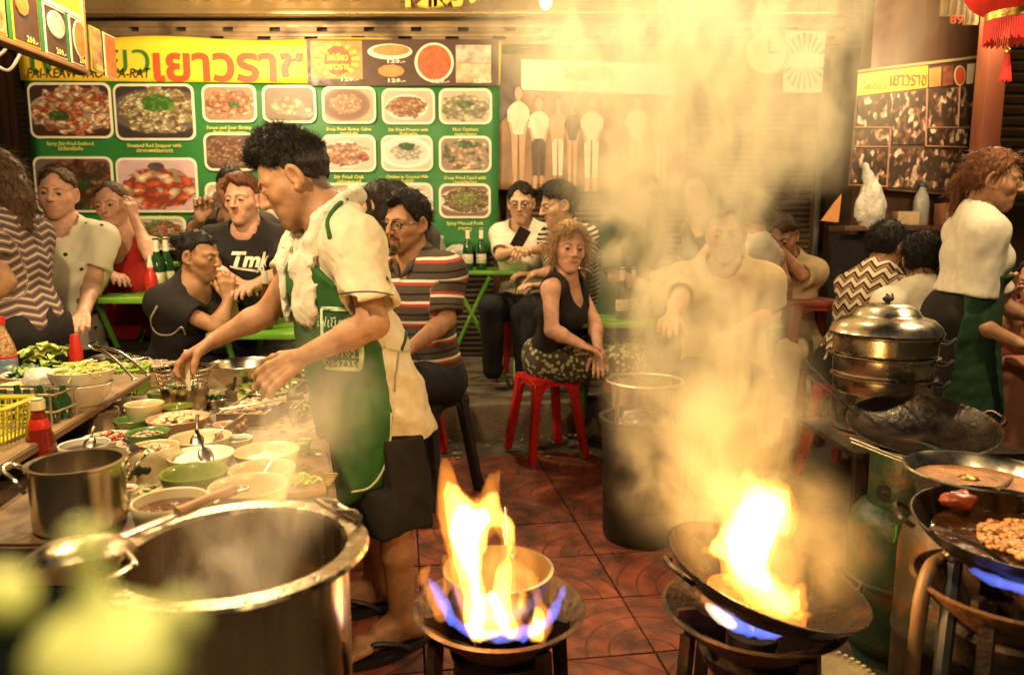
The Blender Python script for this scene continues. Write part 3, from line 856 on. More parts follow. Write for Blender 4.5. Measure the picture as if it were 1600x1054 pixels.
def build_chef():
 Y = 1.95
 J = dict(neck=W(520, 352, 1.96), chest=W(530, 432, 1.99), belly=W(552, 530, 1.99), pelvis=W(588, 628, 1.99),
   shL=W(556, 382, 1.84), elL=W(585, 506, 1.76), wrL=W(470, 558, 1.80),
   shR=W(484, 385, 2.13), elR=W(418, 488, 2.16), wrR=W(335, 531, 2.12),
   hipL=W(600, 650, 1.92), knL=W(618, 815, 1.88), anL=W(628, 948, 1.93),
   hipR=W(572, 645, 2.07), knR=W(585, 800, 2.09), anR=W(588, 905, 2.15))
 J['anL'].z = 0.085; J['anR'].z = 0.085
 hd = Head(W(462, 284, 1.95), -82, 27, 3, size=0.97, lids=0.72, jaw=1.08, gaze=(0, -35), nose=0.97)
 hl = dict(d=W(418, 594, 1.80)-W(470, 558, 1.80), n=Vector((-0.2, 0.75, -0.6)), thumb=-1, curl=0.55, tcurl=0.2, size=0.98, spread=1.0)
 hr = dict(d=W(296, 562, 2.10)-W(335, 531, 2.12), n=Vector((0.25, -0.25, -0.9)), thumb=1, curl=0.75, tcurl=0.6, size=0.98)
 fd = Vector((-0.82, -0.55, 0)); fd2 = Vector((-0.9, -0.3, 0))
 p = Person(J, hd, 'tan', {'L': hl, 'R': hr}, build=0.84, arm=0.86, label='cook in cream polo shirt and green apron bending over the food table')
 p.build_body(h=0.0068, hf=0.0030, buzz=0.85, beard=('stubble', (0.10, 0.05, 0.03)), brow=(0.012, 0.009, 0.007), feet=[foot_prims(J['anL'], fd, 1.0, 0.022), foot_prims(J['anR'], fd2, 1.0, 0.022)])
 p.hair('short', 'black', h=0.0048, seed=5, thick=0.004, n=1900, top=0.026, tl=0.026, tw=0.0024, curl=0.8, front=0.006, low=-0.055, ztuft=0.045)
 # polo shirt
 org = p.org; up, f, sd = p.up, p.fwd, p.side
 hem = J['pelvis']-up*0.03
 def apron_base(P):
  b = p.torso(P, 0.036, 0.05)
  b = smin(b, s_cap(P, J['belly']+f*0.01, J['pelvis']+f*0.01, 0.142, 0.150, f, 0.88), 0.05)
  low = (J['knL']+J['knR'])/2
  b = smin(b, s_cap(P, J['pelvis']+f*0.03, low+f*0.035+Vector((0, 0, 0.04)), 0.160, 0.155, f, 0.80), 0.05)
  return b
 def tuck(P, d):            # cloth under the apron stays inside it
  y = (P-v3(J['pelvis']))@v3(f); z = P[:, 2]; w = np.where(z < J['belly'].z, 0.03+0.16*(J['belly'].z-z), 0.03+0.42*(z-J['belly'].z))
  m = (y > w) & (z < J['chest'].z+0.03) & (z > 0.50)
  d = d.copy()
  if m.any(): d[m] = np.maximum(d[m], apron_base(P[m])+0.010)
  return d
 def shirt_base(P): return smin(p.torso(P, 0.018, 0.05), s_cap(P, J['belly'], J['pelvis']-up*0.08, 0.140, 0.162, f, 0.86), 0.05)
 def shirt(P):
  d = shirt_base(P)
  for q, sl in (('L', 0.80), ('R', 0.72)):
   a, b = J['sh'+q], J['el'+q]; ax = (b-a).normalized(); r = 0.060
   t = s_cap(P, a, a.lerp(b, sl+0.15), r, r+0.014)
   t = smax(t, s_plane(P, a.lerp(b, sl), ax), 0.004)
   t = smax(t, -s_cap(P, a.lerp(b, sl-0.22), a.lerp(b, sl+0.3), r-0.008, r+0.010), 0.004)
   d = smin(d, t, 0.035)
  d = smax(d, -s_plane(P, hem-up*0.055, up+Vector((0.12, 0, 0))), 0.004)
  d = smax(d, -s_cap(P, J['neck']+up*0.14+f*0.05, J['neck']-up*0.0+f*0.03, 0.076, 0.072), 0.006)
  d = smax(d, -s_cap(P, J['neck']+f*0.06, J['neck']+f*0.135-up*0.09, 0.05, 0.02), 0.008)
  fo = np.sin((P@v3(up)-0.55*(P@v3(f)))*46+2.0*wob(P, 6, 3))*np.clip((v3(J['chest'])[2]-P[:, 2])/0.12, 0, 1)
  d = d-0.0045*fo+0.004*wob(P, 15, 8)+0.0065*np.abs(wob(P*np.array((1, 1, 0.55), dtype=np.float32), 13, 21))**0.8+0.003*np.abs(wob(P, 34, 22))-0.004
  return tuck(P, d)
 sh = p.garment('polo_shirt', shirt, M_cream, 0.0058, [J[k] for k in ('neck', 'chest', 'belly', 'pelvis', 'shL', 'shR', 'elL', 'elR')], 0.24, fold=0.0)
 # towel round the neck: a thick rolled strip over both shoulders hanging on the chest
 def towel(P):
  n = J['neck']; back = n-f*0.075+up*0.035
  path = [J['chest']+f*0.104+sd*0.088-up*0.035, J['chest']+f*0.112+sd*0.084+up*0.03, n+f*0.070+sd*0.072+up*0.005, n+sd*0.070+up*0.046-f*0.01, back+sd*0.03+up*0.028, back-sd*0.03+up*0.028, n-sd*0.070+up*0.042-f*0.01, n-sd*0.070+f*0.065-up*0.01, J['chest']+f*0.124-sd*0.075+up*0.04, J['chest']+f*0.140-sd*0.066-up*0.05]
  path = catmull(path, 3)
  path = path[4:-4]
  d = s_chain(P, path, [0.016+0.004*math.sin(i*1.7) for i in range(len(path))], 0.012)
  d2 = s_chain(P, [q+up*0.016+sd*0.005 for q in path[2:-2]], [0.012]*(len(path)-4), 0.008)
  d = smin(d, d2, 0.006)
  for sg in (1, -1): d = smin(d, s_chain(P, [n+f*0.060+sd*sg*0.072+up*0.015, J['chest']+f*0.118+sd*sg*0.076+up*0.045, J['chest']+f*0.136+sd*sg*0.076-up*0.055], [0.024, 0.036, 0.042], 0.01, f+sd*sg*0.45, 0.30), 0.005)
  return d+0.0035*wob(P*np.array((1, 1, 0.35), dtype=np.float32), 70, 4)+0.0016*wob(P, 210, 6)
 p.garment('towel', towel, M_towel, 0.0055, [J['neck'], J['chest'], J['shL'], J['shR'], W(506, 470, 1.80)], 0.15, fold=0.0)
 # collar: two flaps lying on the neck opening
 def collar(P):
  d = s_cap(P, J['neck']+f*0.085+sd*0.025-up*0.04, J['neck']+sd*0.085+up*0.03+f*0.02, 0.03, 0.026, f+sd, 0.35)
  return d+0.002*wob(P, 40, 3)
 p.garment('collar', collar, M_cream, 0.005, [J['neck']], 0.18, fold=0.0)
 # shorts
 def shorts(P):
  d = s_cap(P, J['pelvis']+sd*0.045, J['pelvis']-sd*0.045, 0.118, 0.118, f, 0.86)
  d = smax(d, s_plane(P, J['pelvis']+up*0.03, up), 0.004)
  for q in 'LR':
   e = J['kn'+q]+Vector((0, 0, -0.02)); ax = (J['kn'+q]-J['hip'+q])
   l = s_cap(P, J['hip'+q]+Vector((0, 0, 0.02)), e, 0.100, 0.098)
   l = smax(l, s_plane(P, e, ax), 0.004); d = smin(d, l, 0.03)
   d = smax(d, -s_cap(P, J['hip'+q].lerp(J['kn'+q], 0.8), e-Vector((0, 0, 0.2)), 0.070, 0.074), 0.004)
  fo = np.sin(np.arctan2(P[:, 1]-2.0, P[:, 0]+0.36)*9+P[:, 2]*5+2*wob(P, 5, 2))
  d = tuck(P, d-0.006*fo+0.004*wob(P, 18, 5))
  m = P[:, 2] > J['pelvis'].z-0.06
  if m.any(): d[m] = np.maximum(d[m], shirt_base(P[m])+0.016)
  return d
 p.garment('shorts', shorts, M_blackshort, 0.009, [J[k] for k in ('pelvis', 'hipL', 'hipR', 'knL', 'knR')], 0.2, fold=0.0)
 # apron: shell round the front of chest, belly and thighs, hanging free below the waist
 def apron(P):
  b = apron_base(P)
  d = b-0.006
  Q = P-v3(J['pelvis']); x = Q@v3(sd); y = Q@v3(f); z = P[:, 2]
  zb = J['belly'].z; zc = J['chest'].z
  wrap = np.where(z < zb, 0.005+0.16*(zb-z), 0.005+0.42*(z-zb))
  d = smax(d, wrap-y, 0.006)
  d = smax(d, z-(zc+0.045), 0.004)
  bw = 0.30-np.clip((z-zb)/(zc-zb), 0, 1.3)*0.19
  d = smax(d, np.abs(x)-bw, 0.006)
  d = smax(d, 0.455+0.9*np.clip(np.abs(x-0.02)-0.07, 0, 1)-z, 0.02)
  fo = np.sin(x*48+2*wob(P, 7, 5)+(z-zb)*5)*np.clip((zb-z)/0.2, 0, 1)
  return d+0.0045*fo+0.002*wob(P, 24, 7)+0.006*np.abs(wob(P*np.array((1, 1, 0.5), dtype=np.float32), 10, 31))**0.8
 ap = p.garment('apron', apron, M_green_apron, 0.0058, [J[k] for k in ('chest', 'belly', 'pelvis', 'knL', 'knR')], 0.30, fold=0.0)
 # straps and strings laid on the cloth
 def on_cloth(o, pts, r, m, name, off=0.002): return cloth_line(p, o, pts, r, m, name, off)
 on_cloth(sh, [(530, 459), (556, 456), (585, 456), (614, 461)], 0.0016, M_navy, 'sleeve_piping', 0.0008)
 on_cloth(sh, [(516, 372), (513, 345), (527, 322), (545, 310)], 0.0065, M_green_apron, 'neck_strap', 0.001)
 on_cloth(sh, [(600, 543), (625, 548), (648, 543), (664, 538)], 0.003, M_string, 'waist_string')
 on_cloth(sh, [(626, 548), (634, 520), (632, 480), (624, 455)], 0.005, M_green_apron, 'side_strap')
 on_cloth(sh, [(622, 550), (619, 580), (616, 612)], 0.0028, M_string, 'string_end', 0.004)
 on_cloth(ap, [(608, 560), (611, 620), (610, 680), (600, 730), (578, 760), (550, 768)], 0.0032, M_string, 'edge_binding', 0.001)
 # print on the apron: a pale block with two rows of digits
 z = (W(0, 0, 0.0)-W(520, 545, 1.8)); zdir = Vector((-0.45, -1.0, 0.1)).normalized()
 bm = bmesh.new()
 for sgx in ((-0.5, 0.04), (0.5, 0.04)): b_box(bm, (sgx[0]*0.095, 0, 0), (0.010, 0.150, 0.0006))
 for y in (-0.075, 0.075): b_box(bm, (0, y, 0), (0.095, 0.010, 0.0006))
 me = bpy.data.meshes.new('print_border'); bm.to_mesh(me); bm.free()
 cz = W(522, 530, 1.80)
 decal(me, ap, frame_at(cz, zdir), 0.0035, 'print_border', M_print, p.o, org)
 decal(text_mesh('2591023\n2047350', 0.026, 0.0, 1, align='CENTER'), ap, frame_at(W(526, 562, 1.8), zdir), 0.0035, 'lettering', M_print, p.o, org)
 decal(text_mesh('ไฟเขียว', 0.034, 0.0, 1), ap, frame_at(W(510, 505, 1.8), zdir), 0.0035, 'lettering', M_print, p.o, org)
 # pale binding along the apron edge
 # sandals
 for an, d, z in ((J['anL'], fd, 0), (J['anR'], fd2, 0)):
  d = d.normalized(); s2 = Vector((-d.y, d.x, 0)); g = Vector((an.x, an.y, 0))
  bm = bmesh.new()
  poly = []
  for k in range(28):
   a = 2*math.pi*k/28; y = math.cos(a); x = math.sin(a)
   L = 0.142*y+0.048; wd = 0.046*(1+0.22*y)*(1-0.12*math.cos(2*a)) * (0.92 if y < 0 else 1.0)
   poly.append((L, x*wd))
  Mf = Matrix((d, s2, Vector((0, 0, 1)))).transposed().to_4x4(); Mf.translation = g-org
  b_prism(bm, poly, 0.002, 0.022, Mf, bevel=0.004)
  toe = g+d*0.135+s2*0.018+Vector((0, 0, 0.03))
  for sg in (1, -1):
   b_tube(bm, [q-org for q in catmull([toe, g+d*0.10+s2*(0.012+0.022*sg)+Vector((0, 0, 0.058)), g+d*0.045+s2*0.052*sg+Vector((0, 0, 0.05)), g-d*0.0+s2*0.046*sg+Vector((0, 0, 0.02))], 5)], 0.0075, 6)
  bm_obj('sandal', bm, M_rubber, p.o)
 return p
chef = build_chef()
print('chef', round(time.time()-T0, 1))
# ================================================================ the setting
ROT = math.radians(8.5)                                # the street runs a little askew to the view
SU = Vector((math.cos(ROT), math.sin(ROT), 0)); SV = Vector((-math.sin(ROT), math.cos(ROT), 0))
def S2(a, b, z=0.0): return SU*a+SV*b+Vector((0, 0, z))
def sab(p): return (p.x*SU.x+p.y*SU.y, p.x*SV.x+p.y*SV.y)
M_asphalt = mat('asphalt', (0.060, 0.050, 0.040), rough=0.8, var=0.35, vscale=9, bump=0.9, bscale=150, col2=(0.11, 0.085, 0.06), c2scale=60, c2lo=0.55, c2hi=0.7)
bm = bmesh.new()
g = 40
bmesh.ops.create_grid(bm, x_segments=4, y_segments=4, size=60)
for v in bm.verts: v.co.z = -0.012
tag(bm_obj('street', bm, M_asphalt, smooth=False), kind='structure')
# red relief paving: every tile on its own
def tile_mat(name, tint):
 if name in MATS: return MATS[name]
 m, nt, out = nt_new(name); MATS[name] = m
 b = N(nt, 'ShaderNodeBsdfPrincipled'); nt.links.new(b.outputs[0], out.inputs[0])
 tc = N(nt, 'ShaderNodeTexCoord')
 off = N(nt, 'ShaderNodeVectorMath', operation='ADD'); off.inputs[1].default_value = (0.16, 0.16, 0); nt.links.new(tc.outputs['Object'], off.inputs[0])
 ln = N(nt, 'ShaderNodeVectorMath', operation='LENGTH'); nt.links.new(off.outputs[0], ln.inputs[0])
 ml = N(nt, 'ShaderNodeMath', operation='MULTIPLY', i_1=2*math.pi/0.064); nt.links.new(ln.outputs['Value'], ml.inputs[0])
 sn = N(nt, 'ShaderNodeMath', operation='COSINE'); nt.links.new(ml.outputs[0], sn.inputs[0])
 gr = N(nt, 'ShaderNodeMapRange'); gr.inputs['From Min'].default_value = 0.90; gr.inputs['From Max'].default_value = 0.99; nt.links.new(sn.outputs[0], gr.inputs['Value'])
 oi = N(nt, 'ShaderNodeObjectInfo')
 ad = N(nt, 'ShaderNodeVectorMath', operation='ADD'); nt.links.new(tc.outputs['Object'], ad.inputs[0]); nt.links.new(oi.outputs['Location'], ad.inputs[1])
 n1 = N(nt, 'ShaderNodeTexNoise'); n1.inputs['Scale'].default_value = 9; n1.inputs['Detail'].default_value = 7; nt.links.new(ad.outputs[0], n1.inputs['Vector'])
 cr = N(nt, 'ShaderNodeValToRGB'); nt.links.new(n1.outputs[0], cr.inputs[0])
 e = cr.color_ramp.elements; e[0].position = 0.32; e[0].color = rgba((0.055*tint, 0.017*tint, 0.010*tint)); e[1].position = 0.70; e[1].color = rgba((0.30*tint, 0.066*tint, 0.026*tint))
 mx = N(nt, 'ShaderNodeMix', data_type='RGBA'); nt.links.new(gr.outputs[0], mx.inputs[0]); nt.links.new(cr.outputs[0], mx.inputs[6]); mx.inputs[7].default_value = rgba((0.085, 0.024, 0.012))
 rn = N(nt, 'ShaderNodeMapRange'); rn.inputs['To Min'].default_value = 0.75; rn.inputs['To Max'].default_value = 1.2; nt.links.new(oi.outputs['Random'], rn.inputs['Value'])
 sc_ = N(nt, 'ShaderNodeVectorMath', operation='SCALE'); nt.links.new(mx.outputs[2], sc_.inputs[0]); nt.links.new(rn.outputs[0], sc_.inputs['Scale'])
 nt.links.new(sc_.outputs[0], b.inputs['Base Color'])
 n2 = N(nt, 'ShaderNodeTexNoise'); n2.inputs['Scale'].default_value = 22; n2.inputs['Detail'].default_value = 6; nt.links.new(ad.outputs[0], n2.inputs['Vector'])
 rr = N(nt, 'ShaderNodeMapRange'); rr.inputs['From Min'].default_value = 0.35; rr.inputs['From Max'].default_value = 0.65; rr.inputs['To Min'].default_value = 0.5; rr.inputs['To Max'].default_value = 0.9
 nt.links.new(n2.outputs[0], rr.inputs['Value']); nt.links.new(rr.outputs[0], b.inputs['Roughness'])
 hs = N(nt, 'ShaderNodeMath', operation='SUBTRACT'); nt.links.new(n2.outputs[0], hs.inputs[0]); nt.links.new(gr.outputs[0], hs.inputs[1])
 bp = N(nt, 'ShaderNodeBump'); bp.inputs['Strength'].default_value = 0.5; bp.inputs['Distance'].default_value = 0.004; nt.links.new(hs.outputs[0], bp.inputs['Height']); nt.links.new(bp.outputs[0], b.inputs['Normal'])
 return m
M_tile = tile_mat('red_paving', 1.0)
pave = bpy.data.objects.new('pavement', None); COL.objects.link(pave); tag(pave, kind='structure')
bm = bmesh.new(); b_box(bm, (0, 0, -0.011), (0.314, 0.314, 0.022), bevel=0.003)
tile_me = bpy.data.meshes.new('paving_tile'); bm.to_mesh(tile_me); bm.free(); tile_me.materials.append(M_tile)
e0 = Wz(872, 690, 0); e1 = Wz(1092, 1025, 0)
def edge_x(y): return e0.x+(e1.x-e0.x)*(y-e0.y)/(e1.y-e0.y)
TS = 0.32; K0 = Wz(735, 687, 0)
kb = sab(K0)[1]
o_a, o_b = sab(Wz(818, 942, 0))
tr = random.Random(3)
for i in range(-9, 12):
 for j in range(-4, 8):
  a, b = o_a+(i+0.5)*TS, o_b+(j+0.5)*TS
  if b+TS/2 > kb+0.02: continue
  p = S2(a, b)
  if p.y < 1.05 or p.x > edge_x(p.y)+0.06 or p.x < -2.2: continue
  o = bpy.data.objects.new('paving_tile', tile_me); link(o, pave)
  o.location = (p.x, p.y, tr.uniform(-0.003, 0.0)); o.rotation_euler = (tr.uniform(-0.004, 0.004), tr.uniform(-0.004, 0.004), ROT+math.pi/2*(((i+j) % 2)*1+((i//2) % 2)*2))
# kerb stones and the raised footway
M_conc = mat('concrete', (0.20, 0.155, 0.105), rough=0.85, var=0.35, vscale=5, bump=0.8, bscale=70, col2=(0.09, 0.065, 0.045), c2scale=4)
KZ = 0.20
kerb = bpy.data.objects.new('kerb', None); COL.objects.link(kerb); tag(kerb, kind='structure')
for i in range(-4, 6):
 bm = bmesh.new(); b_box(bm, (0, 0, 0), (0.985, 0.16, KZ+0.02), bevel=0.014)
 for v in bm.verts: v.co += Vector((0, 0, 0)) + Vector(mnoise.noise_vector(v.co*3+Vector((i*3.1, 0, 0))))*0.008
 o = bm_obj('kerb_stone', bm, M_conc, kerb); p = S2(sab(K0)[0]+(i+0.3)*1.0, kb+0.08); o.location = (p.x, p.y, (KZ-0.02)/2+0.004); o.rotation_euler = (0, 0, ROT)
bm = bmesh.new()
c = [S2(-6, kb+0.165), S2(7, kb+0.165), S2(7, kb+4), S2(-6, kb+4)]
b_prism(bm, [(q.x, q.y) for q in c], -0.01, KZ)
tag(bm_obj('sidewalk', bm, M_conc, smooth=False), kind='structure')
# rubble and scraps against the kerb
M_scrap = mat('scrap', (0.22, 0.15, 0.09), rough=0.9, var=0.5, vscale=30)
bm = bmesh.new(); sr = random.Random(11)
for k in range(110):
 a = sab(K0)[0]+sr.uniform(-0.6, 1.9); b = kb-abs(sr.gauss(0, 0.16))-0.01
 p = S2(a, b); s = sr.uniform(0.004, 0.016)
 b_ball(bm, (p.x, p.y, s*0.5), (s*sr.uniform(0.7, 1.8), s, s*0.6), 6, 4)
tag(bm_obj('litter', bm, M_scrap), 'small crumbs of grit along the kerb edge', 'litter', kind='stuff')
# ---------------- back wall: roller shutters between posts, beam, fascia
YW = 5.75
M_shut = mat('brown_shutter', (0.10, 0.062, 0.034), rough=0.45, metal=0.25, var=0.3, vscale=3, bump=0.15, bscale=40, col2=(0.05, 0.032, 0.02), c2scale=2.5)
M_shut2 = mat('dark_shutter', (0.05, 0.034, 0.022), rough=0.5, metal=0.2, var=0.3, vscale=3)
M_wood = mat('brown_wood', (0.085, 0.035, 0.016), rough=0.5, var=0.35, vscale=6, bump=0.2, bscale=30, stretch=(1, 1, 0.15))
M_redwood = mat('red_brown_post', (0.16, 0.042, 0.018), rough=0.45, var=0.3, vscale=6, stretch=(1, 1, 0.2))
def shutter(name, x0, x1, y, z0, z1, m, label, pitch=0.042, group=None):
 r = root(name, ((x0+x1)/2, y, z0), label, 'shutter', group)
 bm = bmesh.new(); n = int((z1-z0)/pitch); prev = None
 prof = []
 for k in range(n):
  for t, dy in ((0.0, 0.0), (0.12, 0.010), (0.45, 0.016), (0.82, 0.012), (0.93, 0.0)): prof.append((k*pitch+t*pitch, -dy))
 w = (x1-x0)/2
 for (z, dy) in prof:
  a = bm.verts.new((-w, dy, z)); b = bm.verts.new((w, dy, z))
  if prev: bm.faces.new((prev[0], prev[1], b, a))
  prev = (a, b)
 bm_obj('curtain', bm, m, r, sharp=25)
 for sx in (-1, 1): bm = bmesh.new(); b_box(bm, (sx*(w+0.02), -0.01, (z1-z0)/2), (0.05, 0.06, z1-z0), bevel=0.004); bm_obj('guide_rail', bm, MATS['brown_wood'], r)
 return r
ZT = 2.52
shutter('roller_shutter', -4.6, W(40, 300, YW).x-0.1, YW, KZ, ZT, M_shut2, 'dark roller shutter at the far end beside the menu banner')
shutter('roller_shutter', W(40, 300, YW).x, W(772, 300, YW).x, YW, KZ, ZT, M_shut2, 'dark roller shutter hidden behind the green menu banner')
shutter('roller_shutter', W(800, 300, YW).x, W(1268, 300, YW).x, YW, KZ, ZT, M_shut, 'brown roller shutter behind the smoke and group photo banner')
# wall above and behind
M_plaster = mat('dingy_plaster', (0.16, 0.105, 0.055), rough=0.8, var=0.3, vscale=3, col2=(0.09, 0.05, 0.028), c2scale=2)
bm = bmesh.new(); b_box(bm, (0.0, YW+0.2, 2.2), (12, 0.2, 4.4)); 
tag(bm_obj('shop_wall', bm, M_plaster, smooth=False), 'dingy brown shop wall behind the shutters and banners', 'wall')
# slotted steel beam over the shutters
M_steel = mat('aged_steel_beam', (0.22, 0.15, 0.08), rough=0.45, metal=0.5, var=0.3, vscale=5, col2=(0.07, 0.042, 0.025), c2scale=3)
M_dark = mat('near_black', (0.012, 0.009, 0.007), rough=0.7, var=0.2)
bx0, bx1 = -4.4, 3.0
r = root('slotted_beam', (0, YW-0.25, 2.50), 'horizontal steel beam with dark slots running above the green menu banner', 'beam')
bm = bmesh.new()
for (z0, z1) in ((0.0, 0.028), (0.052, 0.085), (0.115, 0.155)): b_box(bm, ((bx0+bx1)/2, 0, (z0+z1)/2), (bx1-bx0, 0.06, z1-z0), bevel=0.004)
bm_obj('flange', bm, M_steel, r)
bm = bmesh.new()
xx = bx0
while xx < bx1:
 b_box(bm, (xx+0.12, 0.004, 0.040), (0.24, 0.05, 0.024)); xx += 0.335
xx = bx0
while xx < bx1:
 b_box(bm, (xx+0.20, 0.004, 0.100), (0.26, 0.05, 0.030)); xx += 0.335
bm_obj('web', bm, M_steel, r)
bm = bmesh.new(); b_box(bm, ((bx0+bx1)/2, 0.045, 0.08), (bx1-bx0, 0.02, 0.17)); bm_obj('backing', bm, M_dark, r)
# fascia with the yellow shop lettering, only its foot in view
M_fascia = mat('bronze_fascia', (0.30, 0.20, 0.085), rough=0.32, metal=0.55, var=0.25, vscale=2, bump=0.05, bscale=20)
r = root('shop_sign', (0, YW-0.33, 2.67), 'bronze shop fascia with big yellow letters along the top edge', 'sign')
bm = bmesh.new(); b_box(bm, (0, 0, 0.42), (8.4, 0.05, 0.84)); b_box(bm, (0, -0.04, 0.02), (8.4, 0.05, 0.035), bevel=0.006); bm_obj('board', bm, M_fascia, r)
M_ylet = mat('yellow_letters', (0.72, 0.52, 0.08), rough=0.4, var=0.1)
me = text_mesh('กระเพาะปลา', 0.40, 0.02, 3, bold=0.008, shear=0.15, space=1.1); me.materials.append(M_ylet)
o = bpy.data.objects.new('lettering', me); link(o, r); o.rotation_euler = (math.pi/2, 0, 0)
lz = W(500, 18, YW-0.38).z
o.location = (W(520, 0, YW-0.38).x, -0.07, lz-2.67+0.20)
for cc_, px in (('粿', 660), ('條', 705)):
 me = text_mesh(cc_, 0.36, 0.02, 2, bold=0.006); me.materials.append(M_ylet)
 o = bpy.data.objects.new('lettering', me); link(o, r); o.rotation_euler = (math.pi/2, 0, 0); o.location = (W(px, 0, YW-0.38).x, -0.07, lz-2.67+0.16)
# right-hand part: brown wall pillar, posts, louvres
bm = bmesh.new(); b_box(bm, (0, 0, 1.45), (0.9, 0.16, 2.9), bevel=0.006)
o = tag(bm_obj('wall_pier', bm, M_wood), 'brown timber wall pier carrying the collage poster', 'pier'); o.location = (W(1430, 300, 5.2).x, 5.1, 0.0)
bm = bmesh.new(); b_box(bm, (0, 0, 1.45), (0.11, 0.11, 2.9), bevel=0.008)
o = tag(bm_obj('wooden_post', bm, M_redwood), 'red-brown timber post beside the dark louvred shutter', 'post'); o.location = (W(1538, 230, 4.3).x, 4.3, 0)
r = root('louvred_shutter', (W(1640, 200, 4.45).x, 4.45, 1.35), 'dark louvred shutter near the red lantern', 'shutter')
for k in range(22): bm = bmesh.new(); b_box(bm, (0, 0, 0.03+k*0.062), (0.62, 0.05, 0.012), rot=Matrix.Rotation(math.radians(-35), 3, 'X')); bm_obj('slat', bm, mat('louvre_metal', (0.13, 0.075, 0.035), rough=0.4, metal=0.4), r)
bm = bmesh.new(); b_box(bm, (0, 0.05, 0.7), (0.66, 0.02, 1.45)); bm_obj('backing', bm, M_dark, r)
for x in (-0.33, 0.33): bm = bmesh.new(); b_box(bm, (x, 0, 0.7), (0.03, 0.07, 1.45)); bm_obj('stile', bm, M_dark, r)
# low shelf wall at the right carrying bag, bottle and boxes
r = root('wall_shelf', (W(1420, 365, 4.95).x, 4.92, 0.0), 'dark timber shelf below the collage poster', 'shelf')
zs = W(1420, 352, 4.85).z
bm = bmesh.new(); b_box(bm, (0, 0, zs-0.02), (1.0, 0.26, 0.035), bevel=0.005); bm_obj('board', bm, M_wood, r)
bm = bmesh.new(); b_box(bm, (0, 0.06, zs/2-0.03), (0.95, 0.12, zs-0.06)); bm_obj('cabinet', bm, M_dark, r)
bm = bmesh.new(); b_box(bm, (0, 0, 1.2), (0.035, 0.035, 2.4), bevel=0.004)
o = tag(bm_obj('steel_pipe', bm, mat('grey_pipe', (0.22, 0.20, 0.17), rough=0.4, metal=0.6)), 'thin grey upright pipe at the end of the brown shutter', 'pipe'); o.location = (W(1278, 300, YW-0.12).x, YW-0.12, 0.1)
print('setting', round(time.time()-T0, 1))
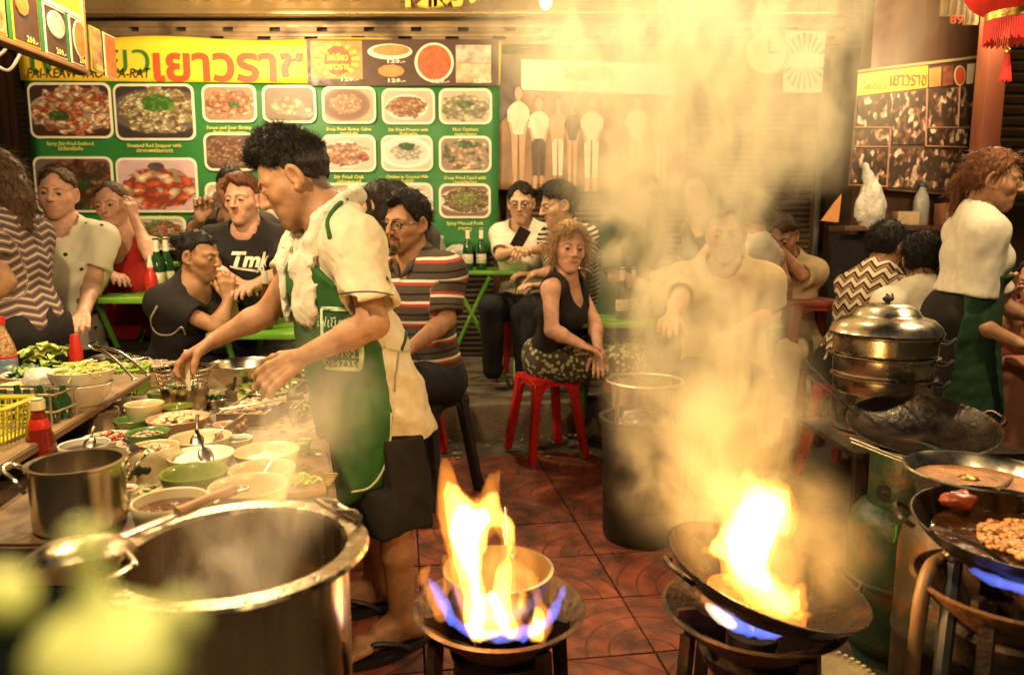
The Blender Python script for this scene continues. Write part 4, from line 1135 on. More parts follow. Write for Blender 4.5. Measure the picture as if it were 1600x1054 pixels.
# ================================================================ banners
def photo_mat(i, bgc, plate, foods, garnish=None, rim=0.86, fr=0.66, asp=1.35, vs_=7.0, seed=0.0, gar_c=(0.0, 0.15), gar_r=0.3, bowl=None):
 name = 'menu_photo_%d' % i
 m, nt, out = nt_new(name)
 b = N(nt, 'ShaderNodeBsdfPrincipled'); nt.links.new(b.outputs[0], out.inputs[0]); b.inputs['Roughness'].default_value = 0.5
 uv = N(nt, 'ShaderNodeUVMap'); 
 def ell(cx, cy, sx, sy, nz=0.0):
  mp = N(nt, 'ShaderNodeMapping'); mp.vector_type = 'POINT'; mp.inputs['Location'].default_value = (-cx/sx, -cy/sy, 0); mp.inputs['Scale'].default_value = (1/sx, 1/sy, 0)
  nt.links.new(uv.outputs[0], mp.inputs[0])
  l = N(nt, 'ShaderNodeVectorMath', operation='LENGTH'); nt.links.new(mp.outputs[0], l.inputs[0]); v = l.outputs['Value']
  if nz:
   n = N(nt, 'ShaderNodeTexNoise'); n.inputs['Scale'].default_value = 3.4; n.inputs['Detail'].default_value = 3
   mm = N(nt, 'ShaderNodeVectorMath', operation='ADD'); mm.inputs[1].default_value = (seed*3.1, seed*1.7, 0); nt.links.new(uv.outputs[0], mm.inputs[0]); nt.links.new(mm.outputs[0], n.inputs['Vector'])
   k = N(nt, 'ShaderNodeMath', operation='MULTIPLY_ADD', i_1=nz, i_2=-nz*0.5); nt.links.new(n.outputs[0], k.inputs[0])
   a = N(nt, 'ShaderNodeMath', operation='ADD'); nt.links.new(v, a.inputs[0]); nt.links.new(k.outputs[0], a.inputs[1]); v = a.outputs[0]
  return v
 def step(v, e, w=0.06):
  r = N(nt, 'ShaderNodeMapRange'); r.inputs['From Min'].default_value = e-w; r.inputs['From Max'].default_value = e+w; r.inputs['To Min'].default_value = 1; r.inputs['To Max'].default_value = 0
  nt.links.new(v, r.inputs['Value']); return r.outputs[0]
 def mix(f, a, c):
  x = N(nt, 'ShaderNodeMix', data_type='RGBA'); nt.links.new(f, x.inputs[0])
  if isinstance(a, tuple): x.inputs[6].default_value = rgba(a)
  else: nt.links.new(a, x.inputs[6])
  if isinstance(c, tuple): x.inputs[7].default_value = rgba(c)
  else: nt.links.new(c, x.inputs[7])
  return x.outputs[2]
 n0 = N(nt, 'ShaderNodeTexNoise'); n0.inputs['Scale'].default_value = 2.2; nt.links.new(uv.outputs[0], n0.inputs['Vector'])
 base = mix(n0.outputs[0], tuple(0.6*x for x in bgc), bgc)
 h1 = math.sin(i*12.9+1.3); h2 = math.sin(i*7.7+0.4); ox, oy = 0.12*h1, 0.10*h2; rim = rim*(1.0+0.22*h2)
 pe = ell(ox, oy-0.05, 0.95*rim/0.86*(1+0.12*h1), 0.78*rim/0.86*(1-0.1*h1))
 base = mix(step(pe, 1.0), base, plate)
 base = mix(step(pe, 0.84), base, tuple(0.75*x for x in plate))
 vo = N(nt, 'ShaderNodeTexVoronoi'); vo.inputs['Scale'].default_value = vs_; vo.inputs['Randomness'].default_value = 1.0
 nw = N(nt, 'ShaderNodeTexNoise'); nw.inputs['Scale'].default_value = 4; nt.links.new(uv.outputs[0], nw.inputs['Vector'])
 wv = N(nt, 'ShaderNodeVectorMath', operation='MULTIPLY_ADD'); nt.links.new(nw.outputs['Color'], wv.inputs[0]); wv.inputs[1].default_value = (0.35, 0.35, 0); 
 wv2 = N(nt, 'ShaderNodeVectorMath', operation='ADD'); nt.links.new(uv.outputs[0], wv2.inputs[0]); wv2.inputs[1].default_value = (seed, seed*0.7, 0); nt.links.new(wv2.outputs[0], wv.inputs[2])
 nt.links.new(wv.outputs[0], vo.inputs['Vector'])
 cr = N(nt, 'ShaderNodeValToRGB'); cr.color_ramp.interpolation = 'CONSTANT'
 sp = N(nt, 'ShaderNodeSeparateColor'); nt.links.new(vo.outputs['Color'], sp.inputs[0]); nt.links.new(sp.outputs[0], cr.inputs[0])
 el = cr.color_ramp.elements
 while len(el) < len(foods): el.new(0.5)
 for k, c in enumerate(foods): el[k].position = k/len(foods); el[k].color = rgba(c)
 dk = N(nt, 'ShaderNodeMapRange'); dk.inputs['From Min'].default_value = 0.0; dk.inputs['From Max'].default_value = 0.55; dk.inputs['To Min'].default_value = 1.25; dk.inputs['To Max'].default_value = 0.35
 nt.links.new(vo.outputs['Distance'], dk.inputs['Value'])
 fs = N(nt, 'ShaderNodeVectorMath', operation='SCALE'); nt.links.new(cr.outputs[0], fs.inputs[0]); nt.links.new(dk.outputs[0], fs.inputs['Scale'])
 fr = fr*(1.12+0.16*h1); vo.inputs['Scale'].default_value = vs_*(1.0+0.45*h2)
 fe = ell(ox, oy-0.02, 0.95*fr/0.86, 0.80*fr/0.86, 0.9)
 base = mix(step(fe, 1.0, 0.04), base, fs.outputs[0])
 if garnish:
  ge = ell(gar_c[0], gar_c[1], gar_r*1.3, gar_r, 1.1)
  g2 = N(nt, 'ShaderNodeVectorMath', operation='SCALE'); g2.inputs[0].default_value = garnish; nt.links.new(dk.outputs[0], g2.inputs['Scale'])
  base = mix(step(ge, 1.0, 0.08), base, g2.outputs[0])
 nt.links.new(base, b.inputs['Base Color'])
 return m
def flat_poly(name, poly, M, m, parent, org, thick=0.002, uvs=True):
 """a thin printed panel: poly in local xy, frame M in the world"""
 xs = [p[0] for p in poly]; ys = [p[1] for p in poly]; w = max(xs)-min(xs); h = max(ys)-min(ys); cx = (max(xs)+min(xs))/2; cy_ = (max(ys)+min(ys))/2
 bm = bmesh.new(); lo, hi = b_prism(bm, poly, 0.0, thick, None)
 uvl = bm.loops.layers.uv.new('UVMap')
 for f in bm.faces:
  for l in f.loops: l[uvl].uv = ((l.vert.co.x-cx)/(w/2), (l.vert.co.y-cy_)/(h/2))
 bmesh.ops.transform(bm, matrix=M, verts=bm.verts)
 for v in bm.verts: v.co -= org
 return bm_obj(name, bm, m, parent, smooth=False)
def wall_frame(p): # xy plane facing the camera
 M = Matrix(((1, 0, 0), (0, 0, -1), (0, 1, 0))).to_4x4(); M.translation = Vector(p); return M
YB = 5.45
def Bp(px, py): return W(px, py, YB)
def cloth_quad(name, TL, TR, BR, BL, m, parent, org, nx=40, nz=16, amp=0.010, seed=0, thick=0.003):
 V = []; F = []
 for j in range(nz+1):
  for i in range(nx+1):
   u, t = i/nx, j/nz
   p = (TL.lerp(TR, u)).lerp(BL.lerp(BR, u), t)
   d = amp*mnoise.noise(Vector((u*5+seed, t*2.2, seed)))+amp*0.5*mnoise.noise(Vector((u*14+seed, t*5, 3)))*(1-t*0.4)
   V.append((p.x-org.x, p.y+d-org.y, p.z-org.z+(0.012*math.sin(u*math.pi*5)*(-1 if t < 0.1 else 0))))
 for j in range(nz):
  for i in range(nx):
   a = j*(nx+1)+i; F.append((a, a+nx+1, a+nx+2, a+1))
 me = mesh_np(name, V, F, m)
 o = link(bpy.data.objects.new(name, me), parent)
 md = o.modifiers.new('thick', 'SOLIDIFY'); md.thickness = thick; md.offset = -1.0   # grows away from the viewer
 return o
M_bgreen = mat('banner_green', (0.018, 0.155, 0.026), rough=0.55, var=0.15, vscale=2.5)
M_byellow = mat('banner_yellow', (0.80, 0.56, 0.035), rough=0.5, var=0.10, vscale=2.5)
M_bwhite = mat('banner_white', (0.72, 0.66, 0.50), rough=0.5, var=0.05)
M_bred = mat('banner_red', (0.55, 0.075, 0.02), rough=0.5, var=0.10)
M_bbrown = mat('banner_brown', (0.065, 0.026, 0.014), rough=0.5, var=0.15)
M_bdkgreen = mat('banner_dark_green', (0.03, 0.16, 0.03), rough=0.5, var=0.1)
M_bcap = mat('banner_caption', (0.70, 0.62, 0.16), rough=0.5, var=0.05)
M_bmaroon = mat('banner_maroon', (0.09, 0.02, 0.012), rough=0.5, var=0.05)
M_borange = mat('banner_orange', (0.62, 0.22, 0.06), rough=0.5, var=0.25, vscale=14)
org = Bp(400, 365); org.z = Bp(400, 372).z
ban = root('menu_banner', org, 'wide green and yellow menu banner with rows of food photos', 'banner')
cloth_quad('cloth', Bp(38, 125), Bp(781, 133), Bp(777, 392), Bp(62, 392), M_bgreen, ban, org, amp=0.006, seed=1)
cloth_quad('title_strip', Bp(22, 58)-Vector((0, 0.004, 0)), Bp(784, 64)-Vector((0, 0.004, 0)), Bp(781, 134)-Vector((0, 0.010, 0)), Bp(34, 126)-Vector((0, 0.010, 0)), M_byellow, ban, org, nz=6, amp=0.008, seed=4)
foodsets = [
((0.05, 0.02, 0.015), (0.55, 0.52, 0.48), [(0.75, 0.48, 0.26), (0.55, 0.14, 0.05), (0.80, 0.60, 0.40), (0.45, 0.10, 0.04)], (0.07, 0.13, 0.03), 0.80, (-0.3, -0.2), 0.2),
((0.04, 0.03, 0.025), (0.10, 0.08, 0.07), [(0.62, 0.52, 0.30), (0.38, 0.30, 0.10), (0.70, 0.60, 0.42), (0.30, 0.14, 0.06)], (0.10, 0.26, 0.03), 0.72, (0.1, 0.35), 0.33),
((0.16, 0.11, 0.10), (0.30, 0.22, 0.20), [(0.20, 0.06, 0.03), (0.12, 0.04, 0.02), (0.28, 0.12, 0.06), (0.06, 0.08, 0.02)], (0.05, 0.10, 0.02), 0.85, (0.2, 0.0), 0.2),
((0.62, 0.42, 0.44), (0.60, 0.52, 0.48), [(0.60, 0.10, 0.04), (0.70, 0.42, 0.24), (0.50, 0.08, 0.03), (0.72, 0.50, 0.34)], (0.16, 0.13, 0.12), 0.72, (0.0, 0.75), 0.16),
((0.35, 0.22, 0.14), (0.66, 0.58, 0.46), [(0.62, 0.26, 0.14), (0.50, 0.18, 0.09), (0.66, 0.36, 0.20)], (0.10, 0.16, 0.04), 0.74, (0.2, -0.1), 0.2),
((0.10, 0.05, 0.035), (0.16, 0.10, 0.08), [(0.30, 0.15, 0.09), (0.22, 0.10, 0.06), (0.40, 0.22, 0.13)], None, 0.86, (0, 0), 0.2),
((0.30, 0.22, 0.16), (0.60, 0.52, 0.42), [(0.22, 0.13, 0.05), (0.40, 0.24, 0.12), (0.12, 0.07, 0.03)], (0.08, 0.15, 0.03), 0.72, (0.2, 0.2), 0.25),
((0.20, 0.15, 0.10), (0.16, 0.11, 0.09), [(0.62, 0.40, 0.24), (0.55, 0.28, 0.14), (0.72, 0.52, 0.32)], (0.60, 0.50, 0.42), 0.60, (0.6, -0.5), 0.3),
((0.55, 0.38, 0.22), (0.20, 0.10, 0.07), [(0.62, 0.30, 0.16), (0.72, 0.40, 0.24), (0.55, 0.24, 0.12)], None, 0.66, (0, 0), 0.2),
((0.58, 0.44, 0.34), (0.66, 0.58, 0.50), [(0.55, 0.26, 0.13), (0.40, 0.16, 0.07), (0.62, 0.38, 0.22)], None, 0.72, (0, 0), 0.2),
((0.55, 0.46, 0.33), (0.62, 0.56, 0.42), [(0.46, 0.40, 0.22), (0.60, 0.52, 0.34), (0.34, 0.30, 0.14)], (0.14, 0.20, 0.06), 0.80, (0.0, 0.1), 0.24),
((0.60, 0.50, 0.42), (0.72, 0.66, 0.58), [(0.60, 0.32, 0.20), (0.66, 0.42, 0.28), (0.50, 0.18, 0.10)], (0.45, 0.08, 0.04), 0.82, (0.6, -0.3), 0.2),
((0.62, 0.52, 0.42), (0.74, 0.70, 0.62), [(0.72, 0.66, 0.52), (0.66, 0.58, 0.42), (0.76, 0.70, 0.60)], (0.05, 0.14, 0.03), 0.55, (0.0, 0.45), 0.26),
((0.30, 0.22, 0.16), (0.70, 0.64, 0.54), [(0.60, 0.34, 0.20), (0.70, 0.52, 0.36), (0.14, 0.18, 0.05), (0.66, 0.44, 0.28)], (0.10, 0.17, 0.04), 0.85, (0.0, 0.6), 0.26),
((0.36, 0.30, 0.18), (0.60, 0.54, 0.44), [(0.62, 0.30, 0.18), (0.30, 0.38, 0.08), (0.66, 0.42, 0.26)], (0.20, 0.34, 0.06), 0.80, (0.2, 0.5), 0.3),
((0.62, 0.52, 0.42), (0.74, 0.66, 0.58), [(0.70, 0.60, 0.46), (0.60, 0.48, 0.34)], (0.07, 0.18, 0.03), 0.6, (0.2, 0.5), 0.2),
((0.22, 0.11, 0.07), (0.58, 0.50, 0.40), [(0.16, 0.06, 0.03), (0.24, 0.10, 0.05), (0.30, 0.26, 0.06)], (0.28, 0.30, 0.06), 0.72, (0.0, 0.15), 0.40),
((0.45, 0.40, 0.30), (0.62, 0.56, 0.46), [(0.55, 0.10, 0.05), (0.62, 0.40, 0.25), (0.10, 0.25, 0.05)], None, 0.7, (0, 0), 0.3),
((0.52, 0.42, 0.32), (0.62, 0.56, 0.46), [(0.20, 0.10, 0.06), (0.30, 0.16, 0.09), (0.12, 0.07, 0.04)], None, 0.7, (0, 0), 0.3),
]
boxes = [((47, 130, 177, 217), 0, 'Spicy Stir-fried Seafood\nไข่เจียวกุ้งสับ'), ((180, 132, 306, 220), 1, 'Steamed Red Snapper with\nปลากะพงนึ่งมะนาว'), ((56, 245, 180, 332), 2, 'Roasted Duck'), ((184, 247, 311, 332), 3, 'Hot and Sour Prawn Soup\nต้มยำกุ้ง'),
((317, 133, 402, 192), 4, 'Sweet and Sour Shrimp\nกุ้งผัดเปรี้ยวหวาน'), ((320, 208, 403, 267), 5, 'Crispy Pork\nหมูกรอบ'), ((322, 285, 405, 342), 18, 'Fried Fish'), ((411, 134, 495, 193), 7, 'Garlic Shrimp\nกุ้งกระเทียม'), ((411, 209, 495, 268), 9, 'Fried Squid'), ((412, 285, 496, 342), 11, 'Fried Rice'),
((504, 136, 588, 194), 8, 'Deep Fried Shrimp Cakes\nทอดมันกุ้ง'), ((504, 211, 588, 269), 11, 'Stir Fried Crab\nปูผัดผงกะหรี่'), ((505, 286, 588, 343), 14, 'Papaya Salad\nส้มตำ'),
((597, 139, 680, 195), 9, 'Stir Fried Prawns with\nกุ้งผัดพริก'), ((596, 212, 677, 268), 12, 'Chicken in Coconut Milk\nต้มข่าไก่'), ((597, 286, 677, 342), 15, 'Glass Noodle\nวุ้นเส้น'),
((686, 139, 769, 195), 10, 'Hot Oysters\nหอยนางรม'), ((686, 213, 768, 270), 13, 'Deep Fried Squid with\nปลาหมึกทอด'), ((686, 287, 767, 341), 16, 'Spicy Minced Pork\nลาบหมู'),
((201, 338, 293, 390), 17, None)]
for bi, (bx, fi, cap) in enumerate(boxes):
 x0, y0, x1, y1 = bx
 cpt = Bp((x0+x1)/2, (y0+y1)/2); w = (Bp(x1, y0).x-Bp(x0, y0).x); h = Bp(x0, y0).z-Bp(x0, y1).z
 cpt.y -= 0.012
 fr_ = flat_poly('photo', rounded_rect(w, h, 0.055), wall_frame(cpt), M_bwhite, ban, org, 0.003)
 b_, pl, fo, ga, frad, gc, gr_ = foodsets[fi]
 pm = photo_mat(bi, b_, pl, fo, ga, fr=frad, seed=bi*1.37, gar_c=gc, gar_r=gr_, vs_=5.5 if w < 0.5 else 6.5)
 cp2 = cpt.copy(); cp2.y -= 0.004
 flat_poly('picture', rounded_rect(w-0.034, h-0.034, 0.045), wall_frame(cp2), pm, fr_, org, 0.002)
 if cap:
  me = text_mesh(cap, 0.036, 0.0, 1, bold=0.0006); me.materials.append(M_bcap)
  o = link(bpy.data.objects.new('caption', me), ban); pc = Bp((x0+x1)/2, y1+(12 if y1 < 343 else 10)); pc.y -= 0.016
  o.location = pc-org; o.rotation_euler = (math.pi/2, 0, 0)
  if len(cap.split('\n')[0])*0.036*0.55 > w*1.02:
   k = w*1.02/(len(cap.split('\n')[0])*0.036*0.55); o.scale = (k, k, k)
def print_text(body, px, py, hpx, m, parent, org, Y, name='lettering', bold=0.0, shear=0.0, wpx=None, dz=0.016, res=3):
 me = text_mesh(body, 1.0, 0.0, res, bold=bold, shear=shear); me.materials.append(m)
 co = np.array([v.co for v in me.vertices]); mn, mx_ = co.min(0), co.max(0)
 hh = pxm(hpx, Y); k = hh/(mx_[1]-mn[1]); kx = k if wpx is None else pxm(wpx, Y)/(mx_[0]-mn[0])
 o = link(bpy.data.objects.new(name, me), parent); c = W(px, py, Y); c.y -= dz
 o.location = c-org-Vector(((mn[0]+mx_[0])/2*kx, 0, (mn[1]+mx_[1])/2*k)); o.rotation_euler = (math.pi/2, 0, 0); o.scale = (kx, k, 1)
 return o
print_text('ไฟเขียว', 138, 88, 50, M_bdkgreen, ban, org, YB, bold=0.0, wpx=184)
print_text('เยาวราช', 358, 106, 42, M_bred, ban, org, YB, bold=0.03, wpx=222)
print_text('FAI-KEAW YAO-WA-RAT', 141, 115, 14, M_bmaroon, ban, org, YB, bold=0.012, wpx=184, shear=0.2)
# brown picture strip at the end of the title
c0 = Bp(630, 99); c0.y -= 0.018
flat_poly('picture_strip', rounded_rect(pxm(284, YB), pxm(66, YB), 0.005), wall_frame(c0), M_bbrown, ban, org, 0.002)
def disc(cx, cy, rx, ry, n=32): return [(cx+rx*math.cos(2*math.pi*k/n), cy+ry*math.sin(2*math.pi*k/n)) for k in range(n)]
def on_strip(px, py, poly, m, dz, name='picture'):
 c = Bp(px, py); c.y -= 0.018+dz; return flat_poly(name, poly, wall_frame(c), m, ban, org, 0.001)
u = pxm(1, YB)
on_strip(527, 95, [(-38*u, -27*u), (38*u, -27*u), (38*u, 27*u), (-38*u, 27*u)], M_borange, 0.003)
for k in range(14):
 a = 2*math.pi*k/14
 poly = [(0, 0), (34*u*math.cos(a), 24*u*math.sin(a)), (34*u*math.cos(a+0.2), 24*u*math.sin(a+0.2))]
 on_strip(527, 95, poly, M_byellow, 0.0045, 'ray')
on_strip(529, 96, disc(0, 0, 20*u, 21*u), M_bred, 0.006)
print_text('ไฟเขียว\nเยาวราช', 529, 97, 24, M_byellow, ban, org, YB, dz=0.026, wpx=34, bold=0.02)
on_strip(610, 82, disc(0, 0, 33*u, 11*u), M_bwhite, 0.003); on_strip(612, 80, disc(0, 0, 28*u, 8*u, 11), M_borange, 0.005)
on_strip(612, 112, disc(0, 0, 20*u, 9*u, 9), M_borange, 0.003)
on_strip(679, 99, disc(0, 0, 29*u, 28*u), M_bwhite, 0.003); on_strip(679, 99, disc(0, 0, 25*u, 25*u), mat('chili_sauce_print', (0.50, 0.10, 0.03), rough=0.5, var=0.3, vscale=25), 0.005)
on_strip(740, 86, [(-26*u, -13*u), (26*u, -13*u), (26*u, 13*u), (-26*u, 13*u)], mat('print_pale', (0.5, 0.42, 0.33), rough=0.5, var=0.5, vscale=14), 0.003)
on_strip(740, 115, [(-26*u, -14*u), (26*u, -14*u), (26*u, 14*u), (-26*u, 14*u)], mat('print_pale2', (0.55, 0.36, 0.22), rough=0.5, var=0.5, vscale=16), 0.003)
for (px, py) in ((548, 125), (620, 97), (621, 127), (689, 128), (755, 128)): print_text('120.-', px, py, 6, M_bwhite, ban, org, YB, dz=0.026, wpx=26, bold=0.03, res=1)
# ---------------- group photograph banner
M_sepia = mat('sepia_print', (0.30, 0.17, 0.085), rough=0.5, var=0.4, vscale=5)
M_sep2 = mat('sepia_dark', (0.085, 0.05, 0.03), rough=0.5, var=0.3, vscale=6)
M_sep3 = mat('sepia_light', (0.66, 0.55, 0.38), rough=0.5, var=0.15, vscale=9)
M_sepf = mat('sepia_face', (0.45, 0.27, 0.15), rough=0.5, var=0.1)
YG = 5.5
def Gp(px, py, d=0.0): p = W(px, py, YG); p.y -= d; return p
og = Gp(930, 305)
gb = root('photo_banner', og, 'sepia group photo banner with a blank pale strip, veiled by smoke', 'banner')
cloth_quad('cloth', Gp(778, 82), Gp(1072, 96), Gp(1072, 300), Gp(778, 296), M_sepia, gb, og, amp=0.006, seed=7)
def gshape(px, py, poly_px, m, d, name='printed_figure', par=None):
 k = pxm(1, YG); return flat_poly(name, [(x*k, y*k) for x, y in poly_px], wall_frame(Gp(px, py, d)), m, par or gb, og, 0.001)
gshape(935, 122, [(-115, -18), (115, -26), (115, 18), (-115, 26)], M_bwhite, 0.016, 'pale_strip')
gshape(918, 118, [(-35, -6), (-5, -9), (40, -7), (42, 6), (20, 14), (-5, 10), (-35, 8)], mat('strip_mark', (0.52, 0.36, 0.18), rough=0.5, var=0.3), 0.020, 'faded_mark')
gshape(795, 130, [(-15, -60), (4, -40), (28, 10), (20, 40), (-15, 40)], M_sep2, 0.012, 'dark_corner')
for (fx, top, bot, wd, shade, skirt) in ((810, 135, 288, 17, M_sep3, M_sepf), (842, 150, 286, 17, M_sep3, M_sep2), (872, 152, 285, 14, M_sepf, M_sep3), (895, 156, 285, 13, M_sep2, M_sepf), (925, 150, 290, 18, M_sep3, M_sep3), (995, 148, 290, 18, M_sep3, M_sepf), (1035, 155, 290, 14, M_sepf, M_sep3)):
 H = bot-top; fy = top; w = wd*0.78
 hd_ = gshape(fx, fy, disc(0, -11, w*0.42, 9, 14), M_sepf, 0.020); gshape(fx, fy, disc(0, -6, w*0.46, 6, 14), M_sep2, 0.0185, par=hd_)
 gshape(fx, fy, [(-3, -19), (3, -19), (3, -26), (-3, -26)], M_sepf, 0.017, par=hd_)
 gshape(fx, fy, [(-w*0.35, -23), (w*0.35, -23), (w*0.95, -29), (w*0.85, -H*0.46), (-w*0.85, -H*0.46), (-w*0.95, -29)], shade, 0.018, par=hd_)
 for s_ in (-1, 1):
  gshape(fx, fy, [(s_*w*0.95, -29), (s_*w*1.25, -36), (s_*w*1.2, -H*0.34), (s_*w*0.9, -H*0.34)][::s_], shade, 0.0175, par=hd_)
  gshape(fx, fy, [(s_*w*0.92, -H*0.34), (s_*w*1.18, -H*0.34), (s_*w*0.75, -H*0.50), (s_*w*0.5, -H*0.47)][::s_], M_sepf, 0.0192, par=hd_)
  gshape(fx, fy, [(s_*w*0.06, -H*0.45), (s_*w*0.82, -H*0.45), (s_*w*0.66, -H*0.86), (s_*w*0.12, -H*0.86)][::s_], skirt, 0.0165, par=hd_)
  gshape(fx, fy, [(s_*w*0.16, -H*0.86), (s_*w*0.56, -H*0.86), (s_*w*0.7, -H), (s_*w*0.2, -H)][::s_], M_sepf, 0.0165, par=hd_)
# ---------------- clock and ray poster
r = root('wall_clock', Gp(1195, 115, 0.03), 'round pale wall clock beside the sunray poster', 'clock')
bm = bmesh.new(); b_lathe(bm, [(0, 0.0), (0.145, 0.0), (0.15, 0.01), (0.15, 0.04), (0.135, 0.045), (0.13, 0.03), (0, 0.03)], 32, Matrix.Rotation(math.pi/2, 4, 'X')); bm_obj('case', bm, mat('clock_cream', (0.62, 0.52, 0.33), rough=0.4), r, loc=(0, 0, 0.13))
bm = bmesh.new(); b_box(bm, (0, -0.034, 0.045), (0.012, 0.004, 0.09)); b_box(bm, (0.03, -0.034, 0.0), (0.06, 0.004, 0.012)); bm_obj('hand', bm, M_dark, r, loc=(0, 0, 0.13))
op = Gp(1256, 140)
ps = root('sunray_poster', op, 'square poster with dark rays round a pale label, half lost in smoke', 'poster')
k = pxm(1, YG)
flat_poly('sheet', [(-30*k, -44*k), (28*k, -44*k), (30*k, 42*k), (-30*k, 44*k)], wall_frame(Gp(1254, 98, 0.03)), M_sep3, ps, op, 0.004)
for j in range(20):
 a = 2*math.pi*j/20; R0, R1 = 12*k, 31*k
 poly = [(R0*math.cos(a), R0*math.sin(a)), (R1*math.cos(a), 1.3*R1*math.sin(a)), (R1*math.cos(a+0.14), 1.3*R1*math.sin(a+0.14))]
 flat_poly('ray', poly, wall_frame(Gp(1254, 98, 0.036)), M_sep2, ps, op, 0.001)
flat_poly('label_band', [(-28*k, -10*k), (28*k, -10*k), (28*k, 10*k), (-28*k, 10*k)], wall_frame(Gp(1254, 97, 0.040)), M_bwhite, ps, op, 0.001)
# ---------------- collage poster at the right, leaning a little
YC = 4.92
def collage_mat(i, tone):
 m, nt, out = nt_new('collage_%d' % i)
 b = N(nt, 'ShaderNodeBsdfPrincipled'); nt.links.new(b.outputs[0], out.inputs[0]); b.inputs['Roughness'].default_value = 0.45
 tc = N(nt, 'ShaderNodeTexCoord'); mp = N(nt, 'ShaderNodeMapping'); mp.inputs['Scale'].default_value = (1.0, 1.0, 0.55); mp.inputs['Location'].default_value = (i*1.3, 0, i*0.7); nt.links.new(tc.outputs['Object'], mp.inputs[0])
 v = N(nt, 'ShaderNodeTexVoronoi'); v.feature = 'SMOOTH_F1'; v.inputs['Scale'].default_value = 46; v.inputs['Smoothness'].default_value = 0.35; nt.links.new(mp.outputs[0], v.inputs['Vector'])
 n = N(nt, 'ShaderNodeTexNoise'); n.inputs['Scale'].default_value = 40; n.inputs['Detail'].default_value = 6; nt.links.new(mp.outputs[0], n.inputs['Vector'])
 sp = N(nt, 'ShaderNodeSeparateColor'); nt.links.new(v.outputs['Color'], sp.inputs[0])
 ml = N(nt, 'ShaderNodeMath', operation='MULTIPLY'); nt.links.new(sp.outputs[0], ml.inputs[0]); nt.links.new(n.outputs[0], ml.inputs[1])
 cr = N(nt, 'ShaderNodeValToRGB'); nt.links.new(ml.outputs[0], cr.inputs[0]); e = cr.color_ramp.elements
 e[0].position = 0.22; e[0].color = rgba((0.035*tone, 0.022*tone, 0.016*tone)); e[1].position = 0.55; e[1].color = rgba((0.66, 0.54, 0.40))
 x = e.new(0.36); x.color = rgba((0.20, 0.085, 0.045))
 nt.links.new(cr.outputs[0], b.inputs['Base Color'])
 return m
def Cp(px, py, d=0.0): p = W(px, py, YC); p.y -= d; return p
oc = Cp(1430, 330)
cb = root('collage_poster', oc, 'collage poster of many small photos under a yellow heading strip', 'poster')
def cquad(name, pts, m, d, par=cb, th=0.003):
 bm = bmesh.new(); f = [bm.verts.new(Cp(x, y, d)-oc) for x, y in pts]; f2 = [bm.verts.new(Cp(x, y, d+th)-oc) for x, y in pts]
 bm.faces.new(f2); bm.faces.new(f[::-1]); n = len(f)
 for k in range(n): bm.faces.new((f[k], f[(k+1) % n], f2[(k+1) % n], f2[k]))
 return bm_obj(name, bm, m, par, smooth=False)
cquad('sheet', [(1340, 117), (1531, 92), (1494, 306), (1325, 292)], mat('collage_ground', (0.10, 0.055, 0.032), rough=0.5, var=0.3), 0.0)
cquad('heading', [(1340, 116), (1449, 102), (1448, 137), (1338, 150)], M_byellow, 0.005)
cquad('heading_pictures', [(1449, 102), (1530, 92), (1524, 134), (1448, 139)], M_bbrown, 0.005)
cquad('picture', [(1450, 108), (1469, 105), (1468, 135), (1450, 137)], M_borange, 0.010)
cquad('picture', [(1472, 105), (1488, 103), (1487, 133), (1471, 135)], mat('print_rust', (0.25, 0.07, 0.03), rough=0.5, var=0.4, vscale=30), 0.010)
cquad('picture', [(1498+9*math.cos(t), 119+16*math.sin(t)) for t in [2*math.pi*j/20 for j in range(20)]], M_bwhite, 0.010)
cquad('picture', [(1498+7.5*math.cos(t), 119+14*math.sin(t)) for t in [2*math.pi*j/20 for j in range(20)]], M_bred, 0.014)
cquad('picture', [(1510, 101), (1522, 100), (1518, 131), (1508, 132)], M_sep3, 0.010)
print_text('เยาวราช', 1418, 126, 17, M_bred, cb, oc, YC, wpx=54, bold=0.02)
print_text('ไฟเขียว', 1365, 134, 11, M_bdkgreen, cb, oc, YC, wpx=34)
ci = 0
for pts in ([(1341, 153), (1395, 147), (1392, 198), (1338, 199)], [(1396, 147), (1447, 141), (1444, 226), (1393, 226)], [(1451, 141), (1497, 137), (1494, 198), (1449, 198)], [(1500, 137), (1522, 135), (1517, 166), (1499, 167)], [(1499, 170), (1516, 169), (1512, 198), (1497, 199)],
   [(1338, 202), (1390, 202), (1388, 227), (1336, 228)], [(1448, 202), (1467, 202), (1466, 228), (1447, 228)], [(1469, 202), (1490, 202), (1488, 229), (1468, 228)], [(1493, 202), (1511, 202), (1508, 230), (1491, 229)],
   [(1334, 232), (1386, 232), (1383, 287), (1328, 285)], [(1389, 233), (1507, 234), (1496, 300), (1386, 292)]):
 cquad('picture', pts, collage_mat(ci, 1.0+0.3*(ci % 3)), 0.008); ci += 1
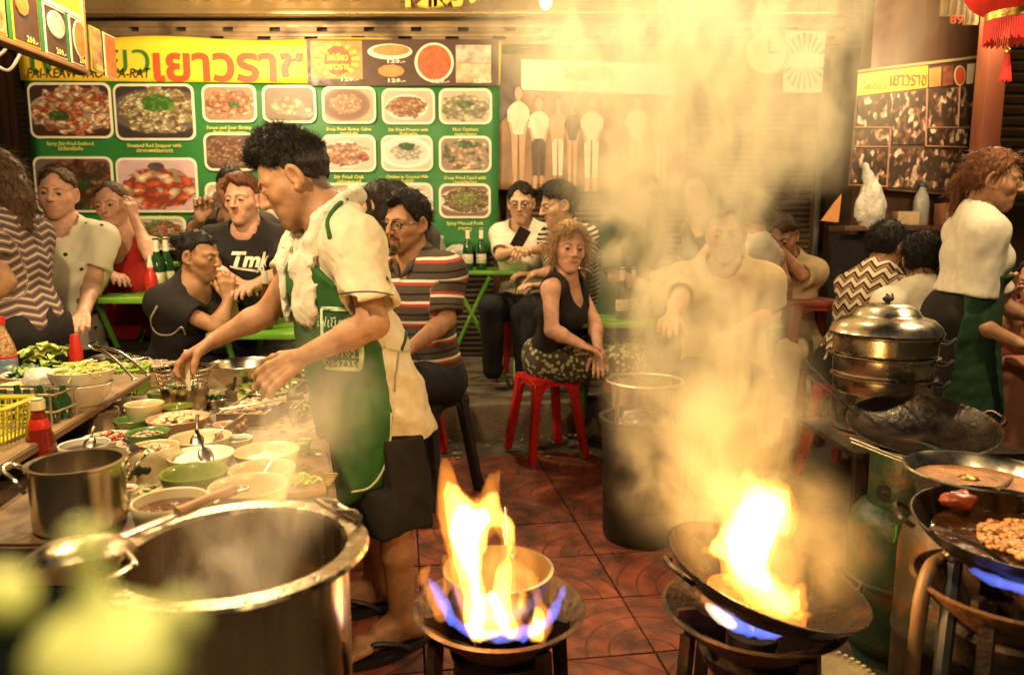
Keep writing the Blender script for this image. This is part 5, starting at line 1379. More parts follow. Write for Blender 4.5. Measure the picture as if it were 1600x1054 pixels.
# pink frames between the pictures
for a, b_ in (((1447, 139), (1445, 229)), ((1445, 229), (1510, 231)), ((1334, 230), (1390, 230)), ((1390, 200), (1384, 291)), ((1334, 200), (1391, 200)), ((1447, 200), (1513, 200)), ((1498, 136), (1495, 200)), ((1325, 289), (1385, 292))):
 bm = bmesh.new(); b_tube(bm, [Cp(*a, 0.014)-oc, Cp(*b_, 0.014)-oc], 0.006, 4); bm_obj('frame_bar', bm, mat('pinkish_frame', (0.42, 0.20, 0.12), rough=0.5), cb)
bm = bmesh.new()
b_tube(bm, [Cp(1338, 113, 0.02)-oc, Cp(1532, 90, 0.02)-oc, Cp(1548, 85, 0.02)-oc], 0.010, 6); bm_obj('top_batten', bm, mat('pale_batten', (0.42, 0.32, 0.17), rough=0.6), cb)
# small menu board high up with red digits
om = W(1497, 40, 4.2)
mb = root('price_board', om, 'small yellow board with red digits hanging beside the red lantern', 'sign'); ku = pxm(1, 4.2)
flat_poly('board', [(-29*ku, 12*ku), (6*ku, 12*ku), (6*ku, 0), (28*ku, 0), (28*ku, 70*ku), (-29*ku, 70*ku)], wall_frame(om), mat('aged_card', (0.30, 0.20, 0.07), rough=0.6, var=0.25, vscale=14), mb, om, 0.01)
for x in (-18, -7, 4, 12, 20): flat_poly('stroke', [((x-1.6)*ku, (14 if x < 8 else 4)*ku), ((x+1.6)*ku, (14 if x < 8 else 4)*ku), ((x+2.2)*ku, 66*ku), ((x-1.0)*ku, 66*ku)], wall_frame(om-Vector((0, 0.011, 0))), M_sep2, mb, om, 0.001)
print_text('89', 1492, 32, 13, M_bred, mb, om, 4.2, wpx=20, bold=0.03, dz=0.016)
# ---------------- stall sign close by at the upper left, running away from the viewer
xs = -1.60; ya, yb = 1.35, 2.86; zb = 1.752
ss = root('stall_sign', (xs, (ya+yb)/2, zb), 'long brown menu sign with photo panels hanging over the stall', 'sign')
so = Vector(ss.location)
bm = bmesh.new(); b_box(bm, (-0.012, 0, 0.20), (0.02, yb-ya, 0.42)); bm_obj('board', bm, M_bbrown, ss, smooth=False)
bm = bmesh.new(); b_box(bm, (0.002, 0, 0.004), (0.03, yb-ya, 0.016), bevel=0.002); b_box(bm, (0.002, yb-(ya+yb)/2, 0.2), (0.03, 0.014, 0.42), bevel=0.002); bm_obj('wooden_edge', bm, mat('sign_edge', (0.30, 0.15, 0.05), rough=0.5, var=0.2), ss)
def sgn(y0, y1, z0, z1, m, d, name='panel', par=None, poly=None):
 w, h = y1-y0, z1-z0
 M = Matrix(((0, 0, 1), (1, 0, 0), (0, 1, 0))).to_4x4(); M.translation = Vector((xs+d, (y0+y1)/2, zb+(z0+z1)/2))
 return flat_poly(name, poly or [(-w/2, -h/2), (w/2, -h/2), (w/2, h/2), (-w/2, h/2)], M, m, par or ss, so, 0.0015)
def yat(px):   # where along the sign a picture column lies, at mid height of the panels
 d = ray(px, 60); return d.y/d.x*xs
sgn(ya, yb, 0.205, 0.41, M_byellow, 0.002, 'title_strip')
sgn(ya, yb, 0.188, 0.203, M_bwhite, 0.003, 'white_line')
M_photo_or = mat('panel_orange', (0.55, 0.16, 0.03), rough=0.5, var=0.4, vscale=18)
M_photo_tan = mat('panel_tan', (0.48, 0.24, 0.08), rough=0.5, var=0.6, vscale=28)
M_photo_blue = mat('panel_seafood', (0.60, 0.42, 0.30), rough=0.5, var=0.5, vscale=40, col2=(0.05, 0.09, 0.22), c2scale=14)
for k, (p0, p1, kind) in enumerate(((-90, -45, 'tan'), (-40, 9, 'tan'), (19, 60, 'crab'), (68, 101, 'sea'), (107, 133, 'oval'), (137, 156, 'tan'), (159, 177, 'tan2'))):
 y0, y1 = yat(p0), yat(p1)
 pn = sgn(y0, y1, 0.018, 0.184, M_byellow if kind in ('crab', 'tan') else M_bwhite, 0.004)
 m_ = {'tan': M_photo_tan, 'tan2': M_photo_or}.get(kind, M_bbrown)
 sgn(y0+0.006, y1-0.006, 0.024, 0.178, m_, 0.007, 'picture', pn)
 yc = (y0+y1)/2; hw = (y1-y0)/2
 if kind == 'oval':
  sgn(y0, y1, 0.0, 0.2, M_bwhite, 0.010, 'picture', pn, disc(0, 0.012, hw*0.78, 0.066)); sgn(y0, y1, 0.0, 0.2, M_photo_or, 0.012, 'picture', pn, disc(0, 0.012, hw*0.68, 0.060))
 elif kind == 'sea':
  sgn(y0, y1, 0.0, 0.2, M_bwhite, 0.010, 'picture', pn, disc(0, 0.025, hw*0.80, 0.045)); sgn(y0, y1, 0.0, 0.2, M_photo_blue, 0.012, 'picture', pn, disc(0, 0.025, hw*0.72, 0.040))
 elif kind == 'crab':
  sgn(y0, y1, 0.0, 0.2, M_photo_or, 0.010, 'picture', pn, disc(-0.02, 0.04, hw*0.5, 0.035, 9))
 if kind in ('oval', 'sea', 'crab', 'tan'):
  me = text_mesh('200.-', 0.028, 0.0, 1, bold=0.001); me.materials.append(M_bcap)
  o = link(bpy.data.objects.new('lettering', me), pn); o.location = Vector((xs+0.014, yc+hw*0.2, zb+0.035))-so; o.rotation_euler = (math.pi/2, 0, math.pi/2)
 if k > 1: sgn(y0-0.022, y0-0.004, 0.018, 0.184, M_bgreen, 0.004, 'green_bar')
me = text_mesh('เยาวราช', 0.16, 0.0, 2, bold=0.004); me.materials.append(M_bred)
o = link(bpy.data.objects.new('lettering', me), ss); o.location = Vector((xs+0.006, 2.55, zb+0.30))-so; o.rotation_euler = (math.pi/2, 0, math.pi/2)
bm = bmesh.new()
for y in (1.5, 2.1, 2.8): b_tube(bm, [Vector((-0.012, y-so.y, 0.40)), Vector((-0.012, y-so.y, 0.75))], 0.006, 6)
bm_obj('hanger', bm, M_dark, ss)
# white cable at the left
bm = bmesh.new(); b_tube(bm, catmull([W(-25, 15, 2.9), W(5, 60, 2.9), W(8, 78, 2.9), W(-10, 95, 2.9), W(10, 110, 2.92), W(24, 98, 2.95), W(40, 60, 3.0), W(60, -30, 3.1)], 6), 0.006, 6)
tag(bm_obj('hanging_cable', bm, mat('white_cable', (0.6, 0.56, 0.5), rough=0.4)), 'white looped cable hanging beside the stall sign', 'cable')
print('banners', round(time.time()-T0, 1))
# ================================================================ the food table and what stands on it
ZS = 0.62
def depth(p): return p.y*_ct+(CAM_H-p.z)*_st
M_ss = mat('stainless', (0.62, 0.54, 0.42), rough=0.22, metal=1.0, var=0.08, vscale=4, bump=0.04, bscale=25, rvar=0.08)
M_ss_dull = mat('dull_stainless', (0.50, 0.42, 0.31), rough=0.38, metal=1.0, var=0.18, vscale=9, bump=0.10, bscale=60)
M_alu = mat('worn_aluminium', (0.55, 0.45, 0.32), rough=0.36, metal=1.0, var=0.22, vscale=8, bump=0.12, bscale=50, col2=(0.20, 0.12, 0.06), c2scale=5, c2lo=0.58, c2hi=0.75)
M_mel_cream = mat('cream_melamine', (0.62, 0.52, 0.30), rough=0.28, var=0.06, coat=0.2)
M_mel_pink = mat('peach_melamine', (0.58, 0.38, 0.24), rough=0.28, var=0.06, coat=0.2)
M_mel_white = mat('white_melamine', (0.70, 0.64, 0.50), rough=0.25, var=0.05, coat=0.2)
M_mel_green = mat('green_melamine', (0.12, 0.22, 0.06), rough=0.28, var=0.08, coat=0.2)
M_mel_olive = mat('olive_melamine', (0.20, 0.24, 0.035), rough=0.28, var=0.08, coat=0.2)
M_tabletop = mat('table_sheet', (0.20, 0.135, 0.075), rough=0.42, var=0.3, vscale=6, bump=0.2, bscale=40, col2=(0.09, 0.055, 0.028), c2scale=5)
M_panel = mat('dark_green_panel', (0.022, 0.050, 0.034), rough=0.5, var=0.3, vscale=6)
M_plank = mat('greasy_plank', (0.20, 0.125, 0.06), rough=0.5, var=0.35, vscale=9, bump=0.3, bscale=50, stretch=(1, 0.2, 1))
tA, tB = Vector((-1.9, 1.21, ZS)), Vector((-0.29, 1.21, ZS)); tC = Wz(495, 574, ZS); tD = Vector((-2.9, tC.y, ZS))
tab = root('food_table', (-1.0, 1.9, 0), 'low metal-topped food table crowded with bowls beside the cook', 'table')
to = Vector(tab.location)
bm = bmesh.new(); b_prism(bm, [(p.x-to.x, p.y-to.y) for p in (tA, tB, tC, tD)], ZS-0.03, ZS, bevel=0.006); bm_obj('top', bm, M_tabletop, tab)
bm = bmesh.new(); b_box(bm, (-0.095, 1.222-to.y, ZS-0.055), (1.60, 0.012, 0.046), bevel=0.003); bm_obj('front_rail', bm, mat('tan_rail', (0.30, 0.19, 0.10), rough=0.45, var=0.3, vscale=9), tab)
bm = bmesh.new(); b_box(bm, (-0.095, 1.232-to.y, (ZS-0.08)/2), (1.60, 0.010, ZS-0.09)); bm_obj('front_panel', bm, M_panel, tab)
for q in (tB, tC): 
 bm = bmesh.new(); b_box(bm, (q.x-to.x-0.06, q.y-to.y+(0.06 if q is tB else -0.06), ZS/2-0.02), (0.04, 0.04, ZS-0.04)); bm_obj('leg', bm, M_dark, tab)
me = text_mesh('\u2022 6 5', 0.03, 0.0, 1); me.materials.append(M_bcap); o = link(bpy.data.objects.new('lettering', me), tab); o.location = Vector((W(70, 868, 1.2).x, 1.2255, W(70, 866, 1.2).z))-to; o.rotation_euler = (math.pi/2, 0, 0)
# ---------------- fillings
def blobs(bm, R, z, n, s, rs, mi=None, h=0.3, flat=0.6, mats=1):
 for k in range(n):
  a = rs.uniform(0, 6.283); r = R*math.sqrt(rs.uniform(0, 1))
  q = s*rs.uniform(0.6, 1.3)
  rot = Matrix.Rotation(rs.uniform(0, 3), 3, 'Z') @ Matrix.Rotation(rs.uniform(-0.6, 0.6), 3, 'X')
  vv = b_ball(bm, (r*math.cos(a), r*math.sin(a), z+h*R*(1-(r/R)**2)*rs.uniform(0.5, 1.0)), (q*rs.uniform(0.7, 1.6), q*0.8, q*flat), 7, 5, mi=rs.randrange(mats) if mats > 1 else 0, rot=rot)
  for v in vv: v.co += Vector(mnoise.noise_vector(v.co*90))*q*0.35
def shreds(bm, R, z, n, L, rs, w=0.003, mats=1, h=0.25):
 for k in range(n):
  a = rs.uniform(0, 6.283); r = R*math.sqrt(rs.uniform(0, 1)); b = rs.uniform(0, 6.283); l = L*rs.uniform(0.5, 1.2)
  c = Vector((r*math.cos(a), r*math.sin(a), z+h*R*(1-(r/R)**2)*rs.uniform(0.3, 1.0)))
  d = Vector((math.cos(b), math.sin(b), rs.uniform(-0.35, 0.5)))*l/2; up = Vector((rs.uniform(-1, 1), rs.uniform(-1, 1), 1))*l*0.2
  b_tube(bm, catmull([c-d, c+up*0.6, c+d], 3), w*rs.uniform(0.7, 1.3), 4, mi=rs.randrange(mats))
def leaves(bm, R, z, n, L, rs, mats=1, h=0.4, c0=(0, 0)):
 for k in range(n):
  a = rs.uniform(0, 6.283); r = R*math.sqrt(rs.uniform(0, 1)); b = rs.uniform(0, 6.283)
  c = Vector((c0[0]+r*math.cos(a), c0[1]+r*math.sin(a), z+h*R*(1-(r/R)**2)*rs.uniform(0.3, 1.0)))
  d = Vector((math.cos(b), math.sin(b), rs.uniform(-0.2, 0.7))).normalized(); s = Vector((-d.y, d.x, rs.uniform(-0.3, 0.3))).normalized(); nn = d.cross(s)
  l = L*rs.uniform(0.6, 1.3); row = []; mi = rs.randrange(mats)
  for t in (0, 0.3, 0.65, 1.0):
   w = l*0.36*math.sin(math.pi*(0.12+0.8*t)); p = c+d*l*t+nn*l*0.25*math.sin(t*3)
   row.append([bm.verts.new(p+s*w*x+nn*(abs(x)*w*0.5+rs.uniform(-1, 1)*l*0.06)) for x in (-1, 0, 1)])
  for A, B in zip(row[:-1], row[1:]):
   for i in range(2): f = bm.faces.new((A[i], A[i+1], B[i+1], B[i])); f.material_index = mi
M_leaf = mat('lettuce', (0.20, 0.30, 0.035), rough=0.45, var=0.35, vscale=40)
M_leaf2 = mat('pale_leaf', (0.42, 0.46, 0.10), rough=0.45, var=0.3, vscale=40)
M_herb = mat('dark_herb', (0.045, 0.11, 0.015), rough=0.45, var=0.3, vscale=40)
M_prawn = mat('prawn_flesh', (0.58, 0.32, 0.18), rough=0.35, var=0.3, vscale=50)
M_pale_meat = mat('pale_seafood', (0.62, 0.48, 0.30), rough=0.35, var=0.25, vscale=40)
M_mush = mat('oyster_mushroom', (0.60, 0.48, 0.26), rough=0.5, var=0.25, vscale=50)
M_minced = mat('minced_meat', (0.34, 0.20, 0.11), rough=0.5, var=0.4, vscale=80)
M_flour = mat('white_flour', (0.78, 0.74, 0.62), rough=0.9, var=0.06, vscale=40, bump=0.6, bscale=120)
M_brownsauce = mat('brown_sauce', (0.10, 0.035, 0.012), rough=0.08, var=0.5, vscale=18, bump=0.5, bscale=40, rvar=0.03)
M_darksauce = mat('dark_sauce', (0.02, 0.009, 0.006), rough=0.06, var=0.2, rvar=0.03)
M_broth = mat('pale_broth', (0.48, 0.36, 0.16), rough=0.10, var=0.15, rvar=0.04)
M_chili = mat('red_chili', (0.36, 0.035, 0.012), rough=0.3, var=0.4, vscale=60)
M_noodle = mat('noodles', (0.55, 0.50, 0.22), rough=0.4, var=0.2, vscale=60)
M_rice = mat('cooked_rice', (0.72, 0.64, 0.48), rough=0.6, var=0.1, vscale=60)
M_brownfood = mat('browned_meat', (0.20, 0.085, 0.03), rough=0.4, var=0.4, vscale=50)
def bowl_shell(bm, R, h, foot=0.5, th=0.004, mi=0, shape=1.0, seg=36):
 prof = [(0, 0.004), (foot*R, 0.004), (foot*R+0.003, 0.0), (foot*R+0.006, 0.002)]
 for t in (0.15, 0.35, 0.6, 0.82, 1.0):
  prof.append((R*(foot+(1-foot)*(t**(0.62*shape))), 0.004+(h-0.004)*t))
 prof.append((R-th*0.3, h+0.0015)); prof.append((R-th, h))
 for t in (0.82, 0.6, 0.35, 0.15):
  prof.append((R*(foot+(1-foot)*(t**(0.62*shape)))-th, 0.006+(h-0.006)*t+0.001))
 prof.append((foot*R-0.002, 0.010)); prof.append((0, 0.009))
 b_lathe(bm, prof, seg, mi=mi)
def bowl(px, py, wpx, hb, m, label, fill=None, level=0.72, foot=0.55, zb=ZS, name='bowl', cat='bowl', shape=1.0, seed=0, group='bowls on the food table', decor=None):
 c = Wz(px, py, zb+hb); R = wpx/2/FPX*depth(c)
 r = root(name, (c.x, c.y, zb), label, cat, group)
 bm = bmesh.new(); bowl_shell(bm, R, hb, foot, 0.004, shape=shape); bm_obj('shell', bm, m, r, sharp=50)
 rs = random.Random(seed+int(px)); zl = hb*level; Rf = R*(foot+(1-foot)*(level**(0.62*shape)))-0.005
 if fill:
  kind = fill[0]; ms = fill[1:]; bm = bmesh.new()
  if kind == 'liquid':
   b_lathe(bm, [(0, zl), (Rf*0.5, zl+0.0004), (Rf, zl-0.001)], 32); f = bm_obj('filling', bm, ms[0], r)
  elif kind == 'mound':
   def fn(p, a): return p+Vector((0, 0, 0.012*mnoise.noise(Vector((p.x*40+seed, p.y*40, 1)))+0.006*mnoise.noise(Vector((p.x*110, p.y*110, seed)))))
   b_lathe(bm, [(0, zl+Rf*0.22), (Rf*0.2, zl+Rf*0.21), (Rf*0.4, zl+Rf*0.17), (Rf*0.6, zl+Rf*0.11), (Rf*0.8, zl+Rf*0.04), (Rf, zl-0.006)], 40, fn=fn); bm_obj('filling', bm, ms[0], r, sharp=0)
  elif kind == 'chunks':
   b_lathe(bm, [(0, zl), (Rf, zl-0.004)], 24); blobs(bm, Rf*0.86, zl, 60, Rf*0.15, rs, mats=len(ms)); bm_obj('filling', bm, list(ms), r)
  elif kind == 'mince':
   b_lathe(bm, [(0, zl), (Rf, zl-0.004)], 24); blobs(bm, Rf*0.9, zl, 150, Rf*0.085, rs, mats=len(ms), h=0.35); bm_obj('filling', bm, list(ms), r)
  elif kind == 'shreds':
   b_lathe(bm, [(0, zl), (Rf, zl-0.004)], 24); shreds(bm, Rf*0.85, zl+0.004, 120, Rf*0.8, rs, mats=len(ms)); bm_obj('filling', bm, list(ms), r)
  elif kind == 'leaves':
   b_lathe(bm, [(0, zl), (Rf, zl-0.004)], 24); leaves(bm, Rf*0.8, zl, 60, Rf*0.5, rs, mats=len(ms)); bm_obj('filling', bm, list(ms), r, sharp=0)
 if decor:
  bm = bmesh.new()
  for k in range(7):
   a = math.radians(235+k*7+rs.uniform(-3, 3)); zz = hb*(0.25+0.4*rs.random()); rr = R*(foot+(1-foot)*((zz/hb)**(0.62*shape)))+0.0005
   b_ball(bm, (rr*math.cos(a), rr*math.sin(a), zz), (0.006, 0.002, 0.010), 8, 6, rot=Matrix.Rotation(a+math.pi/2, 3, 'Z') @ Matrix.Rotation(rs.uniform(-1, 1), 3, 'Y'))
  bm_obj('painted_motif', bm, decor, r)
 return r, R, c
def spoon(a, b, label, m=M_ss, bowl_r=0.016, cat='spoon', group='spoons standing in the bowls'):
 """handle end a, bowl end b"""
 a, b = Vector(a), Vector(b); d = (b-a).normalized()
 r = root('spoon', b, label, cat, group)
 bm = bmesh.new(); pts = catmull([a-b, (a-b)*0.5+Vector((0, 0, 0.004)), -d*bowl_r], 5); b_tube(bm, pts, [0.0042-0.0018*i/(len(pts)-1) for i in range(len(pts))], 6); bm_obj('handle', bm, m, r)
 bm = bmesh.new(); vv = b_ball(bm, (0, 0, 0), (bowl_r, bowl_r*1.5, bowl_r*0.35), 12, 8, rot=frame_to(d) @ Matrix.Rotation(math.pi/2, 3, 'X')); bm_obj('scoop', bm, m, r)
 return r
bowl(225, 630, 58, 0.060, M_mel_cream, 'top cream bowl of the small stack behind the green bowls', ('liquid', M_minced), 0.8, zb=ZS+0.02)
bowl(225, 637, 57, 0.050, M_mel_cream, 'lower cream bowl of the small stack behind the green bowls', None, foot=0.5)
bowl(277, 634, 50, 0.050, M_mel_olive, 'small pale-lined bowl just in front of the steel basket', ('liquid', M_broth), 0.45)
bowl(207, 654, 56, 0.050, M_mel_green, 'empty green bowl behind the bowl of minced meat', None)
bowl(278, 652, 92, 0.055, M_mel_pink, 'wide peach bowl heaped with torn mushrooms', ('chunks', M_mush, M_pale_meat, M_mush), 0.85)
bowl(231, 674, 64, 0.060, M_mel_green, 'green bowl of pale minced meat', ('mince', M_minced, M_pale_meat), 0.8)
bowl(240, 697, 76, 0.078, M_mel_cream, 'deep cream bowl of shrimp with a dark painted flower', ('mince', M_pale_meat, M_prawn, M_pale_meat), 0.85, foot=0.72, decor=M_dark)
bowl(313, 682, 94, 0.048, M_mel_cream, 'cream bowl holding a spoon behind the bowl of white paste', ('liquid', M_broth), 0.35)
bowl(314, 709, 100, 0.058, M_mel_white, 'white bowl filled to the brim with thick white paste', ('mound', M_flour), 0.86, seed=4)
bowl(417, 703, 100, 0.055, M_mel_cream, 'large cream bowl of white flour at the table edge', ('mound', M_flour), 0.60, seed=9)
bowl(303, 736, 101, 0.076, M_mel_olive, 'olive green bowl, empty, behind the brown sauce', ('liquid', M_mel_olive), 0.25)
bowl(410, 731, 101, 0.074, M_mel_cream, 'cream bowl of pale broth below the flour bowl', ('liquid', M_broth), 0.62)
bowl(388, 757, 120, 0.092, M_mel_cream, 'wide cream bowl of broth under the ladle handle', ('liquid', M_broth), 0.5)
bowl(266, 780, 114, 0.092, M_mel_cream, 'cream bowl of glossy brown sauce beside the big pot', ('liquid', M_brownsauce), 0.84, foot=0.68, decor=M_darksauce)
bowl(132, 693, 74, 0.060, M_mel_white, 'jar-like bowl of black sauce behind the small saucepan', ('liquid', M_darksauce), 0.8, foot=0.85)
bowl(153, 640, 60, 0.055, mat('clear_tub', (0.55, 0.40, 0.26), rough=0.2, var=0.1, trans=0.35), 'translucent square-sided tub of red chili paste', ('mince', M_chili, M_chili, M_minced), 0.7, foot=0.85)
bowl(170, 682, 78, 0.030, M_mel_white, 'shallow dish of chopped red chilies', ('mince', M_chili, M_chili, M_noodle), 0.8, foot=0.7, cat='dish')
bowl(215, 690, 60, 0.030, M_mel_white, 'shallow dish of mixed spices beside the chilies', ('mince', M_minced, M_chili, M_pale_meat), 0.8, foot=0.7, cat='dish')
bowl(120, 657, 58, 0.035, mat('dark_bowl', (0.03, 0.04, 0.035), rough=0.3), 'dark glassy bowl behind the ketchup bottle', ('liquid', M_darksauce), 0.5)
# spoons
p0 = Wz(308, 690, ZS+0.05)
spoon(W(308, 648, p0.y+0.05), p0, 'steel spoon leaning in the cream bowl behind the white paste')
p1 = Wz(322, 712, ZS+0.075)
spoon(W(307, 672, p1.y+0.03), p1, 'steel spoon stuck in the white paste')
p2 = Wz(148, 648, ZS+0.045); spoon(W(188, 622, p2.y+0.05), p2, 'steel spoon resting in the chili paste tub')
p3 = Wz(140, 695, ZS+0.05); spoon(W(147, 667, p3.y+0.04), p3, 'thin spoon in the bowl of black sauce')
p4 = Wz(212, 702, ZS+0.07); spoon(W(192, 686, p4.y+0.0), p4, 'dark-handled spoon in the painted shrimp bowl', M_dark)
p5 = Wz(398, 768, ZS+0.04); spoon(W(425, 722, p5.y+0.06), p5, 'flat spoon standing in the wide broth bowl', M_ss_dull, 0.02)
# ---------------- scraps of onion, chili and herb on the table
bm = bmesh.new(); rs = random.Random(21)
for k in range(900):
 px = rs.uniform(185, 330); py = rs.uniform(640, 800)
 if px > 260 and rs.random() < 0.5: continue
 p = Wz(px, py, ZS+0.002); s = rs.uniform(0.0025, 0.007)
 vv = b_ball(bm, (p.x, p.y, ZS+s*0.4), (s*rs.uniform(0.8, 2.2), s, s*0.5), 5, 4, mi=rs.choice((0, 0, 0, 1, 2, 3)), rot=Matrix.Rotation(rs.uniform(0, 3), 3, 'Z'))
tag(bm_obj('chopped_scraps', bm, [M_noodle, M_chili, M_herb, M_pale_meat]), 'chopped onion, herb and chili scraps strewn on the table', 'food scraps', kind='stuff')
# ---------------- small saucepan
def pot(name, c, R, h, label, m, cat='pot', rim=0.006, wall=0.004, handles=(), inner=None):
 r = root(name, c, label, cat)
 prof = [(0, 0.003), (R*0.92, 0.0), (R*0.985, 0.006), (R, 0.02), (R, h-0.004), (R+rim, h), (R+rim, h+0.004), (R-wall, h+0.003), (R-wall, 0.012), (R-wall-0.012, 0.008), (0, 0.008)]
 bm = bmesh.new(); b_lathe(bm, prof, 56); bm_obj('body', bm, m, r, sharp=35)
 return r
cp = Wz(120, 816, ZS)
cR = 66/FPX*depth(Wz(120, 722, ZS+0.115))
ct_ = Wz(120, 722, ZS+0.118)
sp_ = pot('saucepan', (ct_.x, ct_.y, ZS), cR, 0.118, 'small stainless pot with loop handles at the table front', M_ss)
for sg, an in ((1, 40), (-1, 195)):
 bm = bmesh.new(); a = math.radians(an); d = Vector((math.cos(a), math.sin(a), 0)); t = Vector((-d.y, d.x, 0))
 pts = catmull([d*cR-t*0.028+Vector((0, 0, 0.075)), d*(cR+0.012)-t*0.03+Vector((0, 0, 0.10)), d*(cR+0.035)-t*0.018+Vector((0, 0, 0.118)), d*(cR+0.035)+t*0.018+Vector((0, 0, 0.118)), d*(cR+0.012)+t*0.03+Vector((0, 0, 0.10)), d*cR+t*0.028+Vector((0, 0, 0.075))], 5)
 b_tube(bm, pts, 0.004, 8); bm_obj('handle', bm, M_ss, sp_)
# ---------------- big stock pot
ZP = 0.72
pc = Wz(369, 853, ZP); PR = 171/FPX*depth(pc)
bp_ = root('stock_pot', (pc.x, pc.y, 0.30), 'huge steaming stainless stock pot with a flat wide rim', 'pot')
H = ZP-0.30; RO = 204/FPX*depth(pc)
M_potsteel = mat('stock_pot_steel', (0.52, 0.43, 0.30), rough=0.24, metal=1.0, var=0.28, vscale=16, bump=0.12, bscale=22, stretch=(1, 1, 0.14), col2=(0.26, 0.17, 0.09), c2scale=9, c2lo=0.56, c2hi=0.78)
bm = bmesh.new()
b_lathe(bm, [(0, 0), (PR-0.01, 0), (PR, 0.012), (PR, H-0.008), (RO-0.004, H-0.010), (RO, H-0.005), (RO-0.003, H), (PR-0.001, H-0.001), (PR-0.006, H-0.007), (PR-0.008, 0.02), (0, 0.016)], 96); bm_obj('body', bm, M_potsteel, bp_, sharp=30)
bm = bmesh.new(); b_lathe(bm, [(0, H-0.15), (PR*0.6, H-0.15), (PR-0.008, H-0.151)], 48); bm_obj('soup', bm, mat('dark_broth', (0.16, 0.085, 0.03), rough=0.08, var=0.3, vscale=6, bump=0.2, bscale=14, rvar=0.03), bp_)
def rim_handle(an, name='handle'):
 a = math.radians(an); d = Vector((math.cos(a), math.sin(a), 0)); t = Vector((-d.y, d.x, 0)); rc = (PR+RO)/2
 bm = bmesh.new()
 pts = [d*(rc+0.004)-t*0.030, d*(rc+0.004)-t*0.030+Vector((0, 0, 0.014)), d*(rc-0.026)-t*0.030+Vector((0, 0, 0.024)), d*(rc-0.032)-t*0.022+Vector((0, 0, 0.026)), d*(rc-0.032)+t*0.022+Vector((0, 0, 0.026)), d*(rc-0.026)+t*0.030+Vector((0, 0, 0.024)), d*(rc+0.004)+t*0.030+Vector((0, 0, 0.014)), d*(rc+0.004)+t*0.030]
 b_tube(bm, [q+Vector((0, 0, H)) for q in catmull(pts, 3)], 0.0042, 8); bm_obj(name, bm, M_ss, bp_)
 bm = bmesh.new(); b_tube(bm, [d*(rc+0.006)-t*0.036+Vector((0, 0, H+0.006)), d*(rc+0.006)+t*0.036+Vector((0, 0, H+0.006))], 0.007, 10); bm_obj('hinge', bm, M_ss, bp_)
rim_handle(222); rim_handle(42)
bm = bmesh.new(); hr_ = random.Random(5)
for k in range(26):
 a = math.radians(hr_.uniform(235, 330)); q = hr_.uniform(PR+0.004, RO-0.005); s = hr_.uniform(0.0012, 0.003)
 b_ball(bm, (q*math.cos(a), q*math.sin(a), H+0.0005), (s, s*1.3, s*0.6), 6, 4)
bm_obj('rim_splashes', bm, M_rice, bp_)
# stand under the pot
st_ = root('pot_stand', (pc.x, pc.y, 0), 'iron ring stand under the huge stock pot', 'stand')
bm = bmesh.new(); b_tube(bm, [Vector((PR*0.9*math.cos(a), PR*0.9*math.sin(a), 0.285)) for a in [2*math.pi*k/32 for k in range(32)]], 0.012, 8, closed=True); bm_obj('ring', bm, M_dark, st_)
for k in range(3):
 a = 2*math.pi*k/3+0.4; bm = bmesh.new(); b_tube(bm, [(PR*0.9*math.cos(a), PR*0.9*math.sin(a), 0.28), (PR*1.0*math.cos(a), PR*1.0*math.sin(a), -0.012)], 0.012, 8); bm_obj('leg', bm, M_dark, st_)
# ladle lying over the rim
la = Wz(160, 850, ZP+0.028); lb = W(415, 748, 1.20)
lb = Wz(408, 752, ZP+0.035)
lad = root('ladle', la, 'big steel ladle lying across the stock pot rim', 'ladle'); dl = (lb-la).normalized()
M_ladle = mat('ladle_steel', (0.60, 0.50, 0.36), rough=0.3, metal=1.0, var=0.15, vscale=20, bump=0.1, bscale=80)
bm = bmesh.new(); sl = Vector((-dl.y, dl.x, 0)).normalized(); ul = dl.cross(sl)*1.0
cen = Vector((0, 0, -0.012))-dl*0.03
Rm = Matrix((dl, sl, Vector((0, 0, 1)))).transposed()
prof = []
for k in range(9):
 a = math.pi/2*k/8; prof.append((0.066*math.sin(a), 0.036*math.cos(a)))
prof += [(0.063, 0.0), (0.056, 0.016), (0.04, 0.027), (0, 0.033)]
Ml = Matrix.Translation(cen) @ (Rm.to_4x4() @ Matrix.Rotation(math.radians(-18), 4, 'X') @ Matrix.Rotation(math.radians(12), 4, 'Y'))
b_lathe(bm, prof, 28, Ml, sx=1.05, sy=0.88); bm_obj('scoop', bm, M_ladle, lad)
L = (lb-la).length
bm = bmesh.new(); b_box(bm, dl*(0.02+L*0.30), (L*0.60, 0.016, 0.004), rot=Matrix((dl, dl.cross(Vector((0, 0, 1))).normalized()*-1, Vector((0, 0, 1)))).transposed(), bevel=0.0015); bm_obj('neck', bm, M_ladle, lad)
bm = bmesh.new(); b_tube(bm, [dl*(L*0.42)+Vector((0, 0, 0.003)), dl*(L*0.80)+Vector((0, 0, 0.004))], 0.0085, 12); bm_obj('wooden_grip', bm, mat('ladle_wood', (0.30, 0.14, 0.05), rough=0.45, var=0.25, vscale=30), lad)
bm = bmesh.new(); b_tube(bm, catmull([dl*(L*0.80)+Vector((0, 0, 0.004)), dl*(L*0.87)+sl*0.007, dl*(L*0.90), dl*(L*0.87)-sl*0.007, dl*(L*0.80)], 4), 0.002, 6); bm_obj('hook', bm, M_ss, lad)
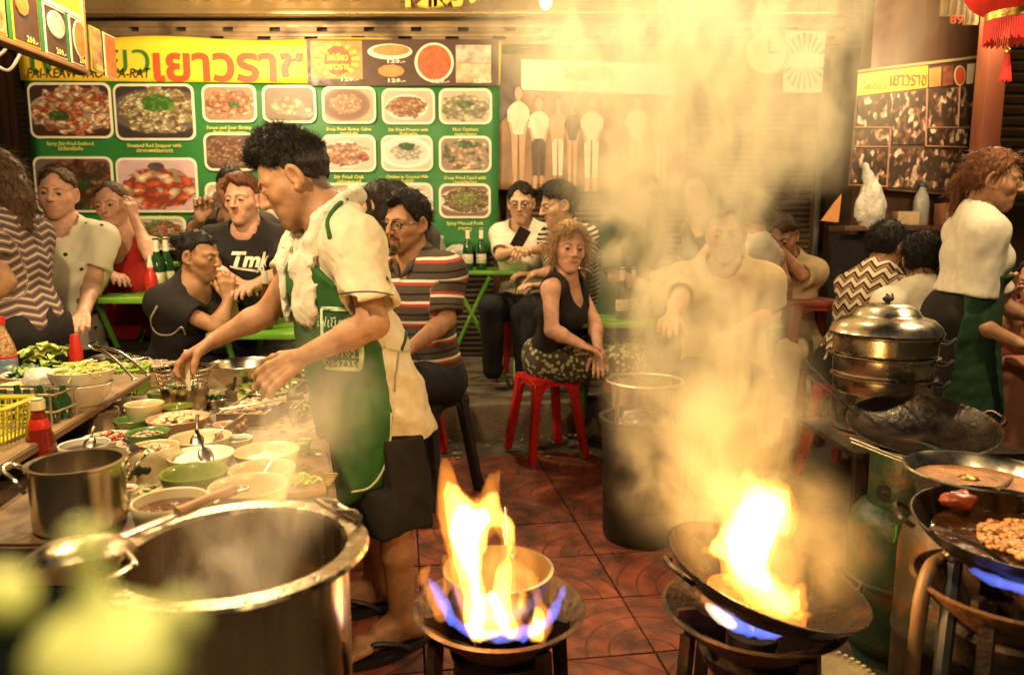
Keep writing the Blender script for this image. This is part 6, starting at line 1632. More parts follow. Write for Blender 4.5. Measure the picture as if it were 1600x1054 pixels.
# ---------------- steel mesh basket / pail under the cook's hand, and mixing bowl
def wire_basket(px, py, wpx, hb, label):
 c = Wz(px, py, ZS+hb); R = wpx/2/FPX*depth(c)
 r = root('steel_basket', (c.x, c.y, ZS), label, 'basket')
 bm = bmesh.new(); b_lathe(bm, [(0, 0.004), (R*0.68, 0.002), (R*0.74, 0.012), (R*0.86, hb*0.62), (R*0.84, hb*0.62), (R*0.70, 0.014), (0, 0.010)], 40); bm_obj('lower_shell', bm, M_ss, r)
 bm = bmesh.new(); b_tube(bm, [Vector((R*math.cos(a), R*math.sin(a), hb)) for a in [2*math.pi*k/40 for k in range(40)]], 0.0035, 6, closed=True); bm_obj('rim', bm, M_ss, r)
 bm = bmesh.new()
 for k in range(30):
  a = 2*math.pi*k/30; b_tube(bm, [(R*0.85*math.cos(a), R*0.85*math.sin(a), hb*0.58), (R*math.cos(a), R*math.sin(a), hb)], 0.0016, 5)
 for zz in (0.7, 0.8, 0.9):
  q = R*(0.85+0.15*(zz-0.58)/0.42); b_tube(bm, [Vector((q*math.cos(a), q*math.sin(a), hb*zz)) for a in [2*math.pi*k/40 for k in range(40)]], 0.0014, 5, closed=True)
 o = bm_obj('wire', bm, M_ss, r); o['kind'] = 'stuff'
 bm = bmesh.new(); blobs(bm, R*0.7, hb*0.55, 40, 0.012, random.Random(3), mats=2); bm_obj('filling', bm, [M_pale_meat, M_herb], r)
 return r, c
wb, wc = wire_basket(287, 575, 84, 0.135, 'tall stainless wire basket under the cook\'s reaching hand')
bm = bmesh.new(); b_box(bm, (0, 0, 0.045), (0.014, 0.003, 0.12), bevel=0.001)
o = tag(bm_obj('spatula', bm, M_mel_white), 'pale flat spatula held over the steel basket', 'spatula'); o.location = W(292, 562, 2.09)-Vector((0, 0, 0.075))
cmb = Wz(383, 566, ZS+0.105); RM = 55/FPX*depth(cmb)
r = root('mixing_bowl', (cmb.x, cmb.y, ZS+0.014), 'wide shiny steel mixing bowl behind the cook\'s near hand', 'bowl')
bm = bmesh.new(); bowl_shell(bm, RM, 0.09, 0.42, 0.003, shape=0.9, seg=48); bm_obj('shell', bm, M_ss, r, sharp=50)
bm = bmesh.new(); b_lathe(bm, [(0, 0.0), (RM*0.5, 0), (RM*0.5, 0.0135), (0, 0.0135)], 24); o = bm_obj('cork_mat', bm, M_plank); tag(o, 'round wooden mat under the steel mixing bowl', 'mat'); o.location = (cmb.x, cmb.y, ZS)
# plates and leaves at the far end of the table
def plate(px, py, wpx, zb, m, label, fill=None, seed=0, hb=0.022, oval=1.0, group='white plates at the far end of the table'):
 c = Wz(px, py, zb+hb); R = wpx/2/FPX*depth(c)
 r = root('plate', (c.x, c.y, zb), label, 'plate', group)
 bm = bmesh.new(); b_lathe(bm, [(0, 0.002), (R*0.55, 0.0), (R*0.6, 0.004), (R*0.97, hb-0.003), (R, hb), (R*0.98, hb+0.001), (R*0.6, 0.008), (0, 0.006)], 44, sy=oval); bm_obj('dish', bm, m, r)
 if fill:
  bm = bmesh.new(); rs = random.Random(seed); fill(bm, R, rs); bm_obj('food', bm, fill.ms, r, sharp=0)
 return r
def F(fn, ms): fn.ms = ms; return fn
plate(235, 566, 95, ZS, M_mel_white, 'white plate of pale food beside the green basket', F(lambda b, R, r: shreds(b, R*0.6, 0.012, 70, 0.05, r, mats=2), [M_rice, M_pale_meat]), 1)
plate(430, 563, 125, ZS, M_mel_white, 'long white plate behind the mixing bowl', F(lambda b, R, r: blobs(b, R*0.6, 0.012, 40, 0.014, r, mats=2, h=0.1), [M_rice, M_prawn]), 2)
plate(190, 556, 92, ZS+0.02, M_ss, 'steel dish with tongs laid on it, far end of the table', F(lambda b, R, r: blobs(b, R*0.6, 0.012, 30, 0.014, r, mats=2, h=0.1), [M_brownfood, M_herb]), 3)
plate(418, 610, 88, ZS+0.012, M_mel_green, 'leaf-lined plate of salad under the cook\'s near hand', F(lambda b, R, r: (shreds(b, R*0.6, 0.012, 90, 0.04, r, mats=3), leaves(b, R*0.8, 0.01, 24, 0.04, r, mats=3)), [M_leaf2, M_leaf, M_pale_meat]), 4, oval=0.7)
bm = bmesh.new(); c = Wz(478, 582, ZS+0.01); leaves(bm, 0.05, 0.0, 26, 0.06, random.Random(6), mats=2, h=0.6)
o = tag(bm_obj('lettuce', bm, [M_leaf, M_leaf2], sharp=0), 'loose lettuce leaves at the far table corner', 'lettuce'); o.location = c
# chopped board region: steel trays with prawns and a cleaver
def tray(px0, py0, px1, py1, zb, h, label, fill, ms, seed):
 A, B = Wz(px0, py0, zb), Wz(px1, py1, zb)
 w, l = abs(B.x-A.x), abs(A.y-B.y); c = (A+B)/2
 r = root('steel_tray', (c.x, c.y, zb), label, 'tray', 'steel trays of chopped food')
 bm = bmesh.new(); t = 0.003
 b_box(bm, (0, 0, t/2), (w, l, t))
 for sx in (-1, 1): b_box(bm, (sx*(w/2-t/2), 0, h/2+t), (t, l, h), bevel=0.001); b_box(bm, (0, sx*(l/2-t/2), h/2+t), (w-2*t-0.0005, t, h), bevel=0.001)
 bm_obj('tray_body', bm, M_ss_dull, r)
 bm = bmesh.new(); rs = random.Random(seed)
 for k in range(150):
  x, y = rs.uniform(-w*0.44, w*0.44), rs.uniform(-l*0.44, l*0.44); s = rs.uniform(0.006, 0.013)
  vv = b_ball(bm, (x, y, h*0.35+rs.uniform(0, 0.016)), (s*1.5, s, s*0.7), 6, 5, mi=rs.randrange(len(ms)), rot=Matrix.Rotation(rs.uniform(0, 3), 3, 'Z'))
 bm_obj('food', bm, ms, r)
 return r
tray(338, 664, 462, 628, ZS+0.002, 0.03, 'steel tray of pink prawns and chopped meat', None, [M_prawn, M_pale_meat, M_minced], 2)
tray(352, 626, 480, 607, ZS+0.002, 0.03, 'steel tray of chopped greens behind the prawns', None, [M_leaf2, M_pale_meat, M_herb], 3)
tray(338, 706, 385, 672, ZS+0.002, 0.045, 'greasy dark tray beside the flour bowl', None, [M_minced, M_brownfood], 4)
ka, kb_ = Wz(340, 640, ZS+0.05), Wz(470, 618, ZS+0.05); kd = (kb_-ka); 
r = root('cleaver', (ka+kb_)/2, 'long wooden-handled cleaver laid across the steel trays', 'knife'); kx = kd.normalized(); kR = Matrix((kx, Vector((0, 0, 1)).cross(kx), Vector((0, 0, 1)))).transposed()
bm = bmesh.new(); b_box(bm, -kx*0.03, (kd.length*0.72, 0.030, 0.003), rot=kR, bevel=0.001); bm_obj('blade', bm, M_ss_dull, r)
bm = bmesh.new(); b_tube(bm, [kx*(kd.length*0.33), kx*(kd.length*0.52)], 0.010, 8); bm_obj('handle', bm, M_plank, r)
# woven mat hanging at the table edge
M_straw = mat('straw', (0.24, 0.17, 0.06), rough=0.6, var=0.3, vscale=40)
r = root('woven_mat', Wz(492, 752, ZS+0.002), 'small woven bamboo mat at the table edge', 'mat')
for i in range(9):
 bm = bmesh.new(); b_box(bm, ((i-4)*0.009, 0, 0.003+0.001*(i % 2)), (0.009, 0.08, 0.002)); bm_obj('strip', bm, M_straw, r)
for i in range(5):
 bm = bmesh.new(); b_box(bm, (0, (i-2)*0.017, 0.0065), (0.08, 0.009, 0.0018)); bm_obj('strip', bm, M_straw, r)
# ---------------- raised shelf at the left with bowls, bottles and baskets
ZR = 0.70
r = root('raised_shelf', (-1.42, 1.80, ZS), 'greasy plank shelf raised above the food table', 'shelf'); ro_ = Vector(r.location)
pA, pB = Wz(0, 727, ZR), Wz(150, 617, ZR)
poly = [(pA.x+0.02, 1.30), (pB.x, pB.y+0.32), (-2.3, pB.y+0.32), (-2.0, 1.30)]
bm = bmesh.new(); b_prism(bm, [(x-ro_.x, y-ro_.y) for x, y in poly], ZR-0.018-ZS, ZR-ZS, bevel=0.003); bm_obj('board', bm, M_plank, r)
for (x, y) in ((pA.x-0.06, 1.42), (pB.x-0.06, pB.y+0.2), (-1.7, 1.4), (-1.8, 2.2)):
 bm = bmesh.new(); b_box(bm, (x-ro_.x, y-ro_.y, (ZR-0.018-ZS)/2), (0.03, 0.03, ZR-0.018-ZS)); bm_obj('block', bm, M_plank, r)
G2 = 'white bowls on the raised shelf'
bowl(62, 582, 105, 0.065, M_mel_white, 'white bowl of dark green herbs on the raised shelf', ('leaves', M_herb, M_herb, M_leaf), 0.75, zb=ZR, group=G2)
bowl(127, 598, 92, 0.060, M_mel_white, 'lower white bowl of the pair stacked beside the tongs', None, zb=ZR, group=G2, foot=0.5)
bowl(128, 577, 95, 0.062, M_mel_white, 'upper white bowl of the pair, full of shredded green vegetable', ('shreds', M_noodle, M_leaf2, M_leaf2), 0.85, zb=ZR+0.034, group=G2)
bowl(50, 600, 90, 0.060, M_mel_cream, 'cream colander bowl holding a crumpled plastic bag', ('liquid', M_noodle), 0.6, zb=ZR, group=G2)
# crumpled bag in the colander
def crumple(c, R, m, name, label, cat, seed=0, flat=0.7, parent=None, h=0.006):
 c = Vector(c)
 def fn(P):
  d = s_ell(P, c, (R, R, R*flat)); return d+R*0.16*wob(P, 0.9/R, seed)+R*0.08*np.abs(wob(P, 2.2/R, seed+1))
 o, v, q = sdf_obj(name, fn, np.array(c)-R*1.5, np.array(c)+R*1.5, h, m, parent, origin=c)
 o.location = c; tag(o, label, cat); return o
M_bagw = mat('thin_white_plastic', (0.62, 0.58, 0.50), rough=0.35, var=0.15, vscale=30, bump=0.5, bscale=60, trans=0.15)
cc = Wz(62, 592, ZR+0.075); crumple(cc, 0.042, M_bagw, 'plastic_bag', 'crumpled white plastic bag in the cream colander bowl', 'bag', 3, 0.8, h=0.004)
bm = bmesh.new(); leaves(bm, 0.06, 0, 50, 0.05, random.Random(9), mats=2, h=0.6); o = tag(bm_obj('lettuce', bm, [M_leaf2, M_leaf], sharp=0), 'frilly lettuce head behind the white bowls', 'lettuce'); o.location = Wz(72, 562, ZR+0.02)
# bottles
def bottle(name, base, prof, m, label, cat='bottle', seg=24, parts=(), group=None):
 r = root(name, base, label, cat, group)
 bm = bmesh.new(); b_lathe(bm, prof, seg); bm_obj('glass', bm, m, r, sharp=40)
 for nm, pf, mm in parts: bm = bmesh.new(); b_lathe(bm, pf, seg); bm_obj(nm, bm, mm, r, sharp=40)
 return r
M_ketch = mat('ketchup', (0.16, 0.012, 0.006), rough=0.12, var=0.2, coat=0.5)
M_capred = mat('red_cap', (0.50, 0.02, 0.012), rough=0.35, var=0.08)
kbx = Wz(68, 740, ZS); kz = depth(kbx)/FPX
bottle('ketchup_bottle', kbx, [(0, 0), (0.030, 0.0), (0.033, 0.006), (0.033, 0.05), (0.028, 0.085), (0.017, 0.125), (0.0135, 0.140), (0.013, 0.155), (0, 0.156)], M_ketch, 'glass ketchup bottle with open cream cap behind the saucepan',
 parts=[('neck_label', [(0.0232, 0.105), (0.0236, 0.106), (0.0176, 0.128), (0.017, 0.128)], M_capred), ('cap', [(0.0145, 0.148), (0.0155, 0.149), (0.0155, 0.168), (0, 0.169)], M_mel_cream), ('flip_lid', [(0, 0.170), (0.012, 0.1705), (0.013, 0.173), (0, 0.176)], M_mel_cream)])
pb_ = Wz(8, 592, ZR)
M_peanut = mat('crushed_peanuts', (0.34, 0.19, 0.07), rough=0.25, var=0.7, vscale=130, coat=0.6, bump=0.3, bscale=200)
bottle('peanut_bottle', pb_, [(0, 0), (0.036, 0), (0.038, 0.008), (0.038, 0.085), (0.033, 0.11), (0.018, 0.15), (0.013, 0.165), (0.013, 0.185), (0, 0.186)], M_peanut, 'clear bottle of crushed peanuts with a blue picture label',
 parts=[('label', [(0.0384, 0.012), (0.0390, 0.013), (0.0390, 0.068), (0.0384, 0.069)], mat('blue_label', (0.10, 0.19, 0.30), rough=0.4, var=0.5, vscale=30, col2=(0.45, 0.12, 0.05), c2scale=22)), ('red_band', [(0.0386, 0.068), (0.0394, 0.069), (0.0394, 0.076), (0.0386, 0.077)], M_capred), ('cap', [(0.0135, 0.175), (0.0155, 0.176), (0.0155, 0.198), (0, 0.199)], M_capred)])
rb_ = Wz(106, 566, ZR+0.02)
bottle('red_squeeze_bottle', (rb_.x, rb_.y+0.05, ZR), [(0, 0), (0.022, 0), (0.022, 0.05), (0.018, 0.072), (0.0155, 0.10), (0.013, 0.110), (0, 0.113)], M_capred, 'red rounded bottle top sticking up behind the stacked bowls')
# tongs
r = root('tongs', Wz(190, 575, ZR+0.05), 'steel tongs leaning over the green plastic basket', 'tongs'); ro2 = Vector(r.location)
apex = W(146, 540, 2.15)-ro2
for sg in (0, 1):
 bm = bmesh.new(); e = (W(232, 585, 2.05) if sg else W(210, 592, 2.0))-ro2; mid = apex.lerp(e, 0.5)+Vector((0, 0, 0.012+0.01*sg))
 b_tube(bm, catmull([apex, mid, e], 6), 0.0042, 6); b_ball(bm, e, (0.010, 0.010, 0.004), 8, 6); bm_obj('arm', bm, M_ss, r)
bm = bmesh.new(); b_tube(bm, catmull([apex+Vector((0.01, 0, -0.012)), apex+Vector((-0.012, 0, 0.002)), apex+Vector((0.012, 0, 0.01))], 4), 0.005, 6); bm_obj('spring', bm, M_ss, r)
# plastic baskets
def basket(c, w, l, h, m, label, rz=0.0, fill=None):
 r = root('plastic_basket', c, label, 'basket', None, rz)
 bm = bmesh.new(); b_box(bm, (0, 0, 0.003), (w*0.86, l*0.86, 0.005)); bm_obj('bottom', bm, m, r)
 bm = bmesh.new()
 for (ax, n) in ((0, 12), (1, 9)):
  for sg in (-1, 1):
   for k in range(n+1):
    t = k/n-0.5
    a = Vector((t*w*0.86, sg*l*0.43, 0.004)) if ax == 0 else Vector((sg*w*0.43, t*l*0.86, 0.004))
    b = Vector((t*w*0.97, sg*l*0.485, h*0.98)) if ax == 0 else Vector((sg*w*0.485, t*l*0.97, h*0.98))
    b_tube(bm, [a, b], 0.0024, 4)
 for zz in (0.3, 0.55, 0.78):
  q = 0.86+0.11*zz; pts = [Vector((x*w*q/2, y*l*q/2, h*zz)) for x, y in ((-1, -1), (1, -1), (1, 1), (-1, 1))]; b_tube(bm, pts, 0.0022, 4, closed=True)
 o = bm_obj('lattice', bm, m, r, smooth=False); o['kind'] = 'stuff'
 bm = bmesh.new(); pts = [Vector((x, y, h)) for x, y in rounded_rect(w, l, 0.02, 4)]; b_tube(bm, pts, 0.0055, 6, closed=True); bm_obj('rim', bm, m, r)
 if fill: bm = bmesh.new(); fill(bm); bm_obj('filling', bm, fill.ms, r, sharp=0)
 return r
M_lime = mat('lime_plastic', (0.30, 0.50, 0.03), rough=0.35, var=0.08, trans=0.1)
M_limey = mat('yellow_green_plastic', (0.50, 0.46, 0.035), rough=0.35, var=0.08)
gbp = Wz(196, 612, ZS)
basket(gbp, 0.135, 0.13, 0.085, M_lime, 'lime green lattice basket beside the steel basket', 0.1, F(lambda b: leaves(b, 0.045, 0.05, 30, 0.05, random.Random(4), mats=2, h=0.7), [M_leaf, M_rice]))
ybp = Wz(-2, 720, ZS+0.03)
basket((ybp.x-0.03, ybp.y, ZR), 0.17, 0.14, 0.08, M_limey, 'yellow-green lattice basket at the near end of the shelf', 0.05)
# wire bottle rack between the basket and the bowls
r = root('bottle_rack', Wz(38, 655, ZR), 'dark wire rack of small green bottles on the shelf', 'rack')
bm = bmesh.new()
for x in (-0.10, 0.0, 0.10):
 for y in (-0.05, 0.05): b_tube(bm, [(x, y, 0), (x, y, 0.075)], 0.003, 5)
for z in (0.03, 0.072):
 b_tube(bm, [(-0.11, -0.05, z), (0.11, -0.05, z), (0.11, 0.05, z), (-0.11, 0.05, z)], 0.003, 5, closed=True)
bm_obj('wire', bm, M_ss_dull, r)
M_dkglass = mat('dark_green_glass', (0.015, 0.05, 0.015), rough=0.08, var=0.1, coat=0.5)
for k in range(8):
 bm = bmesh.new(); b_lathe(bm, [(0, 0), (0.017, 0), (0.017, 0.045), (0.008, 0.062), (0.007, 0.08), (0, 0.081)], 14); o = bm_obj('small_bottle', bm, M_dkglass, r); o.location = (-0.085+0.057*(k % 4), -0.025+0.05*(k//4), 0.001)
print('stall', round(time.time()-T0, 1))
# more on the crowded right end of the table
tray(452, 660, 492, 634, ZS+0.002, 0.04, 'small deep tray of herbs at the table edge', None, [M_herb, M_leaf, M_leaf2], 7)
bowl(470, 622, 46, 0.040, M_mel_cream, 'tiny cream bowl beside the chopped greens', ('mince', M_chili, M_noodle), 0.75)
cb_ = Wz(455, 762, ZS); bm = bmesh.new(); b_box(bm, (0, 0, 0.007), (0.10, 0.13, 0.014), bevel=0.003); o = tag(bm_obj('chopping_board', bm, M_plank), 'small wooden board near the flour bowl', 'board'); o.location = (cb_.x+0.02, cb_.y+0.0, ZS); o.rotation_euler = (0, 0, 0.3)
bm = bmesh.new(); shreds(bm, 0.04, 0.016, 40, 0.03, random.Random(31), w=0.002, mats=2, h=0.2); o = tag(bm_obj('chopped_scallion', bm, [M_leaf, M_leaf2]), 'heap of chopped scallion on the small wooden board', 'scallion'); o.location = (cb_.x+0.02, cb_.y, ZS)
G3 = 'small dishes among the bowls'
for px, py, wp, hb, mm, fl, lab in ((187, 618, 36, 0.035, M_mel_white, ('mince', M_noodle, M_pale_meat), 'small white dish of garlic below the green basket'), (247, 612, 34, 0.035, M_mel_green, ('mince', M_chili, M_herb), 'small green dish of chopped chili near the steel basket'),
 (335, 622, 40, 0.03, M_ss, ('leaves', M_herb, M_leaf), 'small steel cup of basil leaves by the basket foot'), (372, 684, 46, 0.035, M_mel_white, ('liquid', M_darksauce), 'small white cup of dark sauce beside the greasy tray'), (352, 662, 40, 0.03, M_mel_pink, ('mince', M_minced, M_prawn), 'small peach dish in front of the prawn tray'),
 (205, 738, 40, 0.028, M_ss, ('mince', M_herb, M_leaf2), 'little steel dish of scallion right of the saucepan'), (196, 762, 36, 0.026, M_mel_white, ('mince', M_chili, M_chili), 'little white dish of chili flakes right of the saucepan'), (467, 690, 40, 0.03, M_mel_green, ('liquid', M_broth), 'small green cup at the table edge by the flour')):
 bowl(px, py, wp, hb, mm, lab, fl, 0.8, zb=ZS, group=G3)
bm = bmesh.new(); rs = random.Random(77)
for k in range(420):
 px = rs.uniform(180, 500); py = rs.uniform(590, 800); p = Wz(px, py, ZS+0.002); s = rs.uniform(0.002, 0.006)
 b_ball(bm, (p.x, p.y, ZS+s*0.4), (s*rs.uniform(0.8, 2.6), s, s*0.4), 5, 4, mi=rs.choice((0, 0, 1, 2, 3)), rot=Matrix.Rotation(rs.uniform(0, 3), 3, 'Z'))
tag(bm_obj('spilled_crumbs', bm, [M_leaf2, M_chili, M_herb, M_rice]), 'crumbs and herb bits spilled between the bowls', 'crumbs', kind='stuff')
# ================================================================ burners, woks, flames, gas
M_iron = mat('cast_iron', (0.035, 0.026, 0.020), rough=0.5, metal=0.6, var=0.4, vscale=12, bump=0.35, bscale=70, col2=(0.11, 0.045, 0.018), c2scale=8, c2lo=0.52, c2hi=0.7)
M_rust = mat('rusty_dish', (0.16, 0.080, 0.036), rough=0.55, metal=0.5, var=0.5, vscale=14, bump=0.5, bscale=60, col2=(0.045, 0.030, 0.02), c2scale=9)
M_wok = mat('seasoned_wok', (0.030, 0.022, 0.017), rough=0.32, metal=0.8, var=0.4, vscale=9, bump=0.25, bscale=45, col2=(0.10, 0.055, 0.03), c2scale=7, c2lo=0.55, c2hi=0.75)
VO_out = volume_emit('flame_orange', (1.0, 0.30, 0.035), 26.0)
VO_mid = volume_emit('flame_yellow', (1.0, 0.55, 0.09), 75.0)
VO_core = volume_emit('flame_white', (1.0, 0.78, 0.34), 150.0)
VO_blue = volume_emit('flame_blue', (0.16, 0.22, 1.0), 42.0)
VO_pale = volume_emit('flame_pale', (1.0, 0.72, 0.42), 55.0)
def flame_part(name, chains, m, par, org, h=0.005, seed=0, amp=0.006, k=0.018):
 pts = [p for c, r in chains for p in c]
 def fn(P):
  d = None
  for c, r in chains:
   e = s_chain(P, c, r, k*0.6); d = e if d is None else smin(d, e, k)
  Q = P*np.array((1.0, 1.0, 0.45), dtype=np.float32)
  return d+amp*wob(Q, 60, seed)+amp*0.5*wob(Q, 150, seed+2)
 lo, hi = bbox(pts, 0.075)
 v, q = nets(fn, lo, hi, h)
 me = mesh_np(name, v-v3(org), q, m)
 return link(bpy.data.objects.new(name, me), par)
def ch(Y, *pts):
 """(px, py, r_px[, dY]) -> points and radii"""
 P, R = [], []
 for p in pts:
  yy = Y+(p[3] if len(p) > 3 else 0.0); w = W(p[0], p[1], yy); P.append(w); R.append(max(0.0015, p[2]/FPX*depth(w)))
 P2 = catmull(P, 4); R2 = [R[min(len(R)-1, int(i/4))]*(1-(i % 4)/4)+R[min(len(R)-1, int(i/4)+1)]*((i % 4)/4) for i in range(len(P2))]
 return (P2, R2)
def burner(name, c, R, zt, label, legs=4, a0=0.4, lt=0.022):
 r = root(name, (c.x, c.y, 0), label, 'burner')
 bm = bmesh.new(); b_lathe(bm, [(0.055, zt-0.10), (R*0.55, zt-0.075), (R*0.82, zt-0.035), (R-0.008, zt-0.012), (R, zt-0.006), (R+0.004, zt), (R-0.004, zt+0.003), (R*0.80, zt-0.020), (R*0.52, zt-0.060), (0.05, zt-0.085)], 56); bm_obj('dish', bm, M_rust, r)
 bm = bmesh.new(); b_lathe(bm, [(0, zt-0.16), (0.07, zt-0.155), (R*0.55, zt-0.115), (R*0.60, zt-0.09), (R*0.5, zt-0.075), (0.05, zt-0.085), (0, zt-0.085)], 40); bm_obj('burner_body', bm, M_iron, r)
 bm = bmesh.new(); b_lathe(bm, [(0.03, zt-0.08), (0.05, zt-0.075), (0.05, zt-0.055), (0.028, zt-0.055), (0.028, zt-0.075)], 24); bm_obj('gas_ring', bm, M_iron, r)
 for k in range(3):
  a = a0+0.9+2*math.pi*k/3; bm = bmesh.new(); d = Vector((math.cos(a), math.sin(a), 0))
  b_prism(bm, [(R*0.35, zt-0.07), (R*0.93, zt-0.012), (R*0.93, zt+0.012), (R*0.72, zt+0.012), (R*0.62, zt-0.004), (R*0.35, zt-0.02)], -0.006, 0.006, (Matrix((d, Vector((0, 0, 1)), d.cross(Vector((0, 0, 1))))).transposed()).to_4x4()); bm_obj('prong', bm, M_iron, r)
 for k in range(legs):
  a = a0+2*math.pi*k/legs; d = Vector((math.cos(a), math.sin(a), 0)); top = d*R*0.86+Vector((0, 0, zt-0.03)); bot = d*R*1.02+Vector((0, 0, -0.012))
  bm = bmesh.new(); b_tube(bm, [top, bot], lt*0.72, 4); bm_obj('leg', bm, M_iron, r, smooth=False)
 bm = bmesh.new(); b_tube(bm, [Vector((R*0.80*math.cos(a), R*0.80*math.sin(a), 0.12)) for a in [2*math.pi*k/24 for k in range(24)]], 0.007, 6, closed=True); bm_obj('brace_ring', bm, M_iron, r)
 return r
# ---- first burner with the aluminium pan
ZB1 = 0.42
b1c = Wz(781, 944, ZB1); R1 = 132/FPX*depth(b1c)
burner('gas_burner', b1c, R1, ZB1, 'iron dish burner with tall flames round a small aluminium pan', 4, 0.6)
pzb = ZB1+0.0125; pz = pzb+0.098; p1 = Wz(779, 888, pz); RP = 84/FPX*depth(p1)
al = root('aluminium_pan', (p1.x, p1.y, pzb), 'worn aluminium pan wrapped in flames on the burner', 'pan')
bm = bmesh.new(); hh = 0.098; b_lathe(bm, [(0, 0.003), (RP*0.80, 0), (RP*0.88, 0.008), (RP*0.97, hh*0.6), (RP, hh), (RP+0.003, hh+0.002), (RP-0.003, hh+0.003), (RP*0.955, hh*0.6), (RP*0.86, 0.012), (0, 0.008)], 56); bm_obj('body', bm, M_alu, al)
hb0 = Vector((0.015, RP, hh*0.82)); hb1 = W(787, 797, p1.y+0.24)-Vector((p1.x, p1.y, pzb))
bm = bmesh.new(); b_tube(bm, [hb0, hb0.lerp(hb1, 0.35)], 0.006, 8); b_ball(bm, hb0+Vector((0.012, -0.012, 0.0)), 0.006, 8, 6); bm_obj('handle_bracket', bm, M_ss, al)
bm = bmesh.new(); b_tube(bm, [hb0.lerp(hb1, 0.3), hb0.lerp(hb1, 0.5), hb1], [0.009, 0.011, 0.010], 10); bm_obj('handle', bm, M_ss, al)
YF = p1.y-RP-0.012
f1 = root('flame', (p1.x, YF, pzb), 'tall yellow flame licking up round the aluminium pan', 'flame'); fo_ = Vector(f1.location)
flame_part('outer_flame', [ch(YF, (745, 985, 16), (735, 930, 18), (727, 870, 24), (722, 820, 32), (705, 775, 18), (695, 720, 4)),
 ch(YF, (735, 840, 24), (762, 795, 14), (770, 760, 9), (778, 735, 3)), ch(YF, (805, 985, 13), (792, 940, 11), (797, 890, 9), (795, 835, 9), (770, 805, 12)),
 ch(YF, (838, 988, 16), (846, 960, 10), (838, 925, 5), (826, 890, 2)), ch(YF, (690, 962, 8, 0.04), (675, 930, 9, 0.06), (664, 900, 4, 0.08), (672, 885, 2, 0.08)), ch(YF, (700, 930, 4, 0.03), (704, 900, 6, 0.04), (695, 868, 3, 0.05))], VO_out, f1, fo_, 0.0045, 1, 0.005)
flame_part('middle_flame', [ch(YF, (748, 988, 16), (740, 930, 14), (732, 870, 19), (726, 820, 27), (712, 785, 12), (702, 755, 3)), ch(YF, (735, 835, 20), (760, 800, 11), (770, 775, 4)),
 ch(YF, (770, 985, 10), (776, 930, 9), (795, 870, 5), (793, 825, 6), (770, 808, 8)), ch(YF, (800, 985, 10), (790, 940, 8), (782, 900, 3)), ch(YF, (838, 988, 10), (842, 965, 6), (836, 945, 2))], VO_mid, f1, fo_, 0.0042, 5, 0.005)
flame_part('inner_flame', [ch(YF, (738, 890, 6), (730, 850, 16), (728, 820, 22), (722, 798, 8)), ch(YF, (730, 825, 14), (755, 808, 6)), ch(YF, (742, 985, 8), (745, 950, 7), (742, 900, 6)), ch(YF, (790, 985, 5), (780, 955, 5), (768, 925, 3)), ch(YF, (836, 985, 5), (838, 968, 3))], VO_core, f1, fo_, 0.004, 8, 0.004)
flame_part('blue_flame', [ch(YF, (748, 990, 7), (715, 975, 6, 0.02), (690, 940, 7, 0.05), (672, 905, 3, 0.08)), ch(YF, (815, 990, 7), (850, 975, 6, 0.02), (870, 945, 5, 0.05), (882, 915, 2, 0.08)), ch(YF, (760, 992, 6), (790, 992, 6), (815, 990, 6))], VO_blue, f1, fo_, 0.004, 3, 0.003)
# ---- second burner with the tilted wok
ZB2 = 0.405
b2c = Wz(1178, 947, ZB2); R2 = 138/FPX*depth(b2c)
burner('gas_burner', b2c, R2, ZB2, 'iron dish burner under the flaming tilted wok', 4, 0.35)
def wok(name, c, R, dp, label, normal, m=M_wok, cat='wok', handle=True, ears=(150, 330)):
 r = root(name, c, label, cat); Rm = frame_to(normal, (0, 1, 0)).to_4x4()
 prof = []
 for k in range(13):
  t = k/12; a = t*math.radians(62); prof.append((R*math.sin(a)/math.sin(math.radians(62)), -dp*(math.cos(a)-math.cos(math.radians(62)))/(1-math.cos(math.radians(62)))))
 inn = [(x-0.0025 if i else 0, z+0.003) for i, (x, z) in enumerate(prof)][::-1]
 bm = bmesh.new(); b_lathe(bm, prof+[(R+0.003, 0.002), (R, 0.004)]+inn, 64, Rm); bm_obj('shell', bm, m, r, sharp=60)
 for e in ears:
  a = math.radians(e); d = Vector((math.cos(a), math.sin(a), 0)); t = Vector((-d.y, d.x, 0)); bm = bmesh.new()
  b_tube(bm, [Rm.to_3x3() @ q for q in catmull([d*R-t*0.04-Vector((0, 0, 0.012)), d*(R+0.022)-t*0.032, d*(R+0.028), d*(R+0.022)+t*0.032, d*R+t*0.04-Vector((0, 0, 0.012))], 5)], 0.005, 6); bm_obj('ear_handle', bm, m, r)
 return r, Rm
wc2 = Wz(1197, 893, 0.505); RW = 156/FPX*depth(wc2)
wk, wkm = wok('wok', wc2, RW, 0.085, 'tilted iron wok with a bright fire blazing inside', (0.26, -0.05, 1.0), ears=(20, 200))
bm = bmesh.new(); b_lathe(bm, [(0, -0.064), (RW*0.3, -0.0635), (RW*0.5, -0.063)], 40, wkm); bm_obj('sauce', bm, mat('bubbling_sauce', (0.16, 0.06, 0.015), rough=0.15, var=0.4, vscale=20, bump=0.6, bscale=60), wk)
YF2 = wc2.y-0.02
f2 = root('flame', (wc2.x, YF2, wc2.z-0.03), 'large white-hot fireball flaring up out of the tilted wok', 'flame'); fo2 = Vector(f2.location)
